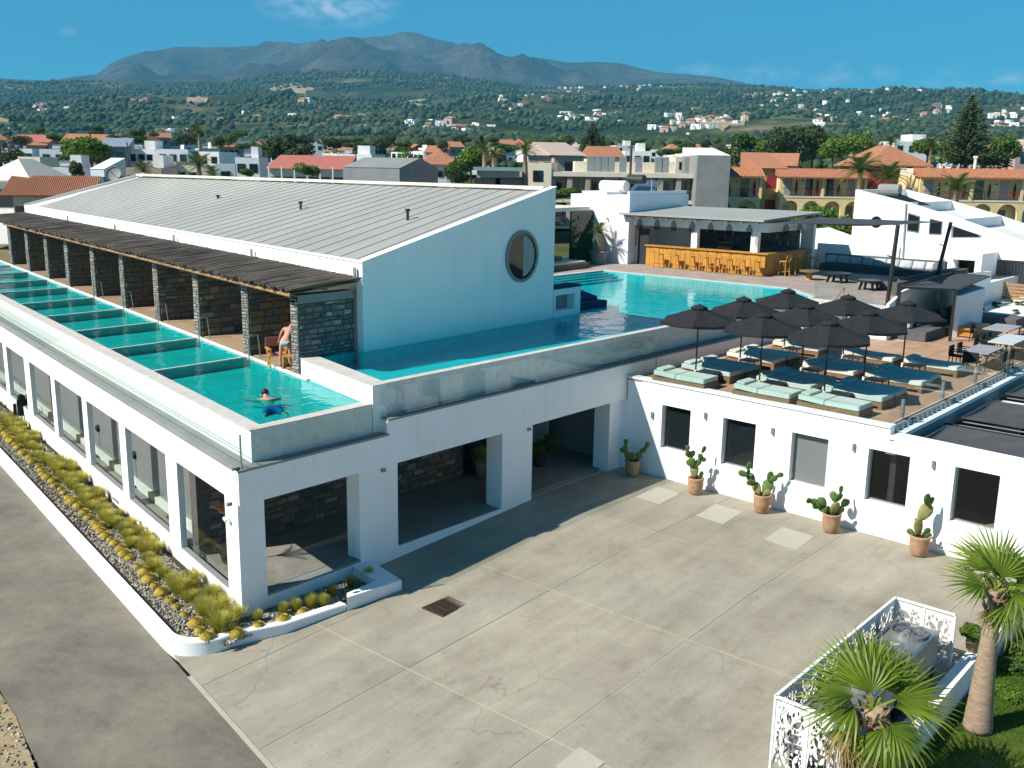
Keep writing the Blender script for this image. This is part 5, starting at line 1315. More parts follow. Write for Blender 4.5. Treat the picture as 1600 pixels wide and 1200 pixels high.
gb = [rp(58, .3), rp(2, .3)] + [(p[0], p[1]) for p in arcpts(.3)[6:]] + [(18.0, 21.0), (18.1, 22.3), (15.0, 22.35)] + [rp(.9, 2.3), rp(58, 2.4)]
GBo = props(link('planting_bed', MB().prism(gb, -.9, -.40).mesh('planting_bed', M['soil'])), kind='structure')
def in_bed():
    while True:
        if rng.random() < .82: s = rng.uniform(-.2, 34) if rng.random() < .8 else rng.uniform(-.2, 10); p = rp(s, rng.uniform(.45, 2.0 if s > .8 else 1.0))
        else: p = (rng.uniform(12.6, 18.0), 0); p = (p[0], rng.uniform(21.25 - .02 * (p[0] - 14), 22.25))
        d = (np.array(p) - K0); s = d @ A; t = d @ AN
        if s < 1.2 and t < 1.2 and (s - 1.35) ** 2 + (t - 1.15) ** 2 > .72 ** 2: continue
        return p
N = 15000; P = np.array([in_bed() for _ in range(N)]); rr_ = rng.uniform(.018, .05, N)
V = (IV[None] * rr_[:, None, None] * rng.uniform(.6, 1.3, (N, 1, 3))) + np.concatenate([P, np.full((N, 1), -.385) + rng.uniform(-.02, .02, (N, 1))], 1)[:, None, :]
props(link('gravel', np_mesh('gravel', V.reshape(-1, 3), (IF[None] + (np.arange(N) * len(IV))[:, None, None]).reshape(-1, 3), M['gravel'], np.repeat(rng.uniform(0, 1, N), len(IV)))), 'grey and white gravel covering the planting bed', 'gravel', kind='stuff')
def tuft_mesh(name, h, spread, N, mat, w=.008, seed=0):
    g = np.random.default_rng(seed); V = []; Fc = []; S = []
    for i in range(N):
        a = g.uniform(0, 6.283); r0 = abs(g.normal(0, .10)) * spread * 2; lean = g.uniform(.15, 1.0) * spread; hh = h * g.uniform(.6, 1.05); b0 = (r0 * math.cos(a), r0 * math.sin(a)); wa = a + 1.57 + g.uniform(-.6, .6); n0 = len(V); ws = w * g.uniform(.7, 1.5)
        for k in range(4):
            f = k / 3; x = b0[0] + math.cos(a) * lean * f ** 1.7; y = b0[1] + math.sin(a) * lean * f ** 1.7; z = hh * (f - .28 * f * f * lean / spread); ww = ws * (1 - f * .85)
            V += [(x - math.cos(wa) * ww, y - math.sin(wa) * ww, z), (x + math.cos(wa) * ww, y + math.sin(wa) * ww, z)]; S += [f * .7 + .3 * g.random()] * 2
        Fc += [(n0 + 2 * k, n0 + 2 * k + 1, n0 + 2 * k + 3, n0 + 2 * k + 2) for k in range(3)]
    return np_mesh(name, V, Fc, mat, S)
TM = [tuft_mesh('grass_tuft', .56, .36, 900, M['tuft'], .008, s) for s in range(4)]
BMs = []
for sd in range(3):
    g = np.random.default_rng(sd + 50); V = []; Fc = []; S = []
    n_ = 18; m_ = 9
    for j in range(m_ + 1):
        ph = math.pi * .5 * (1 - j / m_) if False else math.pi * j / m_ * .62
        for i in range(n_ * 2):
            th = math.pi * i / n_; rib = 1 + .07 * (1 if i % 2 else -1); V.append((.17 * rib * math.sin(ph) * math.cos(th), .17 * rib * math.sin(ph) * math.sin(th), .06 + .15 * math.cos(ph))); S.append(.45 + .4 * (i % 2) + g.uniform(-.15, .15))
    for j in range(m_):
        for i in range(n_ * 2): Fc.append((j * n_ * 2 + i, (j + 1) * n_ * 2 + i, (j + 1) * n_ * 2 + (i + 1) % (n_ * 2), j * n_ * 2 + (i + 1) % (n_ * 2)))
    for i in range(500):
        ph = abs(g.normal(0, .9)); ph = min(ph, 1.9); th = g.uniform(0, 6.283); d = np.array([math.sin(ph) * math.cos(th), math.sin(ph) * math.sin(th), math.cos(ph)]); b0 = d * [.17, .17, .15] + [0, 0, .06]; t_ = np.cross(d, [0, 0, 1]); t_ = t_ / (np.linalg.norm(t_) + 1e-6) * .005; e = b0 + d * .05 + g.normal(0, .012, 3); n0 = len(V); V += [tuple(b0 - t_), tuple(b0 + t_), tuple(e), tuple(e)]; S += [.9] * 4; Fc.append((n0, n0 + 1, n0 + 2, n0 + 3))
    BMs.append(np_mesh('golden_cactus', V, Fc, M['barrel'], S))
sI = 0; s = .8; k = 0
while s < 33:
    for row in range(2):
        if row == 1 and rng.random() < .35: continue
        p = rp(s + rng.uniform(-.15, .15) + row * .3, (1.38 if row == 0 else 1.80) + rng.uniform(-.12, .12)); sc = rng.uniform(.75, 1.15) * (1.12 if s < 4 else .95)
        o = link('grass_tuft', TM[k % 4], None, (p[0], p[1], -.40), (0, 0, rng.uniform(0, 6.28)), (sc, sc, sc * rng.uniform(.8, 1.15)))
        props(o, 'yellow-green feather grass tuft in the bed between road and white side wall', 'grass', 'feather grass tufts along the side wall'); k += 1
    s += .74
s = 1.0
while s < 33:
    p = rp(s + rng.uniform(-.08, .08), .94 + rng.uniform(-.06, .06)); sc = rng.uniform(.72, 1.32)
    o = link('golden_cactus', BMs[k % 3], None, (p[0], p[1], -.40), (0, 0, rng.uniform(0, 6.28)), (sc, sc, sc * .9))
    props(o, 'small round golden cactus in the gravel row beside the road kerb', 'cactus', 'golden cacti in a row along the kerb'); k += 1; s += rng.uniform(.42, .80)
for i, (x, y, sc, lab) in enumerate(((324, 997, 1.25, 'round golden cactus right in the rounded corner of the planter'), (370, 990, 1.15, 'golden cactus just right of the corner, under the front pier'), (404, 978, 1, 'golden cactus in front of a tall dark green tuft'), (442, 968, 1.1, 'large golden cactus in the middle of the front bed'), (473, 955, .9, 'golden cactus at the start of the shaded front bed'), (545, 927, .9, 'shaded round cactus near the end of the front bed'), (410, 948, .0, ''))):
    if not sc: continue
    q = gz(x, y + 6, -.4); o = link('golden_cactus', BMs[i % 3], None, q, (0, 0, i), (sc,) * 3); props(o, lab, 'cactus', None)
for i, (x, y, sc, lab) in enumerate(((403, 968, .75, 'bright green grass tuft left in the front bed beside the corner pier'), (443, 957, .8, 'grass tuft behind the large golden cactus in the front bed'), (462, 953, .85, 'tall grass tuft left of centre in the front bed'), (486, 948, .95, 'dark grass tuft under the front window of the bed'), (505, 946, .9, 'broad brownish grass tuft in the middle of the front bed'), (520, 930, .8, 'shaded grass tuft in the front bed beyond the broad one'), (548, 915, .9, 'tall shaded grass tuft near the end of the front bed'), (576, 905, 1.0, 'last shaded grass tuft beside the white end box'), (365, 990, .6, 'thin straw-coloured tuft at the foot of the corner pier'))):
    q = gz(x, y + 4, -.4); o = link('grass_tuft', TM[i % 4], None, q, (0, 0, i * 1.3), (sc * .62, sc * .62, sc)); props(o, lab, 'grass')

# ================================================================== POTS WITH PRICKLY PEARS
def pot_mesh(r=.30, h=.66): return MB().lathe(0, 0, [(r * .62, 0), (r * .80, h * .12), (r * .98, h * .55), (r * .95, h * .82), (r * 1.03, h * .9), (r * 1.06, h * .97), (r * 1.0, h), (r * .86, h), (r * .84, h * .88), (.02, h * .88)], 22)
POT = pot_mesh().mesh('pot', M['terra'], True)
SOILM = MB().lathe(0, 0, [(.26, .57), (.26, .585), (.01, .59)], 16).mesh('soil', M['soil'])
b = bmesh.new(); bmesh.ops.create_icosphere(b, subdivisions=2, radius=1)
Vp = np.array([v.co for v in b.verts]) * [.5, .12, .5]; Vp[:, 2] += .5; Vp[:, 0] *= (.45 + .48 * np.clip(Vp[:, 2], 0, 1)); Vp[:, 2] *= 1.12; Fp = [[v.index for v in f.verts] for f in b.faces]; b.free()
PADS = [np_mesh('pad', Vp, Fp, M['pad'], np.full(len(Vp), v)) for v in (.15, .4, .9)]
CP = np.array(ray(1300, 780)); CPa = math.atan2(-CP[0], CP[1])       # pads face roughly along the wall
def cactus_pot(x, y, z, label, pads, sc=1.0):
    t = thing('potted_cactus', label, 'potted cactus', (x, y, z), R(-48), 'terracotta pots with prickly pears along the white wing'); t.scale = (sc,) * 3
    link('pot', POT, t); link('soil', SOILM, t)
    def grow(base, ang, size, lst, mat):
        p = link('pad', PADS[mat], t, base, (random.uniform(-.3, .3), ang, random.uniform(-.6, .6)), (size, size, size))
        tip = (base[0] + math.sin(ang) * size * .94, base[1], base[2] + math.cos(ang) * size * .94)
        for (da, ss, l2, m2) in lst: grow(tip, ang + da, ss, l2, m2)
    for (bx, a, s_, l_, m_) in pads: grow((bx, random.uniform(-.06, .06), .60), a, s_, l_, m_)
    return t
S = []
cactus_pot(31.55, 21.25, 0, 'shaded terracotta pot with a small prickly pear in the inner courtyard corner', [(-.05, -.5, .42, [(-.5, .3, [], 0), (.3, .32, [(.2, .26, [], 0)], 0)], 1), (.08, .5, .40, [(.4, .30, [(-.4, .28, [], 0)], 0)], 0), (0, 0, .36, [], 1)])
cactus_pot(31.35, 18.22, 0, 'terracotta pot with a bushy prickly pear under the first wing window', [(-.04, -.1, .48, [(-.75, .34, [], 0), (-.25, .40, [(-.3, .34, [(.9, .26, [], 0)], 0), (.6, .28, [], 0)], 1), (.7, .34, [(-.3, .3, [(.1, .28, [], 0)], 0), (.6, .26, [], 0)], 0)], 2), (.1, .6, .3, [], 0)])
cactus_pot(31.25, 15.42, 0, 'terracotta pot with a two-branched prickly pear between the first two windows', [(-.08, -.5, .45, [(-.1, .42, [(-.7, .34, [], 0), (.2, .26, [(.9, .28, [], 0)], 0)], 1), (-.6, .30, [], 0)], 2), (.06, .2, .55, [(.1, .34, [], 0), (.7, .32, [(.2, .26, [], 0)], 0)], 1), (0, .8, .3, [], 2)], 1.04)
cactus_pot(31.1, 12.75, 0, 'terracotta pot with a wide spreading prickly pear before the fourth window', [(-.05, -.9, .42, [(-.1, .36, [(-.3, .28, [], 0)], 0), (.7, .30, [], 0), (-.8, .26, [], 0)], 1), (.0, .1, .46, [(-.4, .34, [], 1), (.4, .34, [(-.2, .26, [], 0)], 0)], 2), (.08, .7, .36, [(.2, .32, [], 0), (-.6, .3, [], 0)], 0), (-.1, -.4, .3, [(-.2, .34, [], 1)], 1)], 1.04)
cactus_pot(31.05, 9.78, 0, 'terracotta pot with a tall crooked brownish prickly pear nearest the palms', [(-.03, -.12, .52, [(.62, .58, [(-.9, .42, [], 0), (-.1, .30, [], 0)], 2), (-.9, .12, [], 0)], 2), (.12, .3, .3, [], 0), (-.14, -.9, .28, [], 0), (.1, 1.0, .22, [], 0)], 1.05)

# ================================================================== PALMS
def fan_leaf(seed, N=46, Lr=1.0, span=4.3, droop=.35, tip=.0, petiole=.9, dry=False):
    "a fan leaf: blades radiate from the end of the stalk; leaf points along +Y from the origin, hub at y=petiole"
    g = np.random.default_rng(seed); V = []; Fc = []; S = []
    for (t0, t1, w) in ((0, 1, .028),):
        n0 = len(V)
        for k in range(5):
            f = k / 4; V += [(-w * (1 - .4 * f), petiole * f, .10 * math.sin(math.pi * f * .5)), (w * (1 - .4 * f), petiole * f, .10 * math.sin(math.pi * f * .5))]; S += [.75, .75]
        Fc += [(n0 + 2 * k, n0 + 2 * k + 1, n0 + 2 * k + 3, n0 + 2 * k + 2) for k in range(4)]
    hub = np.array([0, petiole, .10])
    for i in range(N):
        u = (i + .5) / N - .5; a = u * span; L = Lr * (1 - .30 * abs(2 * u) ** 2) * g.uniform(.92, 1.05); n0 = len(V); dr = droop * g.uniform(.8, 1.3) * (1 + .8 * abs(u)); al = span / N * .50; tw = g.uniform(-.5, .5) * .02
        for k in range(7):
            f = k / 6; r = L * f; aa = a + (g.normal(0, .012) if k > 3 else 0)
            w = min(r * al * (1 if f < .45 else 1), L * .45 * al) * (1 - max(0, (f - .45) / .55) ** 1.3 * .93); z = .16 * abs(math.sin(a)) * f - dr * max(0, f - .25) ** 2 * L * 1.5; pl = (.014 if i % 2 else -.014) * (1 if f < .8 else .3) * min(1, f * 3)
            dx, dy = math.sin(aa), math.cos(aa)
            V += [(hub[0] + dx * r - dy * w, hub[1] + dy * r + dx * w, hub[2] + z + pl), (hub[0] + dx * r + dy * w, hub[1] + dy * r - dx * w, hub[2] + z - pl)]
            v = .15 + .5 * f + g.uniform(-.08, .08) + (max(0, f - .78) * 2.2 * tip); S += [v, v]
        Fc += [(n0 + 2 * k, n0 + 2 * k + 1, n0 + 2 * k + 3, n0 + 2 * k + 2) for k in range(6)]
    return np_mesh('leaf', V, Fc, M['dry'] if dry else M['fan'], np.clip(S, 0, 1))
FL = [fan_leaf(s, 25, 1.2, 2.35 + .22 * s, .22 + .08 * s, .4 + .45 * s, .42) for s in range(4)]
FD = [fan_leaf(20 + s, 30, 1.0, 2.2, 1.1, 1, .5, True) for s in range(2)]
def trunk_mesh(h, r0, r1, lean=(0, 0), rings=16, n=14, seed=0):
    g = np.random.default_rng(seed); mb = MB(); V = []; Rr = []
    m_ = int(h / .09)
    for k in range(m_ + 1):
        f = k / m_; r = r0 * (1 - f) ** 1.6 * .45 + r1 + (r0 - r1) * .55 * (1 - f); r *= 1 + (.022 if k % 2 else -.008) + g.uniform(-.012, .012)
        V.append((lean[0] * f * f, lean[1] * f * f, h * f)); Rr.append(r)
    return mb.tube(V, Rr, n)
def fan_palm(label, base, h, lean, leaves, dead, sc=1.0, r0=.36, r1=.19, seed=1):
    t = thing('fan_palm', label, 'palm tree', base)
    part('trunk', trunk_mesh(h, r0, r1, lean, seed=seed), M['trunk'], t, True)
    top = (lean[0], lean[1], h)
    for i, (az, el, s_) in enumerate(leaves):
        m_ = FL[i % 4]; o = link('leaf', m_, t, top, (0, 0, 0), (s_ * sc,) * 3)
        o.rotation_euler = Matrix.Rotation(az, 4, 'Z').to_3x3().__matmul__(Matrix.Rotation(el, 3, 'X')).__matmul__(Matrix.Rotation(random.uniform(-.6, .6), 3, 'Y')).to_euler()
    for i, (az, el, s_) in enumerate(dead):
        o = link('dry_leaf', FD[i % 2], t, (top[0], top[1], top[2] - .12), (0, 0, 0), (s_ * sc,) * 3); o['label'] = 'dried brown hanging fan leaf'
        o.rotation_euler = Matrix.Rotation(az, 4, 'Z').to_3x3().__matmul__(Matrix.Rotation(el, 3, 'X')).to_euler()
    sh = MB(); g = random.Random(seed)
    for k in range(46):
        a = g.uniform(0, 6.28); z0 = h - g.uniform(.05, .55); p = (top[0] + r1 * math.cos(a), top[1] + r1 * math.sin(a), z0); q = (top[0] + (r1 + .12) * math.cos(a), top[1] + (r1 + .12) * math.sin(a), z0 + .22); sh.bar(p, q, .05, .02)
    part('leaf_bases', sh, M['dryflat'], t); return t
M['dryflat'] = mottled('dry_leaf_base', (.24, .14, .08), (.40, .27, .17), 8, .9)
def azd(dx, dy):
    "rotation about Z that points local +Y along (screen right dx, away dy)"
    v = RH * dx + FH * dy; return math.atan2(-v[0], v[1])
FP2 = gz(1527, 1138, -.35)
fan_palm('tall slim fan palm on the lawn at the right with a smooth ringed trunk', FP2, 3.30, (RH[0] * .10 + FH[0] * .15, RH[1] * .10 + FH[1] * .15),
         [(azd(-1, -.15), .25, 1.0), (azd(-.35, .8), .70, 1.05), (azd(.2, 1), .95, 1.1), (azd(.8, .6), .6, 1.05), (azd(1, -.1), .15, 1.05), (azd(.15, -1), -.75, .95), (azd(-.5, .3), 1.1, .85), (azd(.6, -.6), -.25, .9), (azd(.4, .3), 1.2, .8)],
         [(azd(-.5, -.8), -1.15, .6), (azd(.5, -.8), -1.2, .65), (azd(.9, .2), -1.1, .6), (azd(0, -1), -1.3, .55), (azd(-1, .2), -1.3, .5)], .92, .26, .14, 2)
FP1 = gz(1398, 1262, -.35)
fan_palm('nearer fan palm at the bottom right leaning over the white leaf-patterned screen', FP1, 2.15, (RH[0] * -.65, RH[1] * -.65),
         [(azd(-1, .25), .35, 1.05), (azd(-.35, .95), .8, 1.1), (azd(.2, 1), .8, 1.1), (azd(.8, .7), .5, 1.15), (azd(1, .2), .25, 1.15), (azd(1, -.3), .05, 1.0), (azd(-.9, -.15), .05, 1.0), (azd(.3, -1), -.65, 1.0), (azd(.75, -.8), -.55, .95), (azd(-.1, .5), 1.2, .8)],
         [(azd(-1, -.35), -.45, .95), (azd(-.8, -.6), -.7, .9), (azd(-.3, -1), -1.15, .8), (azd(.2, -1), -1.2, .8), (azd(.9, -.6), -.9, .85), (azd(.6, -.3), -1.2, .7)], .98, .30, .20, 5)

# ================================================================== SCREENED MACHINE ENCLOSURE
def leaf_panel(L, H, seed):
    "cut-steel sheet with leaf-shaped holes, in its own plane (x along, y up)"
    g = random.Random(seed); cu = bpy.data.curves.new('screen_panel', 'CURVE'); cu.dimensions = '2D'; cu.fill_mode = 'BOTH'; cu.extrude = .006
    def spl(pts):
        s = cu.splines.new('POLY'); s.points.add(len(pts) - 1); s.use_cyclic_u = True
        for i, p in enumerate(pts): s.points[i].co = (p[0], p[1], 0, 1)
    spl([(0, 0), (L, 0), (L, H), (0, H)])
    placed = []; tries = 0
    while tries < 900:
        tries += 1; size = g.uniform(.17, .30) if tries < 350 else g.uniform(.07, .13); x = g.uniform(.09, L - .09); y = g.uniform(.09, H - .09)
        if x - size * .75 < .05 or x + size * .75 > L - .05 or y - size * .75 < .05 or y + size * .75 > H - .05: continue
        ar = .36 if tries < 350 else .45
        if any((x - a) ** 2 + (y - b_) ** 2 < ((size + s_) * .47) ** 2 for a, b_, s_ in placed): continue
        placed.append((x, y, size)); th = g.choice([.6, .9, 1.2, 2.0, 2.4, 2.7, 1.57]) + g.uniform(-.3, .3); pts = []
        for k in range(7): f = k / 6; pts.append((size * (f - .5) * 1.35, size * ar * math.sin(math.pi * f) * (1 - .25 * f) + .12 * size * math.sin(math.pi * f)))
        for k in range(5, 0, -1): f = k / 6; pts.append((size * (f - .5) * 1.35, -size * ar * .8 * math.sin(math.pi * f) + .12 * size * math.sin(math.pi * f)))
        c, s = math.cos(th), math.sin(th); spl([(x + p[0] * c - p[1] * s, y + p[0] * s + p[1] * c) for p in pts])
    ob = bpy.data.objects.new('tmp', cu); COL.objects.link(ob); dg = bpy.context.evaluated_depsgraph_get(); me = bpy.data.meshes.new_from_object(ob.evaluated_get(dg)); bpy.data.objects.remove(ob); me.materials.clear(); me.materials.append(M['lattice']); me.name = 'screen_panel'; return me
ex0, ex1, ey0, ey1, eh = 17.17, 23.6, 6.42, 7.86, 1.62
SCR = thing('screen_fence', 'white steel screen fence with cut-out leaf pattern around the machines', 'screen fence', (ex0, ey0, 0))
PMs = [leaf_panel(1.06, 1.50, s) for s in (1, 2, 3)]
def panels(P0, P1, n, off=.07):
    P0 = np.array(P0); P1 = np.array(P1); d = (P1 - P0) / n; L = np.linalg.norm(d); a = math.atan2(d[1], d[0])
    for k in range(n):
        q = P0 + d * k; o = link('screen_panel', PMs[(k + int(L * 7)) % 3], SCR, (float(q[0]) - ex0 + math.cos(a) * .02, float(q[1]) - ey0 + math.sin(a) * .02, off), (math.pi / 2, 0, a), ((L - .04) / 1.06, 1, 1))
        pst = MB().box(q[0] - .025, q[0] + .025, q[1] - .025, q[1] + .025, 0, eh); part('post', pst, M['lattice'], SCR, world=True)
panels((ex0, ey0), (ex0, ey1), 2); panels((ex0, ey1), (ex1, ey1), 6); panels((ex1, ey1), (ex1, ey0), 2)
part('post', MB().box(ex1 - .025, ex1 + .025, ey0 - .025, ey0 + .025, 0, eh), M['lattice'], SCR, world=True)
for a, b_ in (((ex0, ey0), (ex0, ey1)), ((ex0, ey1), (ex1, ey1)), ((ex1, ey1), (ex1, ey0))): part('top_rail', MB().bar((*a, eh + .021), (*b_, eh + .021), .07, .04), M['lattice'], SCR, world=True)
def ac_unit(label, x0, x1, y0, y1, h, fans, z=0):
    t = thing('cooling_unit', label, 'cooling unit', ((x0 + x1) / 2, (y0 + y1) / 2, z), group=None); a = (x1 - x0) / 2; b_ = (y1 - y0) / 2
    part('casing', MB().box(-a, a, -b_, b_, .42, h), M['galv'], t); part('coil', MB().box(-a + .03, a - .03, -b_ + .03, b_ - .03, .03, .419), M['dark'], t)
    part('rim', MB().box(-a - .02, a + .02, b_ - .04, b_ + .02, h, h + .05).box(-a - .02, a + .02, -b_ - .02, -b_ + .04, h, h + .05), M['steel'], t)
    for k in range(fans):
        cx = -a + (k + .5) * 2 * a / fans; r = min(b_, a / fans) * .86
        f = part('fan_ring', MB().lathe(cx, 0, [(r, h + .001), (r * 1.0, h + .10), (r * .93, h + .10), (r * .90, h + .01)], 24), M['galv'], t)
        o = MB().lathe(cx, 0, [(r * .9, h + .002), (r * .9, h + .008)], 24); link('fan_well', o.mesh('fan_well', M['dark']), f)
        gmb = MB()
        for q_ in range(5): rr_2 = r * (.25 + .15 * q_); gmb.tube([(cx + rr_2 * math.cos(6.283 * i / 20), rr_2 * math.sin(6.283 * i / 20), h + .10 + .05 * (1 - q_ / 4)) for i in range(21)], .006, 4, False)
        for q_ in range(12): an = q_ * math.pi / 6; gmb.bar((cx, 0, h + .155), (cx + r * .93 * math.cos(an), r * .93 * math.sin(an), h + .10), .010)
        link('grille', gmb.mesh('grille', M['steel']), f)
        bl = MB()
        for q_ in range(5): an = q_ * 1.2566; bl.add([(cx, 0, h + .03), (cx + r * .8 * math.cos(an), r * .8 * math.sin(an), h + .02), (cx + r * .8 * math.cos(an + .5), r * .8 * math.sin(an + .5), h + .06)], [(0, 1, 2)])
        link('fan_blade', bl.mesh('fan_blade', M['grey']), f)
    return t
ac_unit('long galvanised cooling unit with two domed mesh fans at the far end of the screen', 20.7, 23.2, 6.62, 7.62, 1.28, 2)
ac_unit('second galvanised cooling unit in the middle of the screened enclosure', 18.95, 20.5, 6.62, 7.62, 1.20, 1)
ac_unit('nearest cooling unit with a black coil side behind the front screen', 17.4, 18.75, 6.55, 7.62, 1.15, 1)
# retaining wall beside the lawn
RW_ = thing('retaining_wall', 'low white retaining wall between the screened machines and the lawn', 'wall', (20, 6.1, -.6))
part('wall', MB().prism([(12.0, 5.88), (32, 6.12), (32, 6.36), (12.0, 6.30)], -.9, .32), M['white'], RW_, world=True)
def small_pot(label, x, y, z, sc, tm, hh):
    t = thing('potted_plant', label, 'potted plant', (x, y, z)); link('pot', POT, t, (0, 0, 0), (0, 0, 0), (sc * .7,) * 3); link('soil', SOILM, t, (0, 0, 0), (0, 0, 0), (sc * .7,) * 3)
    link('foliage', tm, t, (0, 0, .40 * sc), (0, 0, 0), (sc * hh,) * 3); return t
def leafball(name, N, r, ls, mat, seed=0, lobes=5, flat=.8, core=.0):
    "a crown: many small leaf blades spread over and through several lobes"
    g = np.random.default_rng(seed); C = g.normal(0, .42, (lobes, 3)) * [r, r, r * flat * .8]; Rl = g.uniform(.42, .72, lobes) * r
    li = g.integers(0, lobes, N); d = g.normal(0, 1, (N, 3)); d /= np.linalg.norm(d, axis=1)[:, None]; rad = Rl[li] * (g.uniform(.45, 1, N) ** .5) * (1 + g.normal(0, .06, N))
    P = C[li] + d * rad[:, None] * [1, 1, flat]
    nrm = d + g.normal(0, .55, (N, 3)); nrm /= np.linalg.norm(nrm, axis=1)[:, None]; u = np.cross(nrm, g.normal(0, 1, (N, 3))); u /= np.linalg.norm(u, axis=1)[:, None]; w = np.cross(nrm, u); s = ls * g.uniform(.6, 1.4, N)[:, None]
    V = np.stack([P - u * s, P - w * s * .5, P + u * s, P + w * s * .5], 1).reshape(-1, 3); Fc = np.arange(4 * N).reshape(-1, 4); V[:, 2] += r * flat * .6
    cl = .5 + .5 * np.sin(P[:, 0] * 5 / r + seed) * np.cos(P[:, 1] * 4 / r) * np.sin(P[:, 2] * 6 / r + 1)
    return np_mesh(name, V, Fc, mat, np.repeat(np.clip(.25 + .35 * cl + g.uniform(-.2, .35, N), 0, 1), 4))
CRs = {'b': [leafball('crown', 2600, 1, .085, M['leafbright'], s) for s in (1, 2)], 'g': [leafball('crown', 2600, 1, .085, M['leafy'], s) for s in (3, 4, 5)], 'o': [leafball('crown', 2400, 1, .08, M['leafolive'], s) for s in (6, 7)],
       'd': [leafball('crown', 2600, 1, .09, M['leafdark'], s, 7) for s in (8, 9)], 'y': [leafball('crown', 2200, 1, .08, M['leafyellow'], s) for s in (10, 11)]}
q = gz(1515, 992, .32); small_pot('small terracotta pot with a bright green plant at the end of the retaining wall', 24.75, 6.25, .32, .85, CRs['b'][0], .42)
q = gz(1592, 915, .32); small_pot('terracotta pot with a bright leafy plant at the right border by the palm crown', 27.6, 6.3, .32, 1.0, CRs['b'][1], .6)
# lawn
LWN = MB(); V = []; Fc = []
xs_ = np.linspace(10, 40, 31); ys_ = np.linspace(-8, 5.95, 16)
for y in ys_:
    for x in xs_: V.append((x, y, -.36 + .05 * math.sin(x * 1.1) * math.cos(y * .9) - .0 * x - .03 * (6 - y)))
for j in range(15):
    for i in range(30): Fc.append((j * 31 + i, j * 31 + i + 1, (j + 1) * 31 + i + 1, (j + 1) * 31 + i))
props(link('lawn', LWN.add(V, Fc).mesh('lawn', M['lawn'])), kind='structure')
cyb = None
N = 85000; g = np.random.default_rng(9); Pp = np.zeros((0, 2))
x = g.uniform(15.5, 31, N); y = g.uniform(1.5, 5.9, N); keepm = np.array([1.0] * N)
vz = -.36 + .05 * np.sin(x * 1.1) * np.cos(y * .9) - .03 * (6 - y); a = g.uniform(0, 6.283, N); pt = np.sin(x * 1.7 + 1) * np.cos(y * 1.9) + .5 * np.sin(x * 4.1) * np.sin(y * 3.7); h = g.uniform(.04, .10, N) * (1 + .5 * np.clip(pt, -.6, 1)); w = .007; le = g.uniform(.01, .07, N); la = g.uniform(0, 6.283, N)
V = np.stack([np.stack([x - np.cos(a) * w, y - np.sin(a) * w, vz], 1), np.stack([x + np.cos(a) * w, y + np.sin(a) * w, vz], 1), np.stack([x + np.cos(la) * le, y + np.sin(la) * le, vz + h], 1)], 1).reshape(-1, 3)
dry = np.clip(1.0 - np.abs(x - 20.3) / 2.4, 0, 1) * np.clip(1 - np.abs(y - 4.4) / 1.6, 0, 1)
sh_ = np.clip(.30 + .22 * pt + g.uniform(-.2, .3, N) + dry * .75, 0, 1)
props(link('lawn_grass', np_mesh('lawn_grass', V, np.arange(3 * N).reshape(-1, 3), M['blade'], np.repeat(sh_, 3))), 'bright green lawn grass with a dry straw patch at the bottom right', 'grass', kind='stuff')
gi = 0
for (x, y, s_, lab) in ((24.6, 5.3, .55, 'low green ground-cover mound beside the palm trunk'), (26.5, 4.6, .75, 'broad dark green shrub on the lawn near the right border'), (25.2, 3.9, .6, 'small leafy mound on the lawn right of the palm trunk'), (22.6, 5.7, .35, 'small green clump at the foot of the retaining wall'), (23.6, 4.1, .35, 'tiny leafy clump in the shade of the palm'), (28.3, 5.2, .8, 'leafy shrub against the retaining wall at the right border')):
    gi += 1; mb_ = CRs['b' if gi % 2 else 'g'][0]; o = link('shrub', mb_, None, (x, y, -.5), (0, 0, gi), (s_, s_, s_ * .55)); props(o, lab, 'shrub')
# potted palm by the white block, pots inside
def date_frond(seed, L=1.0, mat='feather'):
    g = np.random.default_rng(seed); V = []; Fc = []; S = []
    for k in range(28):
        f = k / 27; px = 0; py = L * f * (1 - .12 * f); pz = L * (.34 * f - .62 * f * f)
        for sd in (-1, 1):
            ll = L * .27 * math.sin(math.pi * (.12 + .82 * f)) * g.uniform(.85, 1.1); n0 = len(V); w = .014 * L; e = (sd * ll * .85, py + ll * .55, pz - ll * .22 + g.uniform(-.02, .02)); V += [(0, py - w, pz), (0, py + w, pz), e]; v = .3 + .4 * g.random() + .3 * f; S += [v] * 3; Fc.append((n0, n0 + 1, n0 + 2))
    for k in range(8):
        f = k / 8; f2 = (k + 1) / 8; n0 = len(V); P = lambda f: (L * f * (1 - .12 * f), L * (.34 * f - .62 * f * f)); a = P(f); b_ = P(f2); w = .012 * L; V += [(-w, a[0], a[1]), (w, a[0], a[1]), (0, b_[0], b_[1])]; S += [.8] * 3; Fc.append((n0, n0 + 1, n0 + 2))
    return np_mesh('frond', V, Fc, M[mat], S)
DF = [date_frond(s) for s in range(3)]
def date_palm(label, base, h, R_, n=26, r=.25, name='date_palm', wild=1.0, ref=False):
    t = thing(name, label, 'palm tree', base); part('trunk', trunk_mesh(h, r * 1.3, r, (0, 0), seed=int(h * 10)), M['trunk'], t)
    for k in range(n):
        az = k * 2.4; el = 1.15 - 1.55 * (k / n) * wild; o = link('frond', DF[k % 3], t, (0, 0, h), (0, 0, 0), (R_,) * 3)
        o.rotation_euler = Matrix.Rotation(az, 3, 'Z').__matmul__(Matrix.Rotation(el, 3, 'X')).to_euler()
    return t
q = gz(935, 414, 5.4)
t = date_palm('small palm in a dark grey tub against the tall white block', (56.6, 41.75, 5.42), 2.1, 1.25, 20, .26, 'potted_palm')
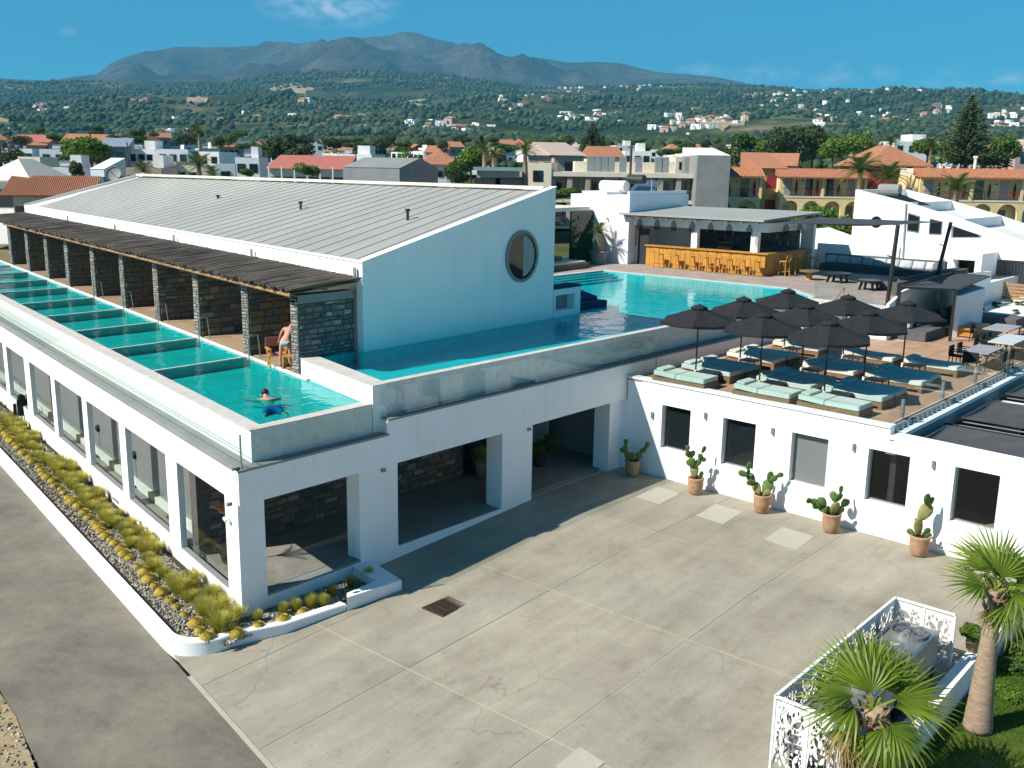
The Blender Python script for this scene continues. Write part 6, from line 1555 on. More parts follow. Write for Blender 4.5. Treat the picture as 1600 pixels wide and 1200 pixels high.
part('tub', MB().lathe(0, 0, [(.52, 0), (.62, .75), (.70, .80), (.68, .86), (.55, .86), (.5, .7), (.02, .7)], 18), M['grey'], t)
t = thing('potted_plant', 'dark tub with a tall leafy plant inside the widest front opening', 'potted plant', (29.9, 24.7, .05)); part('tub', MB().lathe(0, 0, [(.26, 0), (.36, .6), (.36, .66), (.02, .62)], 14), M['dark'], t); link('foliage', CRs['g'][0], t, (0, 0, .55), (0, 0, 0), (.42, .42, .75))
t = thing('potted_plant', 'terracotta pots with small plants at the end of the inner stone wall', 'potted plant', (27.2, 25.4, .05)); link('pot', POT, t, (0, 0, 0), (0, 0, 0), (.9,) * 3); link('foliage', TM[0], t, (0, 0, .7))
t = thing('potted_plant', 'small terracotta pot beside the larger one inside the second opening', 'potted plant', (27.35, 24.8, .05)); link('pot', POT, t, (0, 0, 0), (0, 0, 0), (.7,) * 3); link('foliage', TM[1], t, (0, 0, .4), (0, 0, 0), (.5,) * 3)
# dry palm in a pot in the corner room
t = thing('potted_palm', 'dried orange palm in a dark pot behind the glass of the corner room', 'potted plant', (*sp(3.1, .95), .06))
part('pot', MB().lathe(0, 0, [(.30, 0), (.42, .45), (.42, .5), (.02, .47)], 14), M['dark'], t); part('stem', MB().tube([(0, 0, .4), (.02, 0, 1.0), (-.05, .1, 1.5)], .03, 6), M['trunk'], t)
M['dryfr'] = shaded('dry_orange_frond', [(0, (.30, .14, .05)), (1, (.50, .28, .14))], .8, .2); DRf = date_frond(9, 1.0, 'dryfr')
for k in range(7):
    o = link('frond', DRf, t, (0, 0, 1.2), (0, 0, 0), (.95,) * 3); o.rotation_euler = Matrix.Rotation(k * .9 + .3, 3, 'Z').__matmul__(Matrix.Rotation(1.15 - .05 * k, 3, 'X')).to_euler()

# ================================================================== NEIGHBOURING HOUSES, HOTELS, VILLAGE
def dist(a, b_): return math.hypot(a[0] - b_[0], a[1] - b_[1])
WSM = {}
def wbox(w, h, mat, d=.06):
    k = (round(w, 2), round(h, 2), mat)
    if k not in WSM: WSM[k] = MB().box(-w / 2, w / 2, -d, 0, 0, h).mesh('window', M[mat])
    return WSM[k]
def bldg(x0, x1, yt, yb, D, depth, mat, label, roof='flat', rmat='tileroof', rh=2.2, win=(3, 1), wsize=(1.1, 1.2), rot=0.0, cat='house', name='house', parapet=.35, extra=None, side_win=2, wmat='dglass', eave=.4, drop=3.0):
    a = dp(x0, yt, D); b_ = dp(x1, yt, D); Wd = dist(a, b_); zt = (a[2] + b_[2]) / 2; zb = dp((x0 + x1) / 2, yb, D)[2] - drop
    H = zt - zb; t = thing(name, label, cat, (a[0], a[1], zb), HANG + rot)
    if roof == 'flat':
        part('wall', MB().box(0, Wd, 0, depth, 0, H - parapet), M[mat], t)
        part('parapet', MB().box(0, Wd, 0, .25, H - parapet + .001, H).box(0, Wd, depth - .25, depth, H - parapet + .001, H).box(0, .25, .251, depth - .251, H - parapet + .001, H).box(Wd - .25, Wd, .251, depth - .251, H - parapet + .001, H), M[mat], t)
    else:
        part('wall', MB().box(0, Wd, 0, depth, 0, H), M[mat], t); e = eave; z = H + .01
        if roof == 'hip':
            m_ = min(Wd, depth) / 2 + e; r0 = (m_ - e, depth / 2) if Wd >= depth else (Wd / 2, m_ - e); r1 = (Wd - m_ + e, depth / 2) if Wd >= depth else (Wd / 2, depth - m_ + e)
            V = [(-e, -e, z), (Wd + e, -e, z), (Wd + e, depth + e, z), (-e, depth + e, z), (r0[0], r0[1], z + rh), (r1[0], r1[1], z + rh), (-e, -e, z - .15), (Wd + e, -e, z - .15), (Wd + e, depth + e, z - .15), (-e, depth + e, z - .15)]
            Fc = [(0, 1, 5, 4), (2, 3, 4, 5), (1, 2, 5), (3, 0, 4), (0, 6, 7, 1), (1, 7, 8, 2), (2, 8, 9, 3), (3, 9, 6, 0), (9, 8, 7, 6)]
            part('roof', MB().add(V, Fc), M[rmat], t)
        elif roof == 'gable':
            V = [(-e, -e, z), (Wd + e, -e, z), (Wd + e, depth + e, z), (-e, depth + e, z), (-e, depth / 2, z + rh), (Wd + e, depth / 2, z + rh)]
            part('roof', MB().add(V, [(0, 1, 5, 4), (2, 3, 4, 5), (1, 2, 5), (3, 0, 4), (3, 2, 1, 0)]), M[rmat], t)
        elif roof == 'lean':
            V = [(-e, -e, z), (Wd + e, -e, z), (Wd + e, depth, z + rh), (-e, depth, z + rh), (-e, depth, z), (Wd + e, depth, z)]
            part('roof', MB().add(V, [(0, 1, 2, 3), (0, 3, 4), (1, 5, 2), (4, 3, 2, 5), (0, 4, 5, 1)]), M[rmat], t)
    nx, ny = win
    for j in range(ny):
        for i in range(nx):
            cx = Wd * (i + .5) / nx; cz = H - parapet - .5 - wsize[1] - j * 2.9
            w = link('window', wbox(wsize[0], wsize[1], wmat), t, (cx, .001, cz))
    for i in range(side_win):
        w = link('window', wbox(wsize[0], wsize[1], wmat), t, (-.001, depth * (i + .5) / side_win, H - parapet - .5 - wsize[1]), (0, 0, -math.pi / 2))
    if extra: extra(t, Wd, depth, H)
    return t
def tank(t, Wd, depth, H):
    part('roof_room', MB().box(Wd * .55, Wd * .85, depth * .3, depth * .7, H - .3, H + 1.5), M['white2'], t)
    part('water_tank', MB().tube([(Wd * .2, depth * .4, H + .5), (Wd * .2 + 1.2, depth * .4, H + .5)], .35, 8), M['steel'], t)
def canopy(t, Wd, depth, H): part('canopy', MB().box(-.6, Wd * .7, -1.6, -.01, H - 3.0, H - 2.85), M['flash'], t); part('post', MB().box(-.4, -.3, -1.5, -1.4, 0, H - 3.01), M['white2'], t)
def tiles(t, Wd, depth, H): pass

# left side, close to the hall
o = bldg(-30, 50, 281, 330, 92, 7, 'white', 'white building with a cream hipped roof and glazed upper band at the left border', 'hip', 'creamroof' if 'creamroof' in M else 'flash', 1.9, (3, 1), (2.2, 1.6), -.1, side_win=0)
o = bldg(20, 125, 307, 345, 84, 9, 'cream', 'house with a bright orange tiled roof just beyond the far end of the hall', 'lean', 'tileroof', 1.5, (4, 1), (1.2, 1.6), .35, side_win=0, eave=.9)
tl_ = MB(); Wd_ = dist(dp(20, 307, 84), dp(125, 307, 84)); e = .9
for k in range(46):
    x = -e + (Wd_ + 2 * e) * k / 45; z = [c for c in o.children if c.name.startswith('roof')][0]; zz0 = z.data.vertices[0].co.z; zz1 = z.data.vertices[2].co.z; tl_.tube([(x, -e - .05, zz0 + .02), (x, 9, zz1 + .03)], .075, 6)
part('roof_tiles', tl_, M['tileroof'], o, kind='stuff')
bldg(61, 118, 233, 262, 170, 10, 'white', 'white house with a slanted parapet above the left end of the big roof', 'flat', win=(3, 1), rot=.2, extra=tank)
bldg(28, 64, 245, 262, 150, 8, 'cream', 'small cream house on the far left behind the cream-roofed building', 'flat', win=(2, 1), rot=-.1)
bldg(2, 48, 232, 250, 190, 10, 'white', 'long white flat-roofed house at the far left', 'flat', win=(4, 1), rot=.1)
bldg(12, 76, 222, 236, 260, 12, 'pink', 'long house with a dusty red tiled roof far left below the hills', 'gable', 'redroof', 2.0, (5, 1), rot=0)
bldg(95, 168, 224, 238, 245, 14, 'tan', 'brick-coloured house with an orange gabled roof in the left village', 'gable', 'tileroof', 2.4, (4, 1), rot=.15)
bldg(117, 160, 235, 258, 165, 9, 'pink', 'pinkish low house in front of the brick-coloured one', 'flat', win=(3, 1), rot=0)
bldg(157, 194, 229, 254, 168, 9, 'bluewall', 'pale blue house with a sloping side wall in the left village', 'lean', 'bluewall', 1.6, (2, 1), rot=.25)
bldg(186, 241, 233, 252, 175, 10, 'white', 'white house with four small windows right of the pale blue house', 'flat', win=(4, 1), rot=0, extra=tank)
bldg(246, 292, 233, 250, 172, 9, 'white', 'white house with a dark red porch in the left village', 'flat', win=(3, 1), rot=.1, extra=canopy)
bldg(310, 343, 237, 252, 185, 9, 'white', 'small bright white house left of the tall palm base', 'flat', win=(2, 1), rot=-.1)
bldg(68, 124, 262, 290, 118, 9, 'white', 'white house with a terrace and low parapets behind the orange roof', 'flat', win=(3, 1), rot=.15, extra=tank)
bldg(118, 160, 276, 292, 104, 8, 'bluewall', 'low blue-grey walled house just beyond the satellite dish', 'flat', win=(1, 1), rot=.1)
bldg(141, 162, 264, 290, 108, 6, 'white', 'white stair tower with a slanted top beside the satellite dish', 'lean', 'white', 1.2, (0, 0), rot=0, side_win=0, eave=.05)
bldg(196, 252, 262, 284, 120, 9, 'tan', 'tan house half hidden by yellowish palms behind the roof ridge', 'flat', win=(3, 1), rot=0, extra=tank)
bldg(251, 274, 252, 276, 128, 8, 'tan', 'narrow tan house with a dark doorway behind the ridge', 'flat', win=(1, 1), rot=.1)
bldg(272, 312, 258, 280, 126, 8, 'cream', 'cream terrace house next to the narrow tan one', 'flat', win=(2, 1), rot=0, extra=canopy)
bldg(336, 366, 256, 280, 122, 8, 'white', 'pale grey-white house with one dark window behind the ridge', 'flat', win=(1, 1), rot=.25)
bldg(367, 404, 246, 276, 140, 9, 'white', 'two-storey white house with roof rooms left of the dark pine', 'flat', win=(2, 2), rot=.1, extra=tank)
bldg(400, 436, 254, 274, 150, 9, 'cream', 'cream house between the white two-storey house and the pine', 'flat', win=(2, 1), rot=0)
bldg(472, 520, 244, 262, 165, 10, 'bluewall', 'dark blue-grey flat-roofed building right of the pine', 'flat', win=(4, 1), rot=.1)
bldg(517, 582, 241, 262, 172, 10, 'white', 'white flat-roofed building beside the dark blue-grey one', 'flat', win=(3, 1), rot=-.1, extra=tank)
o = bldg(421, 537, 264, 284, 108, 9, 'cream', 'long cream house with a dusty red tiled roof behind the roof ridge', 'lean', 'redroof', 1.5, (6, 1), (1.0, 1.4), rot=.05, side_win=1)
for k in range(7): part('porch_post', MB().box(k * 1.35 + .1, k * 1.35 + .22, -1.4, -1.28, 1, 4.6), M['white'], o)
bldg(536, 634, 262, 286, 100, 9, 'grey', 'grey rendered building with a long sloping gable behind the roof ridge', 'gable', 'grey', 1.0, (0, 0), rot=-.35, side_win=0, eave=.05)
bldg(655, 722, 257, 288, 135, 9, 'white', 'white two-storey house with an orange hipped roof and small attic windows', 'hip', 'tileroof', 1.9, (5, 2), (.7, .8), rot=.15)
bldg(745, 812, 262, 292, 100, 10, 'pink', 'pinkish carport building with a teal roof edge behind the ridge', 'flat', win=(2, 1), wsize=(2.6, 2.0), rot=0, parapet=.5, wmat='room', extra=lambda t, W_, d_, H_: part('roof_edge', MB().box(-.3, W_ + .3, -.4, -.01, H_ - .3, H_ + .05), M['teal'], t))
bldg(820, 862, 254, 292, 112, 10, 'cream', 'plain cream cube house left of the grey hotel', 'flat', win=(1, 1), rot=-.1, side_win=0)
bldg(800, 824, 265, 292, 118, 8, 'tan', 'low house with a bright blue awning window next to the cream cube', 'flat', win=(2, 1), rot=0)
bldg(825, 866, 243, 262, 140, 10, 'tan', 'tan building with a sloping tiled roof behind the cream cube', 'lean', 'tan', 1.8, (2, 1), rot=-.1)
bldg(866, 914, 243, 270, 138, 12, 'pink', 'brownish building with a stepped sloping roof behind the grey hotel', 'lean', 'pink', 2.0, (1, 1), rot=.2)
bldg(930, 975, 245, 262, 180, 9, 'cream', 'small cream house with an orange gabled roof above the hotel roof', 'gable', 'tileroof', 1.9, (2, 1), rot=.2)
bldg(976, 1017, 236, 258, 190, 9, 'white', 'white house cluster block behind the hotel air-conditioning boxes', 'flat', win=(3, 2), rot=0, extra=tank)
bldg(1056, 1100, 245, 262, 165, 8, 'cream', 'flat cream roof house right above the hotel', 'flat', win=(2, 1), rot=0)
bldg(1500, 1531, 252, 264, 170, 8, 'white2', 'pale house behind the red-roofed hotel wing at the right', 'flat', win=(2, 1), rot=0)
bldg(1398, 1475, 221, 262, 200, 12, 'white', 'white villa with stepped roofs behind the red house', 'flat', win=(4, 2), rot=.1, extra=tank)
bldg(1588, 1640, 236, 265, 170, 10, 'pink', 'pale pink house with a tiled roof at the right border', 'hip', 'pink', 2.0, (2, 1), rot=0)

def frame_at(x0, x1, yt, D, rot=0.0):
    a = dp(x0, yt, D); b_ = dp(x1, yt, D); return a, dist(a, b_)
# grey-cream hotel with balconies
D = 112
a, Wd = frame_at(862, 1090, 268, D); zt = a[2]; zb = dp(900, 345, D)[2] - 2
t = thing('hotel', 'low cream hotel with a row of balconies and grey air-conditioning boxes on its roof', 'hotel', (a[0], a[1], zb), HANG)
H = zt - zb; fl1 = H - 2.95; nb = 8
part('back_wall', MB().box(0, Wd, 1.8, 11, 0, H - .5), M['cream'], t); part('roof_slab', MB().box(-.2, Wd + .2, -.2, 11, H - .499, H), M['cream'], t)
part('balcony_floor', MB().box(0, Wd, -.1, 1.799, fl1 - .4, fl1), M['cream'], t); part('balcony_floor', MB().box(0, Wd, -.1, 1.799, fl1 - 3.3, fl1 - 3.0), M['cream'], t)
for k in range(nb + 1):
    x = Wd * k / nb; part('pier', MB().box(x - .28, x + .28, -.05, 1.79, fl1 - 2.999, fl1 - .401).box(x - .28, x + .28, -.05, 1.79, fl1 + .001, H - .501), M['tan'], t)
M['towel1'] = plain('turquoise_towel', (.05, .45, .45), .9); M['towel2'] = plain('pink_towel', (.55, .08, .15), .9)
for k in range(nb):
    for lv in (fl1, fl1 - 3):
        x0 = Wd * k / nb + .3; x1 = Wd * (k + 1) / nb - .3
        part('balcony_door', MB().box(x0 + .3, x1 - .5, 1.74, 1.795, lv + .01, lv + 2.1), M['dglass'], t)
        part('railing', MB().box(x0, x1, -.04, 0, lv + .95, lv + 1.0).box(x0, x1, -.03, -.01, lv + .55, lv + .58).box(x0, x1, -.03, -.01, lv + .2, lv + .23), M['steel'], t)
        for c_ in range(2): part('balcony_chair', MB().box(x0 + .3 + c_ * 1.5, x0 + .85 + c_ * 1.5, .6, 1.1, lv + .4, lv + .48).box(x0 + .3 + c_ * 1.5, x0 + .85 + c_ * 1.5, 1.101, 1.15, lv + .4, lv + .95), M['white2'], t)
for k, m_ in ((2, 'towel1'), (5, 'towel1'), (6, 'towel2')):
    x0 = Wd * k / nb + 1.1; part('towel', MB().box(x0, x0 + .7, -.075, -.045, fl1 + .35, fl1 + 1.02), M[m_], t)
k = 0
for x in (4.2, 5.1, 6.0, 6.9, 8.4, 10.4, 12.9, 13.8, 16.6, 17.7):
    x = x / 18.5 * Wd * 1.02 + .4
    if x < Wd - .5: part('air_conditioner', MB().box(x, x + .72, 3, 3.9, H + .05, H + 1.75), M['galv'], t)
part('roof_room', MB().box(Wd * .18, Wd * .9, 6, 10, H + .001, H + 1.2), M['cream'], t)
bldg(1090, 1142, 243, 330, 110, 10, 'grey', 'tall blank grey wall block joining the cream hotel at its right end', 'lean', 'white2', 1.0, (0, 0), rot=0, side_win=0, eave=.02)
# yellow hotel blocks with arcades
def arch_wall(mb, x0, x1, z0, z1, n, y0, y1, spring, rad_f=.42):
    w = (x1 - x0) / n
    for k in range(n):
        xa = x0 + w * k; c = xa + w / 2; r = w * rad_f; N_ = 10
        mb.box(xa, c - r, y0, y1, z0, spring); mb.box(c + r, xa + w, y0, y1, z0, spring)
        prev = None
        mb.box(xa, c - r, y0, y1, spring, z1); mb.box(c + r, xa + w, y0, y1, spring, z1)
        for i in range(N_):
            a0 = math.pi - math.pi * i / N_; a1 = math.pi - math.pi * (i + 1) / N_
            p = [(c + r * math.cos(a0), spring + r * math.sin(a0)), (c + r * math.cos(a1), spring + r * math.sin(a1)), (c + r * math.cos(a1), z1), (c + r * math.cos(a0), z1)]
            mb.extr([(q[0], y0, q[1]) for q in p][::-1], (0, y1 - y0, 0))
def yellow_block(label, x0, x1, ye, yf, D, nb, depth=9, cols=None):
    a, Wd = frame_at(x0, x1, ye, D); zt = a[2]; zf = dp((x0 + x1) / 2, yf, D)[2]; zb = zf - 3.3
    t = thing('hotel_wing', label, 'hotel', (a[0], a[1], zb - 2), HANG, 'yellow hotel wings with arcades'); o_ = 2; H = zt - zb + o_; F1 = zf - zb + o_
    part('back_wall', MB().box(0, Wd, .95, depth, 0, H - .05), M['yellow'], t); part('balcony_floor', MB().box(-.1, Wd + .1, -.15, .949, F1 - .18, F1), M['cream'], t)
    V = [(-.3, -.6, H - .25), (Wd + .3, -.6, H - .25), (Wd + .3, 1.9, H + .75), (-.3, 1.9, H + .75), (-.3, -.6, H - .38), (Wd + .3, -.6, H - .38), (Wd + .3, 1.9, H - .04), (-.3, 1.9, H - .04)]
    rf = part('roof', MB().add(V, [(0, 1, 2, 3), (0, 4, 5, 1), (1, 5, 6, 2), (3, 7, 4, 0), (2, 6, 7, 3), (7, 6, 5, 4)]), M['tileroof'], t)
    rb = MB(); n_ = int(Wd / .3)
    for k in range(n_ + 1): x = -.3 + (Wd + .6) * k / n_; rb.tube([(x, -.63, H - .24), (x, 1.9, H + .77)], .07, 5)
    r2 = link('tile_rows', rb.mesh('tile_rows', M['tileroof']), rf); r2['kind'] = 'stuff'
    part('roof_terrace', MB().box(0, Wd, 1.91, depth, H - .04, H + .7), M['cream'], t)
    for k in range(nb + 1):
        if k % 2 == 0 or k == nb: x = Wd * k / nb; part('column', MB().box(x - .16, x + .16, -.1, .22, F1 + .001, H - .39), M['yellow'], t)
    for k in range(nb):
        xa = Wd * k / nb; xb = Wd * (k + 1) / nb; w = xb - xa
        part('balcony_door', MB().box(xa + w * .28, xa + w * .62, .90, .945, F1 + .01, F1 + 2.15), M['dglass' if k % 3 else 'curtain'], t)
        part('parasol', MB().lathe(xa + w * .8, .5, [(.06, F1 + .1), (.16, F1 + .6), (.13, F1 + 1.5), (.03, F1 + 1.95)], 8), M['redcloth'], t)
        rl = MB()
        for j in range(int(w / .28)): rl.box(xa + .15 + j * .28, xa + .18 + j * .28, -.03, 0, F1 + .001, F1 + .9)
        rl.box(xa + .1, xb - .1, -.04, .01, F1 + .901, F1 + .96); part('railing', rl, M['redwall'] if k % 2 else M['dark'], t, kind='stuff')
        part('arcade_door', MB().box(xa + w * .3, xa + w * .6, .90, .945, F1 - 3.3, F1 - 1.1), M['dglass' if k % 2 else 'curtain'], t)
        part('wall_lamp', MB().box(xa + w * .1, xa + w * .1 + .15, 0.85, .94, F1 + 1.7, F1 + 1.9), M['dark'], t)
    aw = MB(); arch_wall(aw, 0, Wd, 0, F1 - .181, nb, -.1, .25, F1 - 1.55, .40); part('arcade', aw, M['yellow'], t)
    part('balustrade', MB().box(0, Wd, -.25, -.101, F1 - 4.2, F1 - 3.3), M['cream'], t)
    return t
yellow_block('left yellow hotel wing with two arches and an orange tiled eave', 1110, 1190, 271, 308, 118, 2)
yellow_block('middle yellow hotel wing with a long orange eave and arches behind a green tree', 1221, 1354, 273, 307, 120, 4)
yellow_block('right yellow hotel wing with a long orange eave reaching the right border', 1441, 1640, 273, 313, 114, 5)
bldg(1190, 1226, 263, 330, 122, 10, 'shadeyellow', 'yellow link, toned darker for shade, between left and middle wings with a pitched roof', 'lean', 'tileroof', 2.0, (1, 2), (1.4, 1.5), rot=0, side_win=0, wmat='redwall', cat='hotel', name='hotel_link')
bldg(1194, 1240, 259, 275, 134, 9, 'cream', 'upper gabled roof house behind the yellow hotel link', 'gable', 'tileroof', 1.7, (0, 0), rot=-.3, side_win=0)
bldg(1360, 1446, 258, 320, 121, 11, 'redwall', 'dark red house with a pyramid-shaped orange tiled roof between the yellow wings', 'hip', 'tileroof', 2.4, (1, 1), rot=0, side_win=0, eave=.7)
t = thing('chimney_pipe', 'pale vertical chimney pipe on the roof of the right yellow wing', 'chimney', dp(1523, 262, 120)); part('pipe', MB().tube([(0, 0, -1), (0, 0, 1.1)], .18, 8), M['cream'], t); part('cap', MB().tube([(0, 0, 1.1), (0, 0, 1.35)], .3, 8), M['cream'], t)
t = thing('roof_units', 'group of three pale upright cooling boxes on the yellow hotel roof', 'cooling unit', dp(1340, 258, 128)); 
for k in range(3): part('casing', MB().box(k * 1.0, k * 1.0 + .75, 0, .8, -.8, .9), M['white2'], t)
part('base', MB().box(-.2, 3.0, -.2, 1.0, -1.2, -.801), M['cream'], t)

# white modern house to the right
WH = thing('modern_house', 'large white modern house with slanted parapets, dark windows and a covered porch', 'house', (71, 22, 0))
X0 = 71.0
poly = [onx(*p, X0) for p in ((1337, 296), (1417, 316), (1500, 342), (1600, 377), (1700, 412), (1700, 440), (1500, 404), (1495, 470), (1330, 470))]
poly = [onx(*p, X0) for p in ((1337, 296), (1417, 316), (1500, 342), (1600, 377), (1700, 412))]
zlow = 2.5; base = [(X0, poly[-1][1], zlow), (X0, poly[0][1], zlow)]
cutz = onx(1540, 404, X0)[2]; ycut = onx(1497, 404, X0)[1]
P_ = [poly[0], poly[1], poly[2], poly[3], poly[4], (X0, poly[4][1], cutz), (X0, ycut, cutz), (X0, ycut, zlow), (X0, poly[0][1], zlow)]
part('front_wall', MB().extr(P_, (.35, 0, 0)), M['white'], WH, world=True)
top = poly; mb = MB(); dX = 9.0
bk = [(p[0] + dX, p[1], p[2]) for p in top]
part('back_wall', MB().extr(bk + [(X0 + dX, bk[-1][1], zlow), (X0 + dX, bk[0][1], zlow)], (.3, 0, 0)), M['white'], WH, world=True)
for i in range(len(top) - 1):
    p, q = top[i], top[i + 1]; part('roof', MB().add([(X0 + .35, p[1], p[2] - .6), (X0 + .35, q[1], q[2] - .6), (X0 + dX, q[1], q[2] - .6), (X0 + dX, p[1], p[2] - .6)], [(0, 1, 2, 3)]), M['white2'], WH, world=True)
for i, tpt in ((0, top[0]), (1, top[1]), (2, top[2])):
    part('cross_parapet', MB().box(X0 + .351, X0 + dX - .001, tpt[1] - .15, tpt[1] + .15 * 0 + .1, tpt[2] - 1.2, tpt[2] - .02), M['white'], WH, world=True)
part('end_wall', MB().box(X0 + .351, X0 + dX - .001, top[0][1] - .3, top[0][1] - .0, zlow, top[0][2] - .03), M['white'], WH, world=True)
for quad in (((1419, 332), (1438, 338), (1436, 364), (1417, 361)), ((1453, 341), (1473, 346), (1471, 367), (1451, 366)), ((1487, 352), (1534, 368), (1533, 371), (1486, 371))):
    f = [onx(*p, X0 - .01) for p in quad]; part('window', MB().extr(f[::-1], (-.03, 0, 0)), M['dglass2'], WH, world=True)
    g_ = [tuple(np.array(p) * .86 + np.array(f).mean(0) * .14) for p in f]; part('pane', MB().extr([(p[0] - .035, p[1], p[2]) for p in g_][::-1], (-.01, 0, 0)), M['dglass'], WH, world=True)
rq = onx(1369, 347, X0 - .02); part('round_window', MB().add([(rq[0], rq[1] + .42 * math.cos(k * .2618), rq[2] + .42 * math.sin(k * .2618)) for k in range(24)], [tuple(range(24))]), M['dglass'], WH, world=True)
part('drain_pipe', MB().bar(onx(1416, 318, X0 - .06), onx(1410, 410, X0 - .06), .10), M['galv'], WH, world=True)
pt_ = [onx(*p, X0 - .03) for p in ((1353, 391), (1391, 393), (1390, 403))]; part('slot_window', MB().extr(pt_[::-1], (-.02, 0, 0)), M['dglass2'], WH, world=True)
part('porch_ceiling', MB().box(X0 + .36, X0 + 5, poly[4][1], ycut, cutz, cutz + .2), M['white2'], WH, world=True)
part('porch_back', MB().box(X0 + 2.2, X0 + 2.4, poly[4][1], ycut, zlow, cutz - .001), M['grey'], WH, world=True)
cu = MB(); y = onx(1549, 430, X0 + 2.0)[1]
k = 0
while y > poly[4][1]:
    cu.tube([(X0 + 2.0, y, zlow), (X0 + 2.0, y, cutz - .1)], .12, 6); y -= .2
part('curtain', cu, M['curtain'], WH, world=True, kind='stuff')
pb = [onx(1459, 396, 68), onx(1505, 397, 68), onx(1525, 393, 70.9)]
part('porch_box', MB().box(67.6, 70.95, onx(1460, 396, 67.6)[1] - 3.0, onx(1460, 396, 67.6)[1], onx(1460, 403, 67.6)[2], onx(1460, 395, 67.6)[2] + .1), M['white'], WH, world=True)
yA = onx(1460, 396, 67.6)[1]; part('porch_leg', MB().box(67.6, 70.95, yA - 3.0, yA - 2.6, 3, onx(1460, 403, 67.6)[2] - .001), M['white'], WH, world=True)
q = onx(1390, 298, X0 + 2.5)
t = thing('water_heater', 'grey roof-top solar water drum with its panel on the white modern house', 'water heater', (X0 + 2.2, onx(1390, 300, X0 + 2.2)[1], onx(1390, 300, X0 + 2.2)[2] - .6))
part('drum', MB().tube([(0, .75, .75), (0, -.75, .75)], .42, 12), M['grey'], t); part('panel', MB().add([(-.1, .8, .5), (-.1, -.8, .5), (-.3, -.8 - 2.4, -.25), (-.3, .8 - 2.4, -.25)], [(0, 1, 2, 3)]), M['dglass'], t); part('stand', MB().bar((0, .6, 0), (0, .6, .5), .06).bar((0, -.6, 0), (0, -.6, .5), .06), M['galv'], t)
# planted slope and fence at the right border
t = thing('planter_terrace', 'pale gravel terrace bed with dark little plants behind the glass at the right border', 'planting bed', (66, 15.5, 3.6))
part('bed', MB().prism([(60.8, 18.2), (60.8, 13.2), (72, 12.2), (72, 18.2)], 3.0, 4.05), M['white2'], t, world=True)
for k in range(26):
    x = random.uniform(61.4, 71); y = random.uniform(13.4, 18); o = link('small_plant', CRs['g'][k % 3], t, (x - 66, y - 15.5, .42), (0, 0, k), (.16,) * 3)
t = thing('wooden_fence', 'low light wooden plank fence below the grey curtains at the right', 'fence', (70, 17, 3.6))
for k in range(5): part('rail', MB().box(69.6, 69.66, 14.0, 20.5, 4.05 + k * .22, 4.22 + k * .22), M['rafter'], t, world=True)
for k in range(4): part('post', MB().box(69.67, 69.77, 14.2 + k * 2, 14.32 + k * 2, 3.6, 5.2), M['rafter'], t, world=True)
o = link('shrub', CRs['y'][0], None, gz(1592, 440, 3.9), (0, 0, 0), (1.6, 1.6, 1.3)); props(o, 'golden yellow shrub at the right border beside the wooden fence', 'shrub')
t = thing('towel_rack', 'white towels drying on a rack in front of the grey curtains', 'towels', (69, onx(1520, 445, 69)[1], 3.9))
part('rack', MB().bar((0, -.9, 0), (0, -.9, 1.5), .04).bar((0, .9, 0), (0, .9, 1.5), .04).bar((0, -.9, 1.5), (0, .9, 1.5), .04), M['galv'], t)
for k in range(2): part('towel', MB().box(-.05, .05, -.8 + k * .85, -.05 + k * .85, .35 + .1 * k, 1.53), M['white'], t)

# ---- trees ---------------------------------------------------------------------------
BRK = MB().tube([(0, 0, 0), (.02, .01, .5), (0, 0, 1)], [.09, .06, .04], 7).mesh('trunk', M['bark'])
def tree(px, yb, D, H, Wd, kind, label, group=None, name='tree', v=0, low=.25):
    q = dp(px, yb, D); t = thing(name, label, 'tree', q, random.uniform(0, 6), group)
    link('trunk', BRK, t, (0, 0, -2.0), (0, 0, 0), (H * .35, H * .35, H * .75 + 2.0)); cs = CRs[kind]; o = link('crown', cs[v % len(cs)], t, (0, 0, H * low), (0, 0, 0), (Wd / 2.3, Wd / 2.3, H * (1 - low) / 1.75)); return t
tree(145, 270, 130, 6.5, 9.5, 'b', 'broad bright green tree behind the white stair tower')
tree(118, 268, 134, 5.0, 6, 'g', 'rounded dark green tree left of the broad bright one', v=1)
tree(120, 284, 100, 2.6, 1.6, 'd', 'small dark cypress bush beside the blue-grey house')
tree(448, 262, 140, 5.6, 6.4, 'd', 'dark spreading pine standing out above the red-roofed house', name='pine_tree')
tree(655, 292, 108, 4.6, 3.4, 'b', 'bright green tree beside the grey gabled building', v=1)
tree(735, 290, 120, 6.5, 6.5, 'b', 'large bright green tree right of the orange-roofed white house')
tree(715, 290, 112, 3.2, 3.6, 'g', 'small dark green tree at the foot of the bright one', v=1)
tree(488, 282, 104, 2.2, 2.6, 'b', 'round green bush before the long cream house', v=1)
tree(388, 282, 108, 1.8, 2.4, 'b', 'small green bush behind the roof ridge')
tree(880, 318, 96, 2.0, 5.5, 'g', 'clipped green hedge tree under the hotel balconies', v=2)
tree(1262, 385, 92, 5.4, 6.5, 'b', 'fresh green leafy tree in front of the middle yellow wing')
tree(1308, 392, 88, 3.6, 5.2, 'b', 'lower bright green tree beneath the shade sail', v=1)
tree(1285, 385, 84, 1.9, 3.6, 'g', 'dark round bush between the two bright green trees')
